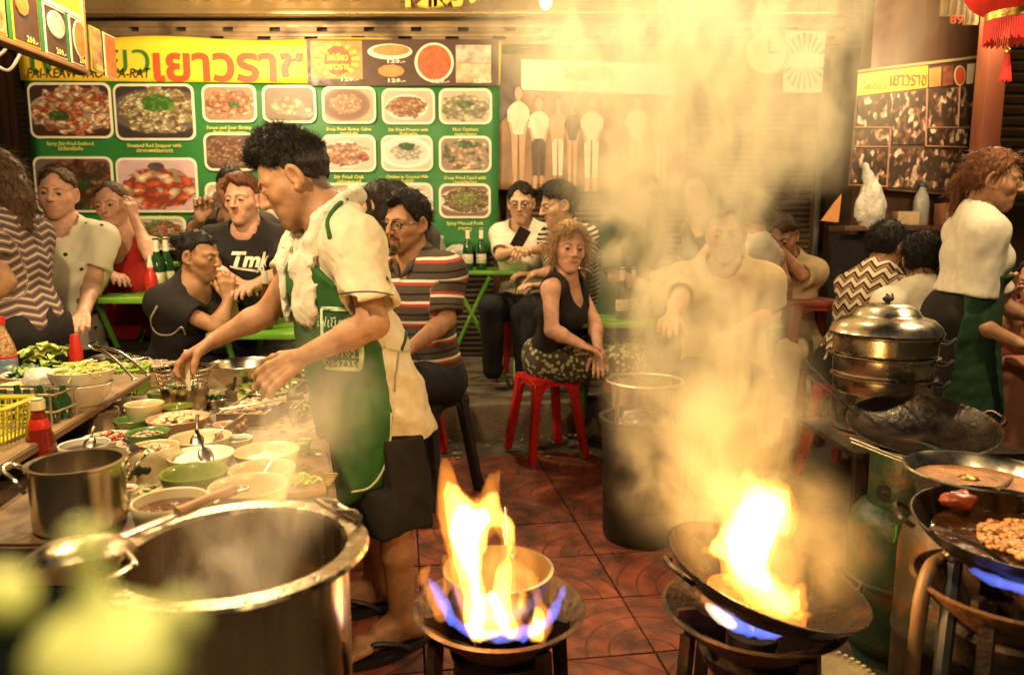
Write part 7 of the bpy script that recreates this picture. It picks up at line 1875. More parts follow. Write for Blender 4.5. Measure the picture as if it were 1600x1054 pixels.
flame_part('outer_flame', [ch(YF2, (1235, 950, 22), (1195, 925, 26), (1165, 885, 34), (1165, 840, 40), (1190, 795, 40), (1178, 765, 16), (1164, 735, 3)), ch(YF2, (1150, 855, 22), (1125, 858, 12), (1106, 860, 3)), ch(YF2, (1190, 790, 26), (1222, 770, 14), (1226, 800, 13), (1228, 838, 8)), ch(YF2, (1235, 945, 16), (1245, 925, 9), (1252, 912, 3)), ch(YF2, (1140, 800, 12), (1138, 790, 5)), ch(YF2, (1205, 790, 12), (1210, 765, 4))], VO_out, f2, fo2, 0.0048, 11, 0.007)
flame_part('middle_flame', [ch(YF2, (1228, 948, 16), (1195, 920, 18), (1168, 880, 28), (1165, 840, 35), (1190, 795, 33), (1180, 772, 10)), ch(YF2, (1150, 855, 17), (1125, 858, 7)), ch(YF2, (1190, 792, 22), (1215, 778, 12), (1220, 805, 10), (1222, 830, 5)), ch(YF2, (1235, 940, 9), (1245, 925, 4))], VO_mid, f2, fo2, 0.0045, 12, 0.006)
flame_part('inner_flame', [ch(YF2, (1195, 915, 8), (1172, 885, 18), (1168, 850, 28), (1188, 805, 27), (1195, 785, 8)), ch(YF2, (1200, 795, 14), (1216, 795, 7))], VO_core, f2, fo2, 0.0045, 14, 0.005)
YB2 = b2c.y-R2*0.55
f3 = root('flame', (b2c.x, YB2, ZB2-0.04), 'blue and white gas flame under the tilted wok', 'flame'); fo3 = Vector(f3.location)
flame_part('blue_flame', [ch(YB2, (1118, 950, 8, 0.03), (1150, 974, 9), (1190, 985, 8), (1225, 985, 7))], VO_blue, f3, fo3, 0.004, 21, 0.004)
flame_part('white_flame', [ch(YB2, (1105, 945, 5, 0.03), (1128, 965, 8), (1145, 975, 5)), ch(YB2, (1176, 975, 2), (1177, 985, 3)), ch(YB2, (1240, 978, 6, 0.02), (1258, 972, 4, 0.04))], VO_pale, f3, fo3, 0.004, 22, 0.003)
flame_part('orange_flame', [ch(YB2, (1095, 930, 3, 0.03), (1130, 955, 5), (1165, 962, 3)), ch(YB2, (1174, 985, 3), (1174, 960, 2)), ch(YB2, (1215, 965, 3), (1255, 962, 4, 0.03), (1265, 960, 2, 0.04))], VO_out, f3, fo3, 0.004, 23, 0.003)
# light given off by the fires
def fire_light(p, w, par, col=(1.0, 0.50, 0.14), rad=0.035):
 l = bpy.data.lights.new('fire_light', 'POINT'); l.energy = w; l.color = col; l.shadow_soft_size = rad
 o = bpy.data.objects.new('fire_light', l); o.location = Vector(p)-Vector(par.location); link(o, par); return o
fire_light(W(730, 815, YF), 8.0, f1); fire_light(W(1178, 815, YF2), 10.0, f2)
# ---- pale tub on the ground by the second burner
tc_ = Wz(1262, 1062, 0.16); r = root('round_tub', (tc_.x, tc_.y, -0.012), 'pale round tub with beaded rim on the ground by the wok burner', 'tub'); RT = 112/FPX*depth(tc_)
M_tub = mat('pale_tub', (0.36, 0.27, 0.13), rough=0.6, var=0.35, vscale=12, bump=0.2, bscale=50)
bm = bmesh.new(); b_lathe(bm, [(0, 0), (RT*0.85, 0), (RT*0.97, 0.15), (RT, 0.172), (RT-0.004, 0.174), (RT*0.90, 0.165), (0, 0.160)], 48); bm_obj('body', bm, M_tub, r)
bm = bmesh.new()
for k in range(60):
 a = 2*math.pi*k/60; b_ball(bm, (RT*0.97*math.cos(a), RT*0.97*math.sin(a), 0.176), (0.006, 0.006, 0.003), 6, 4)
bm_obj('beaded_rim', bm, mat('pale_bead', (0.55, 0.44, 0.25), rough=0.5), r)
# ---- gas cylinders
def cylinder_mat(name, c, c2):
 return mat(name, c, rough=0.42, var=0.3, vscale=9, bump=0.25, bscale=60, col2=c2, c2scale=9, c2lo=0.52, c2hi=0.68)
M_gas = cylinder_mat('chipped_green_paint', (0.030, 0.060, 0.028), (0.11, 0.050, 0.018))
M_gas2 = cylinder_mat('rusty_green_paint', (0.060, 0.045, 0.022), (0.15, 0.060, 0.018))
def gas_cyl(c, R, zsh, ztop, m, label, text=None, rz=0.0):
 r = root('gas_cylinder', c, label, 'gas cylinder', None, rz)
 prof = [(0, 0.02), (R*0.8, 0.0), (R*0.82, 0.03), (R*0.9, 0.035), (R, 0.075), (R, zsh*0.50), (R+0.003, zsh*0.505), (R+0.003, zsh*0.525), (R, zsh*0.53), (R, zsh-0.085), (R*0.96, zsh-0.05), (R*0.8, zsh-0.02), (R*0.5, zsh), (0.03, zsh+0.004), (0.03, zsh+0.03), (0, zsh+0.03)]
 bm = bmesh.new(); b_lathe(bm, prof, 48); bm_obj('tank', bm, m, r, sharp=50)
 bm = bmesh.new(); rc = R*0.66; b_lathe(bm, [(rc, zsh-0.025), (rc, ztop-0.01), (rc-0.003, ztop), (rc-0.006, ztop-0.01), (rc-0.006, zsh-0.02)], 40, a0=math.radians(-200), a1=math.radians(110)); bm_obj('collar', bm, m, r, sharp=50)
 bm = bmesh.new(); b_tube(bm, [(0, 0, zsh+0.02), (0, 0, zsh+0.06)], 0.014, 10); b_ball(bm, (0, 0, zsh+0.075), (0.024, 0.024, 0.014), 12, 8); bm_obj('valve', bm, mat('brass', (0.40, 0.26, 0.09), rough=0.35, metal=1.0, var=0.2), r)
 if text:
  me = text_mesh(text, 0.055, 0.0, 2, bold=0.004)
  bm = bmesh.new(); bm.from_mesh(me); bmesh.ops.triangulate(bm, faces=bm.faces); bmesh.ops.subdivide_edges(bm, edges=[e for e in bm.edges if e.calc_length() > 0.008], cuts=2)
  for v in bm.verts:
   a = math.radians(-150)+v.co.x/rc; z = zsh+0.03+v.co.y; v.co = Vector(((rc+0.0015)*math.cos(a), (rc+0.0015)*math.sin(a), z))
  bm_obj('lettering', bm, M_dark, r)
 return r
g1 = Wz(1403, 1000, 0.0); g1 = Vector((W(1403, 850, 1.92).x, 1.92, -0.012))
zsh1 = W(1403, 800, 1.83).z; ztp = W(1403, 712, 1.86).z
gc1 = gas_cyl(g1, 0.128, zsh1+0.015, ztp+0.02, M_gas, 'chipped green gas cylinder under the black wok', 'G')
bm = bmesh.new()
for pts in ([(1402, 822), (1400, 840), (1396, 850)], [(1418, 812), (1414, 822)]):
 q = [W(x, y, 1.80)-g1 for x, y in pts]; q = [Vector((v.x, v.y, 0)).normalized()*0.1295+Vector((0, 0, v.z)) for v in q]; b_tube(bm, q, 0.004, 5)
bm_obj('paint_drip', bm, mat('bright_green_paint', (0.12, 0.30, 0.04), rough=0.4), gc1)
g2 = Vector((W(1500, 900, 1.52).x, 1.52, -0.012)); zsh2 = W(1500, 830, 1.40).z
gas_cyl(g2, 0.125, zsh2, zsh2+0.05, M_gas2, 'rusty dark gas cylinder under the frying wok', None, 0.6)
# hose
bm = bmesh.new(); b_tube(bm, catmull([W(1484, 868, 1.33), W(1455, 885, 1.29), W(1440, 930, 1.27), W(1432, 990, 1.27), W(1424, 1060, 1.27), W(1420, 1120, 1.27)], 6), 0.013, 10)
tag(bm_obj('gas_hose', bm, mat('tan_rubber', (0.13, 0.075, 0.034), rough=0.5, var=0.25, vscale=15)), 'tan rubber gas hose curving down from the rusty cylinder', 'hose')
bm = bmesh.new(); b_tube(bm, [W(1492, 872, 1.30), W(1478, 990, 1.24), W(1468, 1075, 1.22)], 0.014, 8)
tag(bm_obj('gas_hose', bm, M_rubber), 'black hose running down beside the tan gas hose', 'hose')
bm = bmesh.new(); b_lathe(bm, [(0.010, -0.012), (0.016, -0.008), (0.016, 0.008), (0.010, 0.012)], 16, Matrix.Rotation(0.8, 4, 'Y')); b_tube(bm, [(0.0, 0, 0.0), (0.028, -0.006, 0.014)], 0.0045, 6)
o = tag(bm_obj('hose_clamp', bm, M_ss), 'shiny steel clamp where the two hoses meet', 'clamp'); o.location = W(1486, 868, 1.30)
# ---- stand with the black wok and the steamer
YS = 2.30
zst = W(1378, 636, 2.15).z
stn = root('wok_stand', (W(1420, 660, 2.2).x, 2.2, 0), 'black iron stand carrying the steamer and black wok', 'stand'); so_ = Vector(stn.location)
bm = bmesh.new(); b_box(bm, (0, 0.02, zst-0.11), (0.50, 0.42, 0.02), bevel=0.003); bm_obj('top', bm, M_iron, stn)
for x, y in ((W(1340, 760, 2.05).x, 2.05), (W(1376, 760, 2.22).x, 2.30), (W(1560, 760, 2.05).x, 2.05), (W(1520, 760, 2.3).x, 2.38)):
 bm = bmesh.new(); b_box(bm, (x-so_.x, y-so_.y, (zst-0.12)/2-0.006), (0.028, 0.028, zst-0.108)); bm_obj('leg', bm, M_iron, stn, smooth=False)
sc_c = W(1378, 600, YS); RS = 77/FPX*depth(sc_c)
stm = root('steamer', (sc_c.x, YS, zst-0.098), 'three-tier aluminium steamer with domed lid', 'steamer')
M_steam = mat('steamer_aluminium', (0.62, 0.55, 0.43), rough=0.25, metal=1.0, var=0.12, vscale=6, bump=0.06, bscale=40)
zt0 = zst-0.098
zs_ = [W(1378, y, YS-RS).z-zt0 for y in (632, 590, 545, 527)]
bm = bmesh.new(); b_lathe(bm, [(0, 0), (RS*0.9, 0), (RS*0.93, 0.004), (RS*0.93, zs_[0]+0.012), (0, zs_[0]+0.012)], 48); bm_obj('pot_base', bm, M_steam, stm)
z0 = zs_[0]
tiers = [(0.0, 0.105), (0.107, 0.190), (0.192, 0.262)]
H3 = W(1378, 530, YS-RS).z-zt0-zs_[0]
for i in range(3):
 a, b = zs_[0]+H3*i/3, zs_[0]+H3*(i+1)/3
 q = RS*(0.95+0.02*i); bm = bmesh.new(); b_lathe(bm, [(q*0.94, a+0.001), (q*0.97, a+0.006), (q*0.985, b-0.012), (q+0.006, b-0.009), (q+0.007, b-0.003), (q, b-0.001), (q*0.95, b-0.002)], 56); bm_obj('tier', bm, M_steam, stm, sharp=40)
 bm = bmesh.new(); an = math.radians(-38); d = Vector((math.cos(an), math.sin(an), 0)); t = Vector((-d.y, d.x, 0)); zz = (a+b)/2+0.012
 b_tube(bm, [x+Vector((0, 0, zz)) for x in catmull([d*q-t*0.035, d*(q+0.022)-t*0.03, d*(q+0.034)-t*0.015+Vector((0, 0, 0.012)), d*(q+0.034)+t*0.015+Vector((0, 0, 0.012)), d*(q+0.022)+t*0.03, d*q+t*0.035], 4)], 0.0065, 8); bm_obj('handle', bm, M_dark, stm)
zl = zs_[0]+H3; LT = W(1378, 470, YS).z-zt0-zl
bm = bmesh.new(); b_lathe(bm, [(RS*1.03, zl), (RS*1.05, zl+0.004), (RS*1.0, zl+LT*0.22), (RS*0.86, zl+LT*0.44), (RS*0.68, zl+LT*0.52), (RS*0.62, zl+LT*0.60), (RS*0.55, zl+LT*0.78), (RS*0.36, zl+LT*0.90), (0, zl+LT*0.94)], 56); bm_obj('lid', bm, M_steam, stm, sharp=50)
bm = bmesh.new(); b_tube(bm, [(0, 0, zl+LT*0.93), (0, 0, zl+LT*1.03)], 0.008, 8); b_ball(bm, (0, 0, zl+LT*1.06), (0.016, 0.016, 0.010), 10, 8); bm_obj('lid_knob', bm, M_dark, stm)
wkc = W(1440, 662, 1.98)
wok('wok', wkc, 0.19, 0.050, 'black seasoned wok resting in front of the steamer', (-0.10, -0.20, 1.0), ears=(0,))
for (a, b, lab) in (((1255, 560), (1340, 650), 'thin steel rod leaning into the black wok from the smoke'), ((1262, 588), (1345, 648), 'darker rod below the thin steel rod')):
 bm = bmesh.new(); b_tube(bm, [W(a[0], a[1], 2.1), W(b[0], b[1], 2.0)], 0.0035, 6); tag(bm_obj('skimmer_rod', bm, M_iron), lab, 'rod')
# ---- basin of orange batter, strainer, frying wok
bac = Wz(1530, 735, 0.66); RB = 104/FPX*depth(bac)
r = root('steel_basin', (bac.x, bac.y, 0.60), 'shallow steel basin of orange batter behind the frying wok', 'basin')
bm = bmesh.new(); b_lathe(bm, [(0, 0), (RB*0.8, 0), (RB*0.94, 0.05), (RB, 0.056), (RB+0.004, 0.060), (RB, 0.063), (RB*0.93, 0.055), (RB*0.8, 0.004), (0, 0.003)], 56); bm_obj('shell', bm, M_steam, r)
bm = bmesh.new(); b_lathe(bm, [(0, 0.034), (RB*0.5, 0.0345), (RB*0.885, 0.034)], 40); bm_obj('batter', bm, mat('orange_batter', (0.44, 0.17, 0.035), rough=0.4, var=0.45, vscale=22, bump=0.6, bscale=90), r)
bm = bmesh.new(); b_box(bm, (0.11, 0.03, 0.282), (0.26, 0.26, 0.014)); 
for x in (0.0, 0.22):
 for y in (-0.06, 0.12): b_box(bm, (x, y, 0.135), (0.025, 0.025, 0.27))
o = bm_obj('side_stand', bm, M_iron, smooth=False); tag(o, 'dark iron stand under the batter basin', 'stand'); o.location = (bac.x, bac.y, 0.0)
for v in o.data.vertices: v.co.z = v.co.z*(0.5985/0.29) if v.co.z > 0 else -0.012
bm = bmesh.new(); s0 = W(1328, 684, 1.72); s1 = W(1425, 722, 1.66); s2 = W(1500, 742, 1.62)
b_tube(bm, catmull([s0, s1, s2], 6), 0.0024, 6); s0b = W(1330, 690, 1.72); b_tube(bm, catmull([s0b, s1+Vector((0, 0, -0.006)), s2], 6), 0.0022, 6)
tag(bm_obj('strainer_handle', bm, M_ss_dull), 'long double-wire strainer handle lying over the batter basin', 'strainer')
bm = bmesh.new(); b_tube(bm, [Wz(1560, 762, 0.65), W(1612, 728, 1.72)], 0.005, 6); tag(bm_obj('wooden_stick', bm, M_plank), 'wooden stick resting in the batter basin', 'stick')
fwc = Wz(1588, 822, 0.63); RFW = 146/FPX*depth(fwc)
fw, fwm = wok('frying_wok', fwc, RFW, 0.085, 'wok of bubbling hot oil frying orange batter at the picture edge', (0.0, -0.10, 1.0), ears=(160, 340))
bm = bmesh.new(); b_lathe(bm, [(0, -0.030), (RFW*0.5, -0.0295), (RFW*0.78, -0.029)], 40, fwm); bm_obj('oil', bm, mat('frying_oil', (0.07, 0.025, 0.008), rough=0.1, var=0.4, vscale=20, bump=0.5, bscale=40), fw)
bm = bmesh.new(); rs = random.Random(8)
for k in range(420):
 a = rs.uniform(0, 6.28); q = RFW*0.55*math.sqrt(rs.random()); s = rs.uniform(0.004, 0.010)
 b_ball(bm, fwm.to_3x3() @ Vector((0.03+q*math.cos(a), -0.01+q*math.sin(a)*0.85, -0.026+rs.uniform(0, 0.006))), (s, s, s*0.7), 6, 4, mi=rs.randrange(2))
bm_obj('frying_batter', bm, [mat('fried_orange', (0.62, 0.23, 0.04), rough=0.4, var=0.3, vscale=40), mat('fried_gold', (0.70, 0.36, 0.08), rough=0.4, var=0.3, vscale=40)], fw)
bm = bmesh.new(); b_ball(bm, fwm.to_3x3() @ Vector((-0.045, 0.10, 0.004)), (0.035, 0.024, 0.018), 12, 8)
for v in bm.verts: v.co += Vector(mnoise.noise_vector(v.co*60))*0.008
bm_obj('fried_piece', bm, mat('dark_red_piece', (0.28, 0.05, 0.02), rough=0.35, var=0.4, vscale=40), fw)
bm = bmesh.new(); b_tube(bm, catmull([fwc+Vector((-0.165, -0.02, 0.005)), fwc+Vector((-0.17, -0.06, 0.018)), fwc+Vector((-0.13, -0.10, 0.008)), fwc+Vector((-0.09, -0.12, -0.02))], 5), 0.004, 6); tag(bm_obj('wire_loop', bm, M_iron), 'dark wire loop hanging on the frying wok rim', 'wire')
b3c = Vector((fwc.x, fwc.y+0.01, 0)); burner('gas_burner', b3c, RFW*0.92, 0.515, 'iron burner with blue flame under the frying wok', 4, 0.8)
YB3 = fwc.y-RFW*0.62
f4 = root('flame', (fwc.x, YB3, 0.50), 'thin blue gas flame under the frying wok', 'flame'); fo4 = Vector(f4.location)
flame_part('blue_flame', [ch(YB3, (1515, 889, 3, 0.03), (1550, 905, 5), (1590, 917, 6), (1640, 925, 6))], VO_blue, f4, fo4, 0.004, 31, 0.002)
# ---- black bin with a wire hoop
bc = Wz(1003, 850, 0.0); bc = Vector((W(1003, 760, 2.72).x, 2.72, -0.012))
zbt = W(1003, 668, 2.55).z
r = root('black_bin', bc, 'tall black bin half lost in smoke behind the flaming wok', 'bin'); RBn = 64/FPX*depth(W(1003, 760, 2.72))
bm = bmesh.new(); b_lathe(bm, [(0, 0.004), (RBn*0.88, 0), (RBn*0.92, 0.02), (RBn, zbt-0.02), (RBn+0.012, zbt-0.012), (RBn+0.012, zbt+0.012), (RBn-0.006, zbt+0.01), (RBn-0.01, 0.03), (0, 0.03)], 48); bm_obj('body', bm, mat('black_plastic', (0.012, 0.010, 0.009), rough=0.45, var=0.25, vscale=8), r)
zh = W(1008, 598, 2.62).z
bm = bmesh.new(); b_tube(bm, [Vector((RBn*0.9*math.cos(a), RBn*0.9*math.sin(a), zh)) for a in [2*math.pi*k/36 for k in range(36)]], 0.006, 8, closed=True)
bm_obj('wire_hoop', bm, M_ss_dull, r)
for k in range(4):
 a = 0.6+k*math.pi/2; bm = bmesh.new(); b_tube(bm, [(RBn*0.9*math.cos(a), RBn*0.9*math.sin(a), zh), (RBn*0.9*math.cos(a), RBn*0.9*math.sin(a), zbt-0.1)], 0.004, 6); bm_obj('wire_post', bm, M_ss_dull, r)
crumple(bc+Vector((0.0, 0.0, zbt-0.03)), RBn*0.75, mat('bin_bag', (0.05, 0.035, 0.025), rough=0.3, var=0.3, vscale=20, bump=0.5, bscale=30), 'bin_bag', 'crumpled dark bag stuffed in the black bin', 'bag', 5, 0.6, h=0.008)
print('fire', round(time.time()-T0, 1))
# ================================================================ green folding tables, stools, bottles
M_tgreen = mat('green_table_paint', (0.10, 0.28, 0.02), rough=0.32, var=0.18, vscale=5, col2=(0.16, 0.36, 0.03), c2scale=4)
M_redplastic = mat('red_stool_plastic', (0.50, 0.018, 0.014), rough=0.32, var=0.08, vscale=8)
def fold_table(px0, px1, py_near, Y, dep, floor, label, hgt=None, rz=0.0, legs=True):
 """near edge spans px0..px1 at py_near and distance Y"""
 A, B = W(px0, py_near, Y), W(px1, py_near, Y); w = B.x-A.x; zt = A.z
 c = Vector(((A.x+B.x)/2, Y+dep/2, floor))
 r = root('folding_table', c, label, 'table', None, rz); h = zt-floor
 bm = bmesh.new(); b_box(bm, (0, 0, h-0.012), (w, dep, 0.024), bevel=0.006); bm_obj('top', bm, M_tgreen, r)
 for sx in (-1, 1):
  for sg in (-1, 1):
   bm = bmesh.new(); b_tube(bm, [(sx*(w/2-0.06)*1.0-sg*(0.0), sg*dep*0.40, h-0.026), (sx*(w/2-0.05)-sg*0.02, -sg*dep*0.42, 0.0)], 0.012, 8); bm_obj('leg', bm, M_tgreen, r)
 return r, zt
def stool(c, h, label, rz=0.0, top=0.27, m=None):
 m = m or M_redplastic
 r = root('plastic_stool', c, label, 'stool', None, rz)
 bm = bmesh.new(); b_box(bm, (0, 0, h-0.014), (top, top, 0.028), bevel=0.012); bm_obj('seat', bm, m, r)
 for sx in (-1, 1):
  for sy in (-1, 1):
   bm = bmesh.new(); t = Vector((sx*(top/2-0.026), sy*(top/2-0.026), h-0.02)); b = Vector((sx*(top/2+0.030), sy*(top/2+0.030), 0.0))
   rw = []
   for p, s in ((t, 0.030), (t.lerp(b, 0.12), 0.022), (b, 0.019)):
    rw.append([bm.verts.new(p+Vector((x*s, y*s, 0))) for x, y in ((-1, -1), (1, -1), (1, 1), (-1, 1))])
   for U, V in zip(rw[:-1], rw[1:]):
    for k in range(4): bm.faces.new((U[k], U[(k+1) % 4], V[(k+1) % 4], V[k]))
   bm.faces.new(rw[-1]); bm.faces.new(rw[0][::-1]); bmesh.ops.bevel(bm, geom=list(bm.edges), offset=0.004, segments=1, affect='EDGES'); bm_obj('leg', bm, m, r)
 for k in range(4):      # apron arch between the legs
  a = k*math.pi/2; R_ = Matrix.Rotation(a, 4, 'Z'); w = top/2-0.03
  poly = [(-w, h-0.02), (w, h-0.02), (w+0.012, h-0.13), (w-0.012, h-0.10), (w-0.035, h-0.060), (w*0.4, h-0.045), (-w*0.4, h-0.045), (-w+0.035, h-0.060), (-w+0.012, h-0.10), (-w-0.012, h-0.13)]
  bm = bmesh.new(); M_ = R_ @ Matrix(((1, 0, 0, 0), (0, 0, 1, top/2-0.012), (0, 1, 0, 0), (0, 0, 0, 1))); b_prism(bm, poly, -0.004, 0.004, M_); bm_obj('arch', bm, m, r)
 return r
Z0 = 0.0
T1, z1 = fold_table(118, 275, 466, 3.18, 0.62, Z0, 'green folding table with the plate in front of the red-topped woman')
T1b, z1b = fold_table(160, 232, 414, 3.95, 0.55, Z0, 'second green table further back behind the plate')
T2, z2 = fold_table(320, 500, 521, 2.82, 0.55, Z0, 'green folding table behind the cook\'s arms')
T3, z3 = fold_table(688, 822, 424, 4.60, 0.60, KZ, 'green table with crossed legs on the footway behind the striped man')
T4, z4 = fold_table(905, 1065, 505, 3.66, 0.55, Z0, 'green table beside the blonde woman, fading into smoke')
# crossed legs of the table on the footway
r = T3; oo = Vector(r.location)
for a, b in (((705, 430), (795, 600)), ((765, 432), (690, 592))):
 bm = bmesh.new(); b_tube(bm, [W(*a, 4.62)-oo, W(*b, 4.60)-oo], 0.014, 8); bm_obj('leg', bm, M_tgreen, r)
stool(Vector((W(853, 640, 3.80).x, 3.80, 0.0)), 0.43, 'red plastic stool under the blonde woman', math.radians(24), 0.25)
M_bright = M_redplastic
M_redplastic = mat('dull_red_plastic', (0.20, 0.035, 0.018), rough=0.5, var=0.2)
r2 = stool(Vector((W(1262, 480, 3.75).x, 3.75, 0.0)), W(1262, 470, 3.65).z, 'tall dull red stool between the smoke and the patterned woman', 0.1, 0.32)
M_redplastic = M_bright
# bottles
M_beer = mat('green_beer_glass', (0.015, 0.085, 0.02), rough=0.06, var=0.1, trans=0.35, coat=0.4)
M_brownglass = mat('brown_glass', (0.07, 0.022, 0.008), rough=0.06, var=0.1, coat=0.5)
M_lab = mat('bottle_label', (0.55, 0.50, 0.36), rough=0.5, var=0.3, vscale=60)
M_foil = mat('pale_foil', (0.72, 0.66, 0.50), rough=0.4, var=0.1)
def beer(px, py, Y, zt, label, m=M_beer, k=1.0, cap=M_foil):
 c = W(px, py, Y); c.z = zt
 P = [(0, 0), (0.031, 0), (0.0335, 0.005), (0.0335, 0.13), (0.030, 0.155), (0.016, 0.195), (0.0125, 0.215), (0.0125, 0.262), (0.0145, 0.264), (0.0145, 0.272), (0, 0.273)]
 P = [(a*k, b*k) for a, b in P]
 return bottle('beer_bottle', c, P, m, label, parts=[('label', [(0.0338*k, 0.045*k), (0.0343*k, 0.046*k), (0.0343*k, 0.105*k), (0.0338*k, 0.106*k)], M_lab), ('neck_foil', [(0.0150*k, 0.207*k), (0.0135*k, 0.222*k), (0.0135*k, 0.275*k), (0, 0.277*k)], cap)], group='beer bottles on the green tables')
beer(247, 440, 3.42, z1, 'nearer green beer bottle on the table beside the bun woman', k=0.95); beer(262, 436, 3.55, z1, 'green beer bottle just behind the nearer one', k=0.95)
c = W(236, 440, 3.36); c.z = z1
bottle('sauce_bottle', c, [(0, 0), (0.024, 0), (0.026, 0.005), (0.026, 0.085), (0.014, 0.12), (0.012, 0.13), (0, 0.131)], M_capred, 'red sauce bottle with white nozzle beside the beer bottles', parts=[('nozzle', [(0.0135, 0.125), (0.015, 0.13), (0.010, 0.155), (0.004, 0.185), (0, 0.186)], M_mel_white)])
plate_c = Wz(194, 440, z1+0.02)
r = root('dinner_plate', (plate_c.x, plate_c.y, z1), 'oval white plate of brown meat and rice on the green table', 'plate'); RPp = 41/FPX*depth(plate_c)
bm = bmesh.new(); b_lathe(bm, [(0, 0.002), (RPp*0.55, 0), (RPp*0.95, 0.015), (RPp, 0.018), (RPp*0.97, 0.020), (RPp*0.6, 0.007), (0, 0.005)], 44); bm_obj('dish', bm, M_mel_white, r)
bm = bmesh.new(); rs = random.Random(14); blobs(bm, 0.045, 0.012, 26, 0.016, rs, h=0.35)
for v in bm.verts: v.co.x += 0.012
bm_obj('meat', bm, M_brownfood, r)
bm = bmesh.new(); blobs(bm, 0.03, 0.012, 40, 0.010, rs, h=0.5)
for v in bm.verts: v.co.x += 0.065; v.co.y += 0.01
bm_obj('rice', bm, M_rice, r)
bm = bmesh.new(); leaves(bm, 0.02, 0.012, 8, 0.03, rs, h=0.3)
for v in bm.verts: v.co.x -= 0.06
bm_obj('garnish', bm, M_leaf, r, sharp=0)
c = W(417, 512, 2.95); c.z = z2
bottle('sauce_bottle', c, [(0, 0), (0.022, 0), (0.025, 0.006), (0.025, 0.10), (0.016, 0.15), (0.012, 0.17), (0.012, 0.20), (0, 0.201)], M_brownglass, 'slim dark red bottle with pale cap in front of the lettered t-shirt', parts=[('cap', [(0.013, 0.185), (0.0145, 0.187), (0.0125, 0.235), (0, 0.236)], M_mel_white)])
beer(731, 412, 4.75, z3, 'first green beer bottle on the footway table', k=0.98); beer(752, 410, 4.80, z3, 'second green beer bottle on the footway table, nearer the women', k=0.98)
c = W(690, 416, 4.85); c.z = z3
bottle('water_bottle', c, [(0, 0), (0.033, 0), (0.033, 0.12), (0.028, 0.15), (0.014, 0.19), (0.014, 0.205), (0, 0.206)], mat('clear_plastic', (0.62, 0.60, 0.52), rough=0.12, var=0.1, trans=0.6), 'clear water bottle on the footway table by the striped man', parts=[('cap', [(0.015, 0.198), (0.016, 0.2), (0.016, 0.222), (0, 0.223)], M_mel_white), ('label', [(0.0334, 0.05), (0.0338, 0.051), (0.0338, 0.09), (0.0334, 0.091)], M_lab)])
cc = W(712, 385, 4.95); cc.z = z3+0.075; crumple(cc, 0.11, M_bagw, 'plastic_bag', 'crumpled pale plastic bag on the footway table', 'bag', 7, 0.75, h=0.009)
beer(972, 470, 3.86, z4, 'green beer bottle on the smoky table beside the blonde woman', k=0.98); beer(989, 468, 3.93, z4, 'green beer bottle next to the drinking glass on the smoky table', k=0.98)
c = W(992, 488, 3.76); c.z = z4
r = root('drinking_glass', c, 'clear drinking glass on the smoky green table', 'glass')
bm = bmesh.new(); b_lathe(bm, [(0, 0), (0.026, 0), (0.034, 0.12), (0.0325, 0.12), (0.025, 0.006), (0, 0.006)], 28); bm_obj('glass', bm, mat('clear_glass', (0.9, 0.88, 0.8), rough=0.02, var=0, trans=1.0), r)
bm = bmesh.new(); b_lathe(bm, [(0, 0.007), (0.0245, 0.007), (0.028, 0.05), (0, 0.05)], 28); bm_obj('drink', bm, mat('drink', (0.55, 0.35, 0.12), rough=0.1, var=0, trans=0.5), r)
# things on the wall shelf
zsh_ = zs
cc = W(1362, 312, 4.82)
def bagfn(P):
 d = s_ell(P, (cc.x, cc.y, cc.z-0.06), (0.095, 0.07, 0.15)); d = smin(d, s_cap(P, (cc.x-0.01, cc.y, cc.z+0.06), (cc.x-0.05, cc.y, cc.z+0.22), 0.045, 0.018), 0.05)
 return d+0.012*wob(P*np.array((1, 1, 0.22), dtype=np.float32), 24, 3)+0.0035*wob(P*np.array((1, 1, 0.35), dtype=np.float32), 70, 4)
o, _, _ = sdf_obj('plastic_bag', bagfn, np.array(cc)-(0.2, 0.16, 0.3), np.array(cc)+(0.2, 0.16, 0.3), 0.008, M_bagw, None, origin=cc); o.location = cc; tag(o, 'knotted white plastic bag hanging below the collage poster', 'bag')
c = W(1437, 350, 4.88); c.z = zs+0.001
bottle('water_bottle', c, [(0, 0), (0.045, 0), (0.048, 0.01), (0.048, 0.15), (0.04, 0.19), (0.018, 0.235), (0.018, 0.25), (0, 0.251)], MATS['clear_plastic'], 'big clear water bottle with blue cap on the wall shelf', parts=[('cap', [(0.019, 0.245), (0.021, 0.247), (0.021, 0.275), (0, 0.276)], mat('blue_cap', (0.03, 0.05, 0.10), rough=0.4))])
for (px, w, h, Y, lab, mm) in ((1413, 0.14, 0.085, 4.86, 'small pale carton beside the big water bottle', mat('pale_carton', (0.42, 0.30, 0.16), rough=0.7, var=0.2)), (1488, 0.20, 0.14, 4.90, 'pinkish carton with pale letters on the wall shelf', mat('pink_carton', (0.42, 0.17, 0.09), rough=0.7, var=0.2))):
 c = W(px, 350, Y); c.z = zs; r = root('carton', c, lab, 'box'); bm = bmesh.new(); b_box(bm, (0, 0, h/2+0.001), (w, 0.10, h), bevel=0.004); bm_obj('box', bm, mm, r)
 bm = bmesh.new(); b_box(bm, (0, 0, h+0.0025), (w*0.98, 0.098, 0.003)); bm_obj('flap', bm, mm, r)
 if 'pink' in lab: me = text_mesh('LEO', 0.075, 0, 1, bold=0.002); me.materials.append(M_sep3); o = link(bpy.data.objects.new('lettering', me), r); o.location = (-0.01, -0.0512, h*0.45); o.rotation_euler = (math.pi/2, 0, 0)
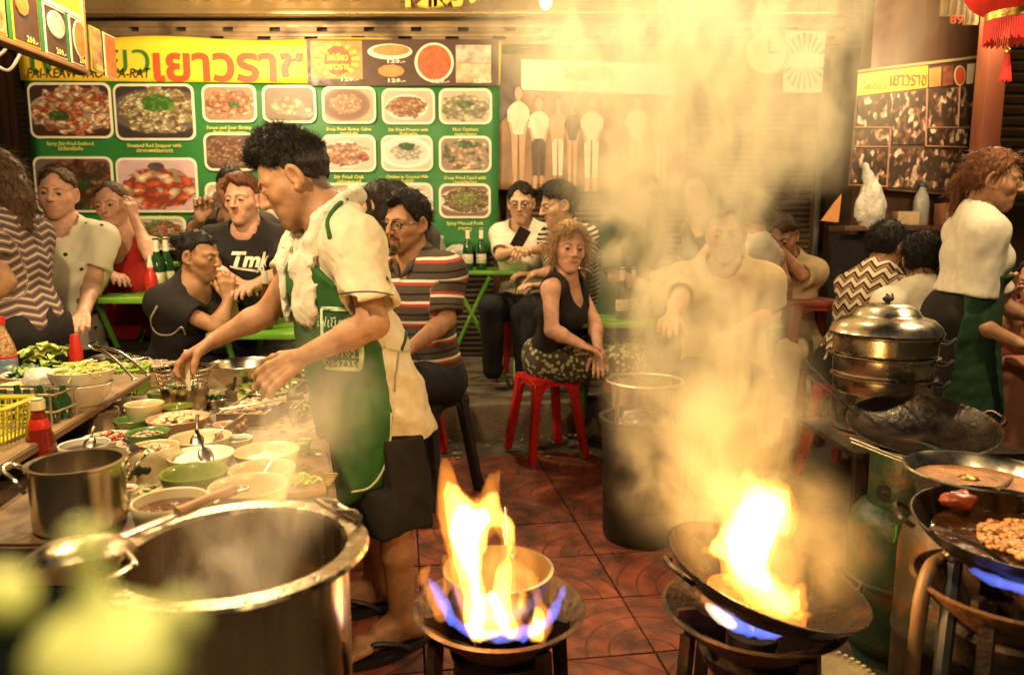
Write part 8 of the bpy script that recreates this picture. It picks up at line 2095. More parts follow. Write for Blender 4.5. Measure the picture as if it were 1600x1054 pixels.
# red lantern
lc = W(1580, 18, 2.75); 
lan = root('paper_lantern', (lc.x, lc.y, lc.z), 'red paper lantern with gold band and tassel', 'lantern'); RL = 0.165
M_lan = mat('red_lantern_silk', (0.55, 0.018, 0.012), rough=0.5, var=0.25, vscale=14, emit=(0.9, 0.06, 0.02), estr=0.12)
M_gold = mat('gold_trim', (0.62, 0.40, 0.10), rough=0.3, metal=0.9, var=0.25, vscale=60)
prof = [(0.07, -0.135+0.12)]
bm = bmesh.new(); pr = []
for k in range(15):
 a = math.radians(-62+124*k/14); pr.append((RL*math.cos(a), 0.12+0.145*math.sin(a)))
b_lathe(bm, pr, 48, fn=lambda p, a: Vector((p.x*(1-0.03*abs(math.sin(a*8))), p.y*(1-0.03*abs(math.sin(a*8))), p.z))); bm_obj('globe', bm, M_lan, lan)
bm = bmesh.new(); b_lathe(bm, [(0.078, -0.008), (0.081, -0.006), (0.081, -0.032), (0.078, -0.034)], 40); bm_obj('gold_band', bm, M_gold, lan); bm = bmesh.new(); b_lathe(bm, [(0.078, 0.248), (0.081, 0.25), (0.081, 0.275), (0, 0.277)], 40); bm_obj('gold_cap', bm, M_gold, lan)
bm = bmesh.new()
for k in range(70):
 a = 2*math.pi*k/70; q = 0.077; b_tube(bm, [(q*math.cos(a), q*math.sin(a), -0.033), (q*1.02*math.cos(a+0.02), q*1.02*math.sin(a+0.02), -0.105-0.006*math.sin(k*2.1))], 0.0032, 4)
o = bm_obj('fringe', bm, M_lan, lan); o['kind'] = 'stuff'
bm = bmesh.new(); b_tube(bm, [(0, 0, -0.01), (0, 0, -0.13)], 0.003, 5); b_ball(bm, (0, 0, -0.135), (0.011, 0.011, 0.014), 10, 8); bm_obj('tassel_cord', bm, M_gold, lan)
bm = bmesh.new()
for k in range(26):
 a = 2*math.pi*k/26; q = 0.010; b_tube(bm, [(q*0.6*math.cos(a), q*0.6*math.sin(a), -0.145), (q*1.8*math.cos(a), q*1.8*math.sin(a), -0.235-0.004*(k % 3))], 0.0024, 4)
o = bm_obj('tassel', bm, M_lan, lan); o['kind'] = 'stuff'
bm = bmesh.new(); b_tube(bm, [(0, 0, 0.27), (0, 0, 0.75)], 0.003, 5); bm_obj('hanging_cord', bm, M_dark, lan)
bm = bmesh.new(); b_prism(bm, [(-0.055, -0.05), (0.05, -0.06), (0.06, 0.11), (0.02, 0.06)], 0, 0.012, wall_frame((0, 0, 0)))
o = tag(bm_obj('beam_patch', bm, mat('orange_beam', (0.60, 0.26, 0.08), rough=0.7)), 'orange triangle standing in for a beam of light beside the brown pier', 'light_patch'); o.location = W(1297, 332, 4.6)  # orange piece of a light beam, built as a coloured solid
print('tables', round(time.time()-T0, 1))
# ================================================================ diners and passers-by
def st_mat(name, base, bands, period, zig=None, blend=0.0):
 """cloth with bands along the stripe coordinate: bands = [(from, to, colour)] as fractions of the period"""
 m, nt, out = nt_new(name); MATS[name] = m
 b = N(nt, 'ShaderNodeBsdfPrincipled'); nt.links.new(b.outputs[0], out.inputs[0]); b.inputs['Roughness'].default_value = 0.85; b.inputs['Specular IOR Level'].default_value = 0.25
 at = N(nt, 'ShaderNodeAttribute', attribute_name='St'); sp = N(nt, 'ShaderNodeSeparateColor'); nt.links.new(at.outputs['Color'], sp.inputs[0])
 v = sp.outputs[0]
 if zig:
  p = N(nt, 'ShaderNodeMath', operation='PINGPONG', i_1=zig[0]/2); nt.links.new(sp.outputs[2], p.inputs[0])
  q = N(nt, 'ShaderNodeMath', operation='MULTIPLY_ADD', i_1=zig[1]); nt.links.new(p.outputs[0], q.inputs[0]); nt.links.new(v, q.inputs[2]); v = q.outputs[0]
 md = N(nt, 'ShaderNodeMath', operation='DIVIDE', i_1=period); nt.links.new(v, md.inputs[0])
 fr = N(nt, 'ShaderNodeMath', operation='FRACT'); ad = N(nt, 'ShaderNodeMath', operation='ADD', i_1=20.0); nt.links.new(md.outputs[0], ad.inputs[0]); nt.links.new(ad.outputs[0], fr.inputs[0])
 cr = N(nt, 'ShaderNodeValToRGB'); cr.color_ramp.interpolation = 'CONSTANT'; nt.links.new(fr.outputs[0], cr.inputs[0]); e = cr.color_ramp.elements
 stops = [(0.0, base)]
 for f0, f1, c in bands: stops += [(f0, c), (f1, base)]
 while len(e) < len(stops): e.new(0.9)
 for k, (p_, c) in enumerate(stops): e[k].position = min(p_, 0.999); e[k].color = rgba(c)
 nn = N(nt, 'ShaderNodeTexNoise'); nn.inputs['Scale'].default_value = 900; tc = N(nt, 'ShaderNodeTexCoord'); nt.links.new(tc.outputs['Object'], nn.inputs['Vector'])
 bp = N(nt, 'ShaderNodeBump'); bp.inputs['Strength'].default_value = 0.25; bp.inputs['Distance'].default_value = 0.005; nt.links.new(nn.outputs[0], bp.inputs['Height']); nt.links.new(bp.outputs[0], b.inputs['Normal'])
 nt.links.new(cr.outputs[0], b.inputs['Base Color'])
 return m
def spot_mat(name, base, dot, scale, r, rand=0.0):
 m, nt, out = nt_new(name); MATS[name] = m
 b = N(nt, 'ShaderNodeBsdfPrincipled'); nt.links.new(b.outputs[0], out.inputs[0]); b.inputs['Roughness'].default_value = 0.85
 tc = N(nt, 'ShaderNodeTexCoord'); v = N(nt, 'ShaderNodeTexVoronoi'); v.inputs['Scale'].default_value = scale; v.inputs['Randomness'].default_value = rand; nt.links.new(tc.outputs['Object'], v.inputs['Vector'])
 lt = N(nt, 'ShaderNodeMath', operation='LESS_THAN', i_1=r); nt.links.new(v.outputs['Distance'], lt.inputs[0])
 mx = N(nt, 'ShaderNodeMix', data_type='RGBA'); nt.links.new(lt.outputs[0], mx.inputs[0]); mx.inputs[6].default_value = rgba(base); mx.inputs[7].default_value = rgba(dot); nt.links.new(mx.outputs[2], b.inputs['Base Color'])
 return m
C_black = cloth_mat('black_cotton', (0.016, 0.014, 0.013)); C_grey = cloth_mat('grey_cotton', (0.06, 0.055, 0.05)); C_red = cloth_mat('red_cotton', (0.50, 0.028, 0.022)); C_white = cloth_mat('white_cotton', (0.66, 0.60, 0.48))
C_denim = cloth_mat('dark_denim', (0.02, 0.021, 0.026)); C_beige = cloth_mat('beige_cotton', (0.50, 0.38, 0.22)); C_dkgreen = cloth_mat('bottle_green_cotton', (0.02, 0.055, 0.025)); C_pink = cloth_mat('salmon_cotton', (0.48, 0.20, 0.13))
C_dots = spot_mat('dotted_cotton', (0.70, 0.64, 0.48), (0.04, 0.025, 0.02), 15.0, 0.14)
C_polo = st_mat('striped_polo', (0.075, 0.055, 0.042), [(0.0, 0.11, (0.42, 0.05, 0.03)), (0.13, 0.26, (0.68, 0.62, 0.52)), (0.55, 0.64, (0.012, 0.01, 0.01))], 0.085)
C_bw = st_mat('black_white_stripes', (0.02, 0.018, 0.016), [(0.45, 0.95, (0.66, 0.60, 0.48))], 0.026)
C_zig = st_mat('zigzag_cotton', (0.035, 0.022, 0.016), [(0.0, 0.42, (0.64, 0.55, 0.40)), (0.55, 0.75, (0.38, 0.20, 0.10))], 0.055, zig=(0.07, 1.0))
C_dress = st_mat('wavy_striped_dress', (0.13, 0.085, 0.075), [(0.0, 0.28, (0.45, 0.34, 0.26)), (0.5, 0.72, (0.05, 0.035, 0.04))], 0.030, zig=(0.11, 0.35))
C_flor = spot_mat('leaf_print', (0.045, 0.038, 0.022), (0.36, 0.34, 0.16), 42.0, 0.42, 1.0)
C_flor2 = spot_mat('pale_flower_print', (0.44, 0.30, 0.18), (0.14, 0.045, 0.025), 36.0, 0.36, 1.0)
def mk(label, hx, hy, Y, yaw, byaw, pitch=0, roll=0, k=1.0, skin='fair', fem=False, floor=0.0, seat=0.455, lean=0.06, arms=None, build=1.0, h=0.0088, hf=0.0043, stand=False, sw=None, shift=0.0, hands=None, legs=True, knees=None, head={}, body={}, seatdir=None, seatstool=True, twist=0.0, tall=0.86):
 k *= 0.965; build *= 0.89; hc = W(hx, hy, Y); hd = Head(hc, yaw, pitch, roll, k, **head)
 a = math.radians(byaw); f = Vector((math.sin(a), -math.cos(a), 0)); L = Vector((-f.y, f.x, 0))
 neck = hc+hd.R @ (Vector((0, -0.030, -0.10))*k)+Vector((0, 0, -0.045))
 pz = floor+(tall if stand else seat+0.09)
 pel = Vector((neck.x, neck.y, pz))-f*lean+L*shift
 up = (neck-pel).normalized(); sw = sw or (0.150 if fem else 0.178)*build
 at = math.radians(byaw+twist); Ls = Vector((math.cos(at), math.sin(at), 0))
 J = dict(neck=neck, pelvis=pel, chest=neck.lerp(pel, 0.34)+f*0.015, belly=neck.lerp(pel, 0.68)+f*0.015)
 for q, s in (('L', 1), ('R', -1)):
  sh = neck-up*0.055+Ls*(sw*s); J['sh'+q] = sh
  J['el'+q] = sh-Vector((0, 0, 0.25))+Ls*0.05*s+f*0.04; J['wr'+q] = J['el'+q]+f*0.19+Vector((0, 0, -0.05))-Ls*0.05*s
 H = {}
 for q, pts in (arms or {}).items():
  if pts[0]: J['el'+q] = W(*pts[0])
  if pts[1]: J['wr'+q] = W(*pts[1])
 for q in 'LR':
  d = (J['wr'+q]-J['el'+q]).normalized(); H[q] = dict(d=d, n=Vector((0, 0, -1)) if abs(d.z) < 0.8 else -f, thumb=(-1 if q == 'L' else 1), curl=0.55, size=0.95*k)
 for q, kw in (hands or {}).items(): H[q].update(kw)
 if stand:
  for q, s in (('L', 1), ('R', -1)):
   J['hip'+q] = pel+L*0.085*s; J['kn'+q] = Vector((pel.x, pel.y, floor+0.45))+L*0.09*s+f*(0.06*s+0.03); J['an'+q] = Vector((pel.x, pel.y, floor+0.08))+L*0.09*s+f*0.12*s
 else:
  sd = f if seatdir is None else Vector((math.sin(math.radians(seatdir)), -math.cos(math.radians(seatdir)), 0))
  seat_legs(J, sd, seat, floor)
 if not stand and seatstool: stool(Vector((pel.x, pel.y, floor)), seat, ('dark' if seatstool == 2 else 'red')+' plastic stool under the '+' '.join(label.split()[:9]), math.radians(byaw), 0.26, M_dark if seatstool == 2 else None)
 p = Person(J, hd, skin, H, build=build, arm=(0.84 if fem else 0.96)*build**0.5, label=label, female=fem, base_z=floor)
 p.f = f
 feet = [foot_prims(J['an'+q], f if seatdir is None else sd, 0.95, floor) for q in 'LR'] if legs == 'feet' else None
 p.build_body(h=h, hf=hf, legs=bool(legs), feet=feet, **body)
 return p
def bun(c, r): return lambda P, Q: s_sph(Q, c, r)
def long_hair(len_=0.2, w=0.07, back=-0.07):
 def e(P, Q):
  d = s_chain(Q, [(0, back+0.01, 0.02), (0, back-0.012, -0.08), (0, back-0.015, -len_)], [0.075, w, w*0.7], 0.03)
  M = np.stack([np.abs(Q[:, 0]), Q[:, 1], Q[:, 2]], 1)
  return smin(d, s_chain(M, [(0.068, -0.005, 0.02), (0.074, 0.0, -0.05), (0.066, 0.005, -len_*0.8)], [0.022, 0.024, 0.014], 0.02), 0.02)
 return e
t_ = time.time()
# man in the dotted cream shirt
p = mk('man in a cream shirt with small dark dots at the far end', 90, 304, 3.32, 14, 10, 2, -3, 0.99, 'ruddy', arms={'R': ((38, 455, 3.3), (60, 500, 3.05)), 'L': ((146, 440, 3.3), (130, 490, 3.0))}, build=0.98, lean=0.05, head=dict(gaze=(-10, 0), jaw=1.06), body=dict(brow=(0.09, 0.045, 0.02), beard=('stubble', (0.25, 0.13, 0.08))))
p.hair('short', 'brown', seed=2, thick=0.006, n=420, tl=0.022, tw=0.002, front=0.012); p.shirt(C_dots, 0.72, 0.018, neck_r=0.078, seed=3, fold=0.006); p.trousers(C_denim)
# woman in the red tank top
p = mk('woman in a red tank top resting her cheek on her fist', 176, 322, 3.62, 2, 0, 4, 8, 0.96, 'ruddy', True, arms={'R': ((138, 412, 3.60), (172, 428, 3.45)), 'L': ((236, 400, 3.45), (211, 345, 3.52))}, hands={'L': dict(n=Vector((-1, 0.2, 0.1)), curl=1.0, d=Vector((-0.25, 0, 1)))}, head=dict(gaze=(4, -2)), body=dict(brow=(0.08, 0.04, 0.02)))
p.hair('bun', 'brown', seed=3, thick=0.005, n=160, tl=0.02, front=0.010, extra=bun((0, -0.10, 0.04), 0.026)); p.shirt(C_red, kind='tank', off=0.010, neck_r=0.085, neck_drop=0.09, name='tank_top', fold=0.002); p.trousers(C_black)
# woman in black with the bun
p = mk('woman in a black shirt with a hair bun and pearl earring', 311, 402, 3.06, 78, 60, 8, 0, 0.90, 'tan', True, arms={'R': ((340, 512, 2.92), (358, 468, 2.97)), 'L': ((362, 508, 3.10), (362, 468, 3.05))}, lean=0.16, build=0.95, hands={'R': dict(d=Vector((-0.1, 0.05, 1)), n=Vector((-0.2, 1, 0)), curl=0.9), 'L': dict(d=Vector((-0.1, -0.1, 1)), n=Vector((-0.2, -1, 0)), curl=0.9)}, head=dict(lids=0.35, gaze=(0, -10)), body=dict(lip=(0.30, 0.09, 0.07), brow_w=1.2))
p.hair('bun', 'black', seed=4, thick=0.007, n=220, tl=0.03, curl=0.15, h=0.005, front=0.004, extra=bun((0, -0.118, 0.062), 0.036)); sh = p.shirt(C_black, 0.62, 0.016, neck_r=0.072, h=0.007, seed=6); p.trousers(C_black)
bm = bmesh.new(); b_ball(bm, p.h.w((-0.079, -0.004, -0.042))-p.org, 0.008, 12, 8); bm_obj('earring', bm, mat('pearl', (0.75, 0.70, 0.6), rough=0.2, var=0), p.o)
bm = bmesh.new(); wr_ = W(362, 470, 3.05); b_tube(bm, [wr_-p.org+Vector((0.024*math.cos(t), 0.024*math.sin(t), 0)) for t in [2*math.pi*j/20 for j in range(20)]], 0.005, 6, closed=True); bm_obj('watch', bm, M_ss, p.o)
cloth_line(p, sh, [(246, 478), (236, 500), (246, 520), (268, 522), (284, 510), (290, 522)], 0.0035, M_string, 'apron_string', 0.003)
# man in the lettered black t-shirt
p = mk('man in a black t-shirt with white script lettering', 379, 314, 3.46, -6, 4, 3, 2, 1.0, 'ruddy', arms={'R': ((334, 425, 3.32), (368, 440, 3.12)), 'L': ((436, 432, 3.30), (398, 446, 3.08))}, build=1.05, head=dict(gaze=(8, -3), jaw=1.03), body=dict(brow=(0.14, 0.07, 0.03), beard=('stubble', (0.32, 0.18, 0.1))))
p.hair('short', 'auburn', seed=6, thick=0.009, n=420, tl=0.026, tw=0.0022, front=0.002, top=0.008); sh = p.shirt(C_black, 0.74, 0.020, neck_r=0.072, seed=8); p.trousers(C_denim)
decal(text_mesh('Tmk', 0.095, 0.0, 2, bold=0.004, shear=0.2), sh, frame_at(W(364, 402, 3.2), (-0.02, -1, 0.1)), 0.003, 'lettering', M_bwhite, p.o, p.org)
decal(text_mesh('AL', 0.035, 0.0, 1, bold=0.002), sh, frame_at(W(384, 418, 3.2), (-0.02, -1, 0.1)), 0.003, 'lettering', M_bwhite, p.o, p.org)
bm = bmesh.new(); b_box(bm, (0, 0, 0), (0.13, 0.010, 0.0005)); me = bpy.data.meshes.new('underline'); bm.to_mesh(me); bm.free(); decal(me, sh, frame_at(W(358, 417, 3.2), (-0.02, -1, 0.1), (0.15, 0, 1)), 0.003, 'underline', M_bwhite, p.o, p.org)
# man behind with the raised fist
p = mk('man in a grey shirt raising his fist behind the lettered t-shirt', 362, 296, 3.98, 10, 0, 2, 0, 1.02, 'brown', arms={'R': ((302, 362, 3.95), (314, 342, 3.80))}, hands={'R': dict(d=Vector((0.15, 0, 1)), n=Vector((0.4, -1, 0)), curl=1.35, tcurl=0.9, size=1.1)}, body=dict(beard=('stubble', (0.05, 0.03, 0.02))))
p.hair('short', 'black', seed=9, thick=0.006, n=260, tl=0.02); p.shirt(C_grey, 0.7, 0.016, seed=4); p.trousers(C_denim)
# man in the striped polo with glasses
p = mk('man in glasses and a dark polo with red and white stripes', 636, 350, 3.08, -36, -32, 6, -3, 1.06, 'tan', arms={'L': ((698, 500, 3.0), (640, 545, 2.76)), 'R': (None, (600, 520, 2.9))}, build=1.06, seatstool=2, lean=0.08, head=dict(gaze=(18, -4), jaw=1.05), body=dict(beard=('goatee stubble', (0.014, 0.010, 0.008)), brow_w=1.2))
p.hair('short', 'black', seed=10, thick=0.011, n=520, tl=0.028, tw=0.0024, front=0.002, top=0.012, curl=0.3); glasses(p); p.shirt(C_polo, 0.78, 0.020, neck_r=0.078, sts=True, h=0.0065, seed=12, neck_drop=0.03); p.trousers(C_denim)
def coll(P, p=p):
 n = p.J['neck']; d = None
 for s in (1, -1):
  e = s_chain(P, [n-p.fwd*0.065+p.up*0.035, n+p.side*s*0.068+p.up*0.022, n+p.fwd*0.070+p.side*s*0.040-p.up*0.020, n+p.fwd*0.098+p.side*s*0.012-p.up*0.05], [0.016, 0.017, 0.015, 0.010], 0.01); d = e if d is None else smin(d, e, 0.01)
 return d
p.garment('collar', coll, cloth_mat('polo_collar', (0.07, 0.05, 0.04)), 0.006, [p.J['neck']], 0.17, fold=0.002)
# two heads behind
p = mk('dark-haired woman turned away behind the cook\'s shoulder', 592, 322, 3.78, -118, -110, 5, 0, 1.0, 'ruddy', True, lean=0.08, seat=0.46); p.hair('long', 'dark', seed=11, thick=0.014, n=240, tl=0.05, curl=0.1, extra=long_hair(0.16)); p.shirt(C_black, 0.6); p.trousers(C_black)
p = mk('dark-haired man half hidden behind the dark-haired woman', 618, 318, 4.25, -20, -10, 5, 0, 1.0, 'brown', seat=0.48); p.hair('short', 'black', seed=12, thick=0.010, n=200); p.shirt(C_grey, 0.6); p.trousers(C_denim)
# women at the footway table
F2 = 0.0
p = mk('woman in glasses and a white top looking at her phone', 814, 318, 4.75, -6, -12, 10, 0, 1.10, 'light', True, floor=KZ, seat=0.40, build=1.05, arms={'L': ((856, 388, 4.65), (826, 392, 4.42)), 'R': ((782, 400, 4.65), (806, 392, 4.42))}, body=dict(brow_w=1.2), hands={'L': dict(curl=0.8), 'R': dict(curl=0.8)})
p.hair('short', 'black', seed=13, thick=0.008, n=200, curl=0.1); glasses(p); p.shirt(C_white, 0.8, 0.02, seed=5); p.trousers(C_denim)
bm = bmesh.new(); b_box(bm, (0, 0, 0), (0.075, 0.010, 0.14), bevel=0.003); o = tag(bm_obj('phone', bm, M_dark), 'phone held up by the woman in the white top', 'phone'); o.location = W(813, 372, 4.38); o.rotation_euler = (0.5, 0.5, 0)
p = mk('man in a black and white striped shirt leaning to the woman in glasses', 872, 322, 4.5, -72, -55, 12, 0, 1.12, 'light', floor=KZ, seat=0.36, lean=0.16, arms={'R': ((870, 425, 4.5), (835, 428, 4.45)), 'L': ((905, 440, 4.25), (850, 445, 4.2))}, build=1.1)
p.hair('short', 'black', seed=14, thick=0.016, n=420, tl=0.032, curl=0.3, top=0.012); p.shirt(C_bw, 0.85, 0.022, sts=True, h=0.008, seed=9); p.trousers(C_black)
# blonde woman on the red stool
p = mk('blonde woman in a black tank top and leaf-print skirt on a red stool', 889, 388, 3.60, 12, 62, 4, -4, 1.06, 'ruddy', True, seat=0.43, lean=0.13, shift=0.17, arms={'R': ((862, 516, 3.46), (908, 538, 3.44)), 'L': ((930, 505, 3.66), (935, 545, 3.56))}, build=1.16, seatdir=70, seatstool=False, legs='feet', head=dict(gaze=(6, 0), mouth=0.0), body=dict(brow=(0.20, 0.11, 0.05), lip=(0.48, 0.15, 0.12)))
p.hair('short', 'blonde', seed=15, thick=0.015, n=700, tl=0.07, tw=0.0022, curl=0.05, messy=0.35, front=0.0, low=-0.085, h=0.005, extra=lambda P, Q: s_chain(np.stack([np.abs(Q[:, 0]), Q[:, 1], Q[:, 2]], 1), [(0.066, 0.02, 0.05), (0.080, 0.012, -0.01), (0.072, 0.012, -0.065)], [0.018, 0.022, 0.012], 0.02))
p.shirt(C_black, kind='tank', off=0.014, neck_r=0.082, neck_drop=0.075, hem=0.06, name='tank_top', h=0.007, fold=0.003)
def skirt(P, p=p):
 J = p.J; d = s_cap(P, J['pelvis']+p.side*0.06, J['pelvis']-p.side*0.06, 0.145, 0.145); k1 = (J['knL']+J['knR'])/2
 for q in 'LR': d = smin(d, s_cap(P, J['hip'+q], J['kn'+q]+Vector((0, 0, -0.01)), 0.112, 0.088), 0.05)
 d = smin(d, s_cap(P, (J['knL']+J['knR'])/2, (J['anL']+J['anR'])/2+Vector((0, 0, 0.22)), 0.12, 0.09, Vector((1, 0.4, 0)), 0.7), 0.05)
 d = smax(d, s_plane(P, J['pelvis']+Vector((0, 0, 0.09)), (0, 0, 1)), 0.01); d = smax(d, -s_plane(P, (0, 0, 0.40), (0, 0, 1)), 0.01)
 return d+0.008*wob(P, 14, 4)
p.garment('skirt', skirt, C_flor, 0.009, [p.J[k] for k in ('pelvis', 'knL', 'knR', 'anL', 'anR')], 0.24, fold=0.0)
# man in the smoke
p = mk('man in a beige shirt staring out through the smoke', 1134, 368, 3.12, -18, -25, 4, 0, 1.03, 'ruddy', lean=0.06, build=1.05, arms={'R': ((1062, 470, 3.0), (1050, 495, 2.8)), 'L': ((1205, 490, 3.1), (1150, 520, 2.85))}, head=dict(jaw=1.08, nose=1.05, gaze=(8, 0)), body=dict(brow_w=1.3))
p.hair('short', 'black', seed=16, thick=0.009, n=320, top=0.008, front=0.010); p.shirt(C_beige, 0.8, 0.024, seed=11); p.trousers(C_denim)
p = mk('long-haired woman in a dark vest behind the man in smoke', 1096, 300, 3.95, -62, -60, 5, 0, 1.02, 'light', True, seat=0.60, lean=0.1, arms={'R': ((1075, 415, 4.05), (1040, 425, 3.85)), 'L': ((1085, 420, 3.8), (1050, 430, 3.65))}); p.hair('long', 'dark', seed=17, thick=0.012, n=200, tl=0.05, curl=0.1, extra=long_hair(0.2)); p.shirt(C_black, kind='tank', off=0.012, neck_drop=0.05, name='vest'); p.trousers(C_black)
p = mk('diner in a dark green shirt veiled by smoke at the green table', 1002, 305, 4.15, 60, 50, 6, 0, 1.04, 'light', seat=0.52, lean=0.1, build=1.15); p.hair('short', 'dark', seed=18, thick=0.010, n=160); p.shirt(C_dkgreen, 0.85, 0.022); p.trousers(C_black)
p = mk('woman with pinned-up hair and a white top, back turned', 1176, 338, 3.72, -150, -155, 0, 0, 0.98, 'ruddy', True, seat=0.50, lean=0.04, arms={'R': ((1225, 440, 3.7), (1232, 470, 3.8))}); p.hair('bun', 'brown', seed=19, thick=0.010, n=220, tl=0.04, extra=bun((0, -0.10, 0.06), 0.035)); p.shirt(C_white, kind='tank', off=0.014, neck_drop=0.02, name='top'); p.trousers(C_black)
p = mk('person in a beige top leaning on one hand beside the brown pier', 1222, 372, 3.85, -30, -40, 25, 10, 0.98, 'ruddy', True, seat=0.46, lean=0.1, arms={'L': ((1252, 430, 3.75), (1222, 392, 3.75))}); p.hair('short', 'brown', seed=20, thick=0.012, n=220, tl=0.04); p.shirt(C_beige, 0.9, 0.02); p.trousers(C_beige)
# right-hand diners
p = mk('woman in a zigzag-patterned sleeveless top turned away', 1386, 388, 3.52, 118, 125, 22, 0, 0.98, 'tan', True, seat=0.455, lean=0.14, build=1.12, arms={'R': ((1432, 450, 3.6), (1450, 440, 3.8)), 'L': ((1395, 470, 3.8), (1440, 460, 3.9))}); p.hair('short', 'black', seed=21, thick=0.016, n=420, tl=0.04, curl=0.3, low=-0.08); p.shirt(C_zig, kind='tank', off=0.018, neck_r=0.070, name='top', sts=True, h=0.0075); p.trousers(C_black)
p = mk('child with black hair and a white shirt marked with a letter, seen from behind', 1440, 408, 3.22, 160, 168, 14, 0, 0.96, 'tan', True, seat=0.42, lean=0.05, build=0.95, arms={'R': ((1468, 500, 3.2), (1480, 505, 3.4)), 'L': ((1400, 505, 3.25), (1410, 505, 3.45))}); p.hair('short', 'black', seed=22, thick=0.015, n=420, tl=0.045, curl=0.1, low=-0.09); sh = p.shirt(C_white, 0.7, 0.018, neck_r=0.066); p.trousers(C_flor2, 1.0)
decal(text_mesh('N', 0.035, 0, 1, bold=0.002), sh, frame_at(W(1411, 463, 3.0), (-0.1, -1, 0.1)), 0.003, 'lettering', M_dark, p.o, p.org)
p = mk('waitress in a white t-shirt and dark green apron walking past', 1552, 284, 2.92, 62, 75, 8, 0, 1.0, 'tan', True, stand=True, lean=0.05, tall=0.82, arms={'R': ((1520, 505, 2.80), (1592, 535, 2.72)), 'L': ((1572, 480, 3.05), (1620, 500, 2.95))}, build=0.95, legs='feet')
p.hair('long', 'auburn', seed=23, thick=0.012, n=260, tl=0.05, curl=0.12, extra=lambda P, Q: s_chain(Q, [(0, -0.09, 0.03), (0, -0.12, -0.02), (0, -0.11, -0.12)], [0.03, 0.03, 0.018], 0.02)); p.shirt(C_white, 0.82, 0.018, hem=-0.10, sloose=0.016, h=0.0075); p.trousers(C_black, 1.9)
def wap(P, p=p):
 J = p.J; b = p.torso(P, 0.040); b = smin(b, s_cap(P, J['pelvis'], (J['knL']+J['knR'])/2+Vector((0, 0, 0.02)), 0.175, 0.19, p.fwd, 0.85), 0.05)
 d = b; y = (P-v3(J['pelvis']))@v3(p.fwd); d = smax(d, -0.03-y, 0.006); d = smax(d, P[:, 2]-(J['belly'].z+0.05), 0.004); return smax(d, 0.40-P[:, 2], 0.006)+0.004*wob(P, 16, 3)
p.garment('apron', wap, C_dkgreen, 0.008, [p.J[k] for k in ('belly', 'pelvis', 'knL', 'knR')], 0.26, fold=0.0)
p = mk('diner in a salmon top cut off by the picture edge', 1622, 440, 3.3, -60, -70, 10, 0, 1.0, 'ruddy', True, lean=0.1, arms={'R': ((1585, 520, 3.2), (1578, 460, 3.1))}); p.hair('short', 'dark', seed=24, n=120); p.shirt(C_pink, 0.7); p.trousers(C_pink)
# passer-by at the left edge
p = mk('passer-by in a wavy striped dress walking out at the left edge', -14, 285, 2.75, -100, -95, 8, 0, 0.98, 'tan', True, stand=True, lean=0.05, tall=0.80, arms={'L': ((10, 440, 2.62), (-40, 480, 2.56))}, build=0.92); p.hair('long', 'brown', seed=26, thick=0.012, n=240, tl=0.06, curl=0.1, extra=long_hair(0.18)); p.shirt(C_dress, 0.5, 0.025, hem=0.12, sts=True, name='dress', h=0.0075, seed=3); p.trousers(C_black, 1.9)
print('crowd', round(time.time()-t_, 1), round(time.time()-T0, 1))
# ================================================================ lamps of the market and the added front fill
M_bulb = mat('lit_bulb', (1, 0.9, 0.7), rough=0.3, var=0, emit=(1.0, 0.78, 0.42), estr=40.0)
M_shade = mat('enamel_shade', (0.05, 0.06, 0.05), rough=0.35, var=0.15)
WHERE = {'stall': ['over the food table', 'unseen behind the camera, added for front light'], 'street': ['over the diners near the bun woman', 'in the wok smoke', 'over the steamer'], 'wall': ['above the menu banner', 'above the group photo banner', 'above the collage poster']}
cnt = {}
for (k, x, y, z, w) in LAMPS:
 i = cnt.get(k, 0); cnt[k] = i+1
 r = root('hanging_bulb', (x, y, z), 'bare bulb lamp with a small dark shade hanging '+WHERE[k][i], 'lamp', 'market lamps')
 bm = bmesh.new(); b_ball(bm, (0, 0, 0), (0.03, 0.03, 0.038), 14, 10); bm_obj('bulb', bm, M_bulb, r)
 bm = bmesh.new(); b_tube(bm, [(0, 0, 0.03), (0, 0, 0.085)], 0.016, 10); b_lathe(bm, [(0.012, 0.095), (0.05, 0.085), (0.10, 0.058), (0.102, 0.056), (0.05, 0.080), (0.012, 0.09)], 24); bm_obj('shade', bm, M_shade, r)
 bm = bmesh.new(); b_tube(bm, [(0, 0, 0.09), (0, 0, 1.2)], 0.004, 6); bm_obj('cord', bm, M_dark, r)
 l = bpy.data.lights.new('bulb_light', 'POINT'); l.energy = w*LAMPK; l.color = LAMP_COL; l.shadow_soft_size = 0.045
 o = bpy.data.objects.new('bulb_light', l); o.location = (0, 0, -0.055); link(o, r)
# ================================================================ yellow-green things close to the lens, out of focus
M_yg = mat('yellow_green_film', (0.62, 0.68, 0.22), rough=0.45, var=0.1, vscale=20, trans=0.0)
YG_ = 0.115; kg = YG_/0.115; yc = W(150, 980, YG_)
def yf(P):
 d = s_ell(P, W(170, 1025, YG_), (0.0125*kg, 0.011*kg, 0.0085*kg)); d = smin(d, s_sph(P, W(132, 848, YG_), 0.0032*kg), 0.002); d = smin(d, s_ell(P, W(285, 965, YG_), (0.003*kg, 0.003*kg, 0.0045*kg)), 0.003)
 d = smin(d, s_sph(P, W(5, 930, YG_), 0.0045*kg), 0.003); return smin(d, s_cap(P, W(132, 850, YG_), W(160, 1000, YG_), 0.0012, 0.004), 0.003)
r = root('plastic_bag', (yc.x, yc.y, 0), 'yellow-green plastic bag, blurred, in front of the stock pot', 'bag')
sdf_obj('film', yf, np.array(yc)-0.05, np.array(yc)+0.05, 0.0012, M_yg, r, origin=(yc.x, yc.y, 0))
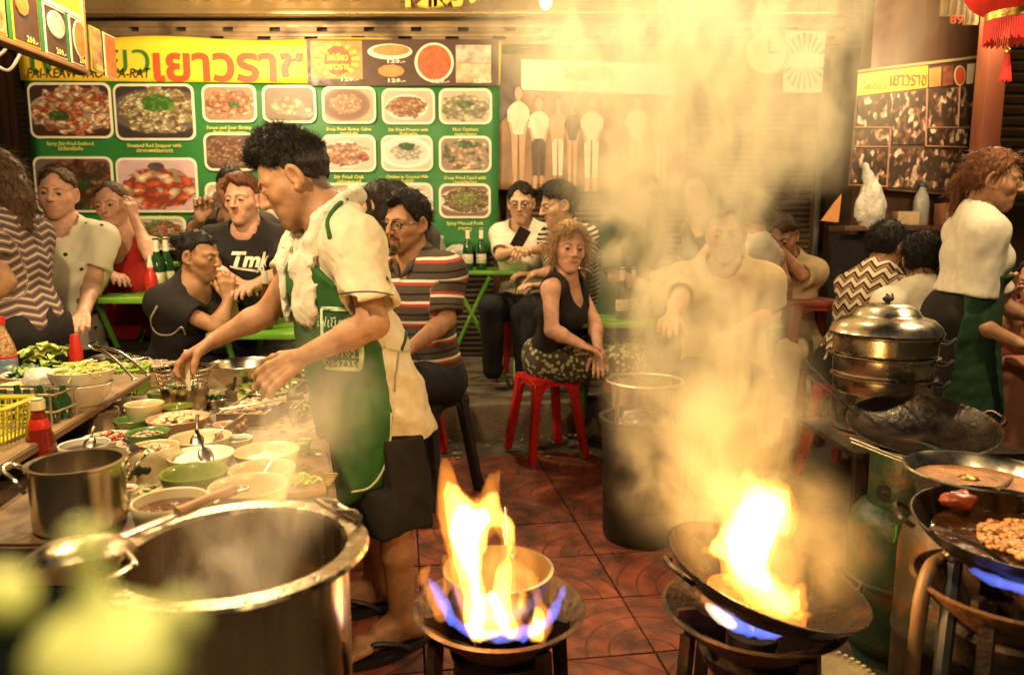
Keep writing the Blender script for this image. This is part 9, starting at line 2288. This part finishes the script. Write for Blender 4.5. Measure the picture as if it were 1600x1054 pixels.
bm = bmesh.new(); zb_ = W(170, 1025, YG_); b_tube(bm, [(zb_.x-yc.x, 0, -0.012), (zb_.x-yc.x, 0, zb_.z-0.006)], 0.008, 10); bm_obj('post', bm, M_ss_dull, r)
# ================================================================ smoke and steam
def smoke_mat(name, dens, scale, lo, hi, axis_fn, col=(0.99, 0.95, 0.84), aniso=0.1, rate=1.0):
 m, nt, out = nt_new(name)
 pv = N(nt, 'ShaderNodeVolumePrincipled'); nt.links.new(pv.outputs[0], out.inputs['Volume']); pv.inputs['Color'].default_value = rgba(col); pv.inputs['Anisotropy'].default_value = aniso
 tc = N(nt, 'ShaderNodeTexCoord'); pos = tc.outputs['Object']
 f = axis_fn(nt, pos)
 mp = N(nt, 'ShaderNodeMapping'); mp.inputs['Scale'].default_value = (scale, scale, scale*0.62); nt.links.new(pos, mp.inputs[0])
 nz = N(nt, 'ShaderNodeTexNoise'); nz.inputs['Scale'].default_value = 1.0; nz.inputs['Detail'].default_value = 4.5; nz.inputs['Roughness'].default_value = 0.58; nz.inputs['Distortion'].default_value = 1.1; nt.links.new(mp.outputs[0], nz.inputs['Vector'])
 mr = N(nt, 'ShaderNodeMapRange'); mr.inputs['From Min'].default_value = lo; mr.inputs['From Max'].default_value = hi; nt.links.new(nz.outputs[0], mr.inputs['Value'])
 ml = N(nt, 'ShaderNodeMath', operation='MULTIPLY'); nt.links.new(mr.outputs[0], ml.inputs[0]); nt.links.new(f, ml.inputs[1])
 m2 = N(nt, 'ShaderNodeMath', operation='MULTIPLY', i_1=dens); nt.links.new(ml.outputs[0], m2.inputs[0]); nt.links.new(m2.outputs[0], pv.inputs['Density'])
 m.cycles.volume_step_rate = rate
 return m
def plume_axis(z0, z1, cx, cy_, rad, fade_in=0.08, pw=1.0):
 ftop = min(0.35, (z1-z0)*0.55)
 """density falls off from a bent axis: cx, cy_, rad are lists of (z, value)"""
 def fn(nt, pos):
  sp = N(nt, 'ShaderNodeSeparateXYZ'); nt.links.new(pos, sp.inputs[0]); z = sp.outputs[2]
  t = N(nt, 'ShaderNodeMapRange'); t.inputs['From Min'].default_value = z0; t.inputs['From Max'].default_value = z1; nt.links.new(z, t.inputs['Value'])
  def curve(pts):
   lo = min(v for _, v in pts); hi = max(v for _, v in pts); fc = N(nt, 'ShaderNodeFloatCurve'); c = fc.mapping.curves[0]; sp_ = max(hi-lo, 1e-4)
   ps = [((zz-z0)/(z1-z0), (v-lo)/sp_) for zz, v in pts]
   while len(c.points) < len(ps): c.points.new(0.5, 0.5)
   for q, (a, b) in zip(c.points, ps): q.location = (a, b)
   fc.mapping.update(); nt.links.new(t.outputs[0], fc.inputs['Value'])
   mm = N(nt, 'ShaderNodeMath', operation='MULTIPLY_ADD', i_1=sp_, i_2=lo); nt.links.new(fc.outputs[0], mm.inputs[0]); return mm.outputs[0]
  X, Yc, Rr = curve(cx), curve(cy_), curve(rad)
  def sub(a, b): s = N(nt, 'ShaderNodeMath', operation='SUBTRACT'); nt.links.new(a, s.inputs[0]); nt.links.new(b, s.inputs[1]); return s.outputs[0]
  def mul(a, b): s = N(nt, 'ShaderNodeMath', operation='MULTIPLY'); nt.links.new(a, s.inputs[0]); nt.links.new(b, s.inputs[1]); return s.outputs[0]
  def add(a, b): s = N(nt, 'ShaderNodeMath', operation='ADD'); nt.links.new(a, s.inputs[0]); nt.links.new(b, s.inputs[1]); return s.outputs[0]
  dx, dy = sub(sp.outputs[0], X), sub(sp.outputs[1], Yc)
  dd = N(nt, 'ShaderNodeMath', operation='SQRT'); nt.links.new(add(mul(dx, dx), mul(dy, dy)), dd.inputs[0])
  q = N(nt, 'ShaderNodeMath', operation='DIVIDE'); nt.links.new(dd.outputs[0], q.inputs[0]); nt.links.new(Rr, q.inputs[1])
  fo = N(nt, 'ShaderNodeMapRange', interpolation_type='SMOOTHSTEP'); fo.inputs['From Min'].default_value = 0.15; fo.inputs['From Max'].default_value = 1.0; fo.inputs['To Min'].default_value = 1; fo.inputs['To Max'].default_value = 0; nt.links.new(q.outputs[0], fo.inputs['Value'])
  rp = N(nt, 'ShaderNodeMath', operation='POWER', i_1=-pw); nt.links.new(Rr, rp.inputs[0])
  fi = N(nt, 'ShaderNodeMapRange', interpolation_type='SMOOTHSTEP'); fi.inputs['From Min'].default_value = z0; fi.inputs['From Max'].default_value = z0+fade_in; nt.links.new(z, fi.inputs['Value'])
  ft = N(nt, 'ShaderNodeMapRange', interpolation_type='SMOOTHSTEP'); ft.inputs['From Min'].default_value = z1-ftop; ft.inputs['From Max'].default_value = z1; ft.inputs['To Min'].default_value = 1; ft.inputs['To Max'].default_value = 0; nt.links.new(z, ft.inputs['Value'])
  return mul(mul(fo.outputs[0], rp.outputs[0]), mul(fi.outputs[0], ft.outputs[0]))
 return fn
def tube_domain(name, axis, m, label, cat, org, pad=1.12):
 bm = bmesh.new(); rings = []
 for (x, y, z, r) in axis:
  rings.append([bm.verts.new((x-org.x+r*pad*math.cos(a), y-org.y+r*pad*math.sin(a), z-org.z)) for a in [2*math.pi*k/20 for k in range(20)]])
 for A, B in zip(rings[:-1], rings[1:]):
  for k in range(20): bm.faces.new((A[k], A[(k+1) % 20], B[(k+1) % 20], B[k]))
 bm.faces.new(rings[0][::-1]); bm.faces.new(rings[-1])
 o = bm_obj(name, bm, m, smooth=False); o.location = org; tag(o, label, cat, kind='stuff'); return o
# plume of the flaming wok: rises, widens and drifts over the tables behind
pl = [W(1190, 890, 1.47), W(1120, 760, 1.58), W(1118, 640, 1.68), W(1100, 520, 1.82), W(1056, 400, 2.10), W(1085, 290, 2.45), W(1100, 180, 2.85), W(1080, 80, 3.2), W(1060, -60, 3.5)]
pr_ = [0.22, 0.27, 0.29, 0.29, 0.30, 0.54, 0.80, 1.02, 1.25]
og_ = Vector((0, 0, 0)); z0, z1 = pl[0].z-0.05, pl[-1].z
fn = plume_axis(z0, z1, [(p.z, p.x) for p in pl], [(p.z, p.y) for p in pl], [(p.z, r) for p, r in zip(pl, pr_)], pw=1.15, fade_in=0.38)
M_smk = smoke_mat('wok_smoke', 3.7, 5.4, 0.45, 0.61, fn, rate=0.5, col=(0.99, 0.92, 0.70))
ax = [(pl[0].x, pl[0].y, z0, pr_[0])]+[(p.x, p.y, p.z, r) for p, r in zip(pl, pr_)]
tube_domain('smoke', ax, M_smk, 'thick yellow smoke rising from the flaming wok', 'smoke', og_)
# golden smoke pooling in and beside the wok
pq = [W(1235, 930, 1.40), W(1250, 880, 1.41), W(1262, 830, 1.43), W(1250, 770, 1.46), W(1225, 700, 1.5)]; rq = [0.13, 0.16, 0.16, 0.14, 0.12]
fn = plume_axis(pq[0].z, pq[-1].z, [(p.z, p.x) for p in pq], [(p.z, p.y) for p in pq], [(p.z, r) for p, r in zip(pq, rq)], fade_in=0.05, pw=0.0)
tube_domain('smoke', [(p.x, p.y, p.z, r) for p, r in zip(pq, rq)], smoke_mat('pooling_smoke', 4.5, 9.0, 0.38, 0.62, fn, col=(0.99, 0.88, 0.58), rate=0.8), 'golden smoke pooling at the far side of the tilted wok', 'smoke', og_)
# steam over the stock pot
ps = [Vector((pc.x, pc.y, ZP-0.13)), Vector((pc.x, pc.y, ZP-0.02)), Vector((pc.x+0.03, pc.y+0.05, ZP+0.08)), Vector((pc.x+0.08, pc.y+0.14, ZP+0.20)), Vector((pc.x+0.12, pc.y+0.25, ZP+0.34))]; rr_ = [0.14, 0.13, 0.15, 0.14, 0.10]
fn = plume_axis(ps[0].z, ps[-1].z, [(p.z, p.x) for p in ps], [(p.z, p.y) for p in ps], [(p.z, r) for p, r in zip(ps, rr_)], fade_in=0.03, pw=0.0)
tube_domain('steam', [(p.x, p.y, p.z, r) for p, r in zip(ps, rr_)], smoke_mat('pot_steam', 7.5, 11.0, 0.42, 0.68, fn, col=(0.97, 0.92, 0.80), rate=1.0), 'wisps of steam over the big stock pot', 'steam', og_)
print('done', round(time.time()-T0, 1))
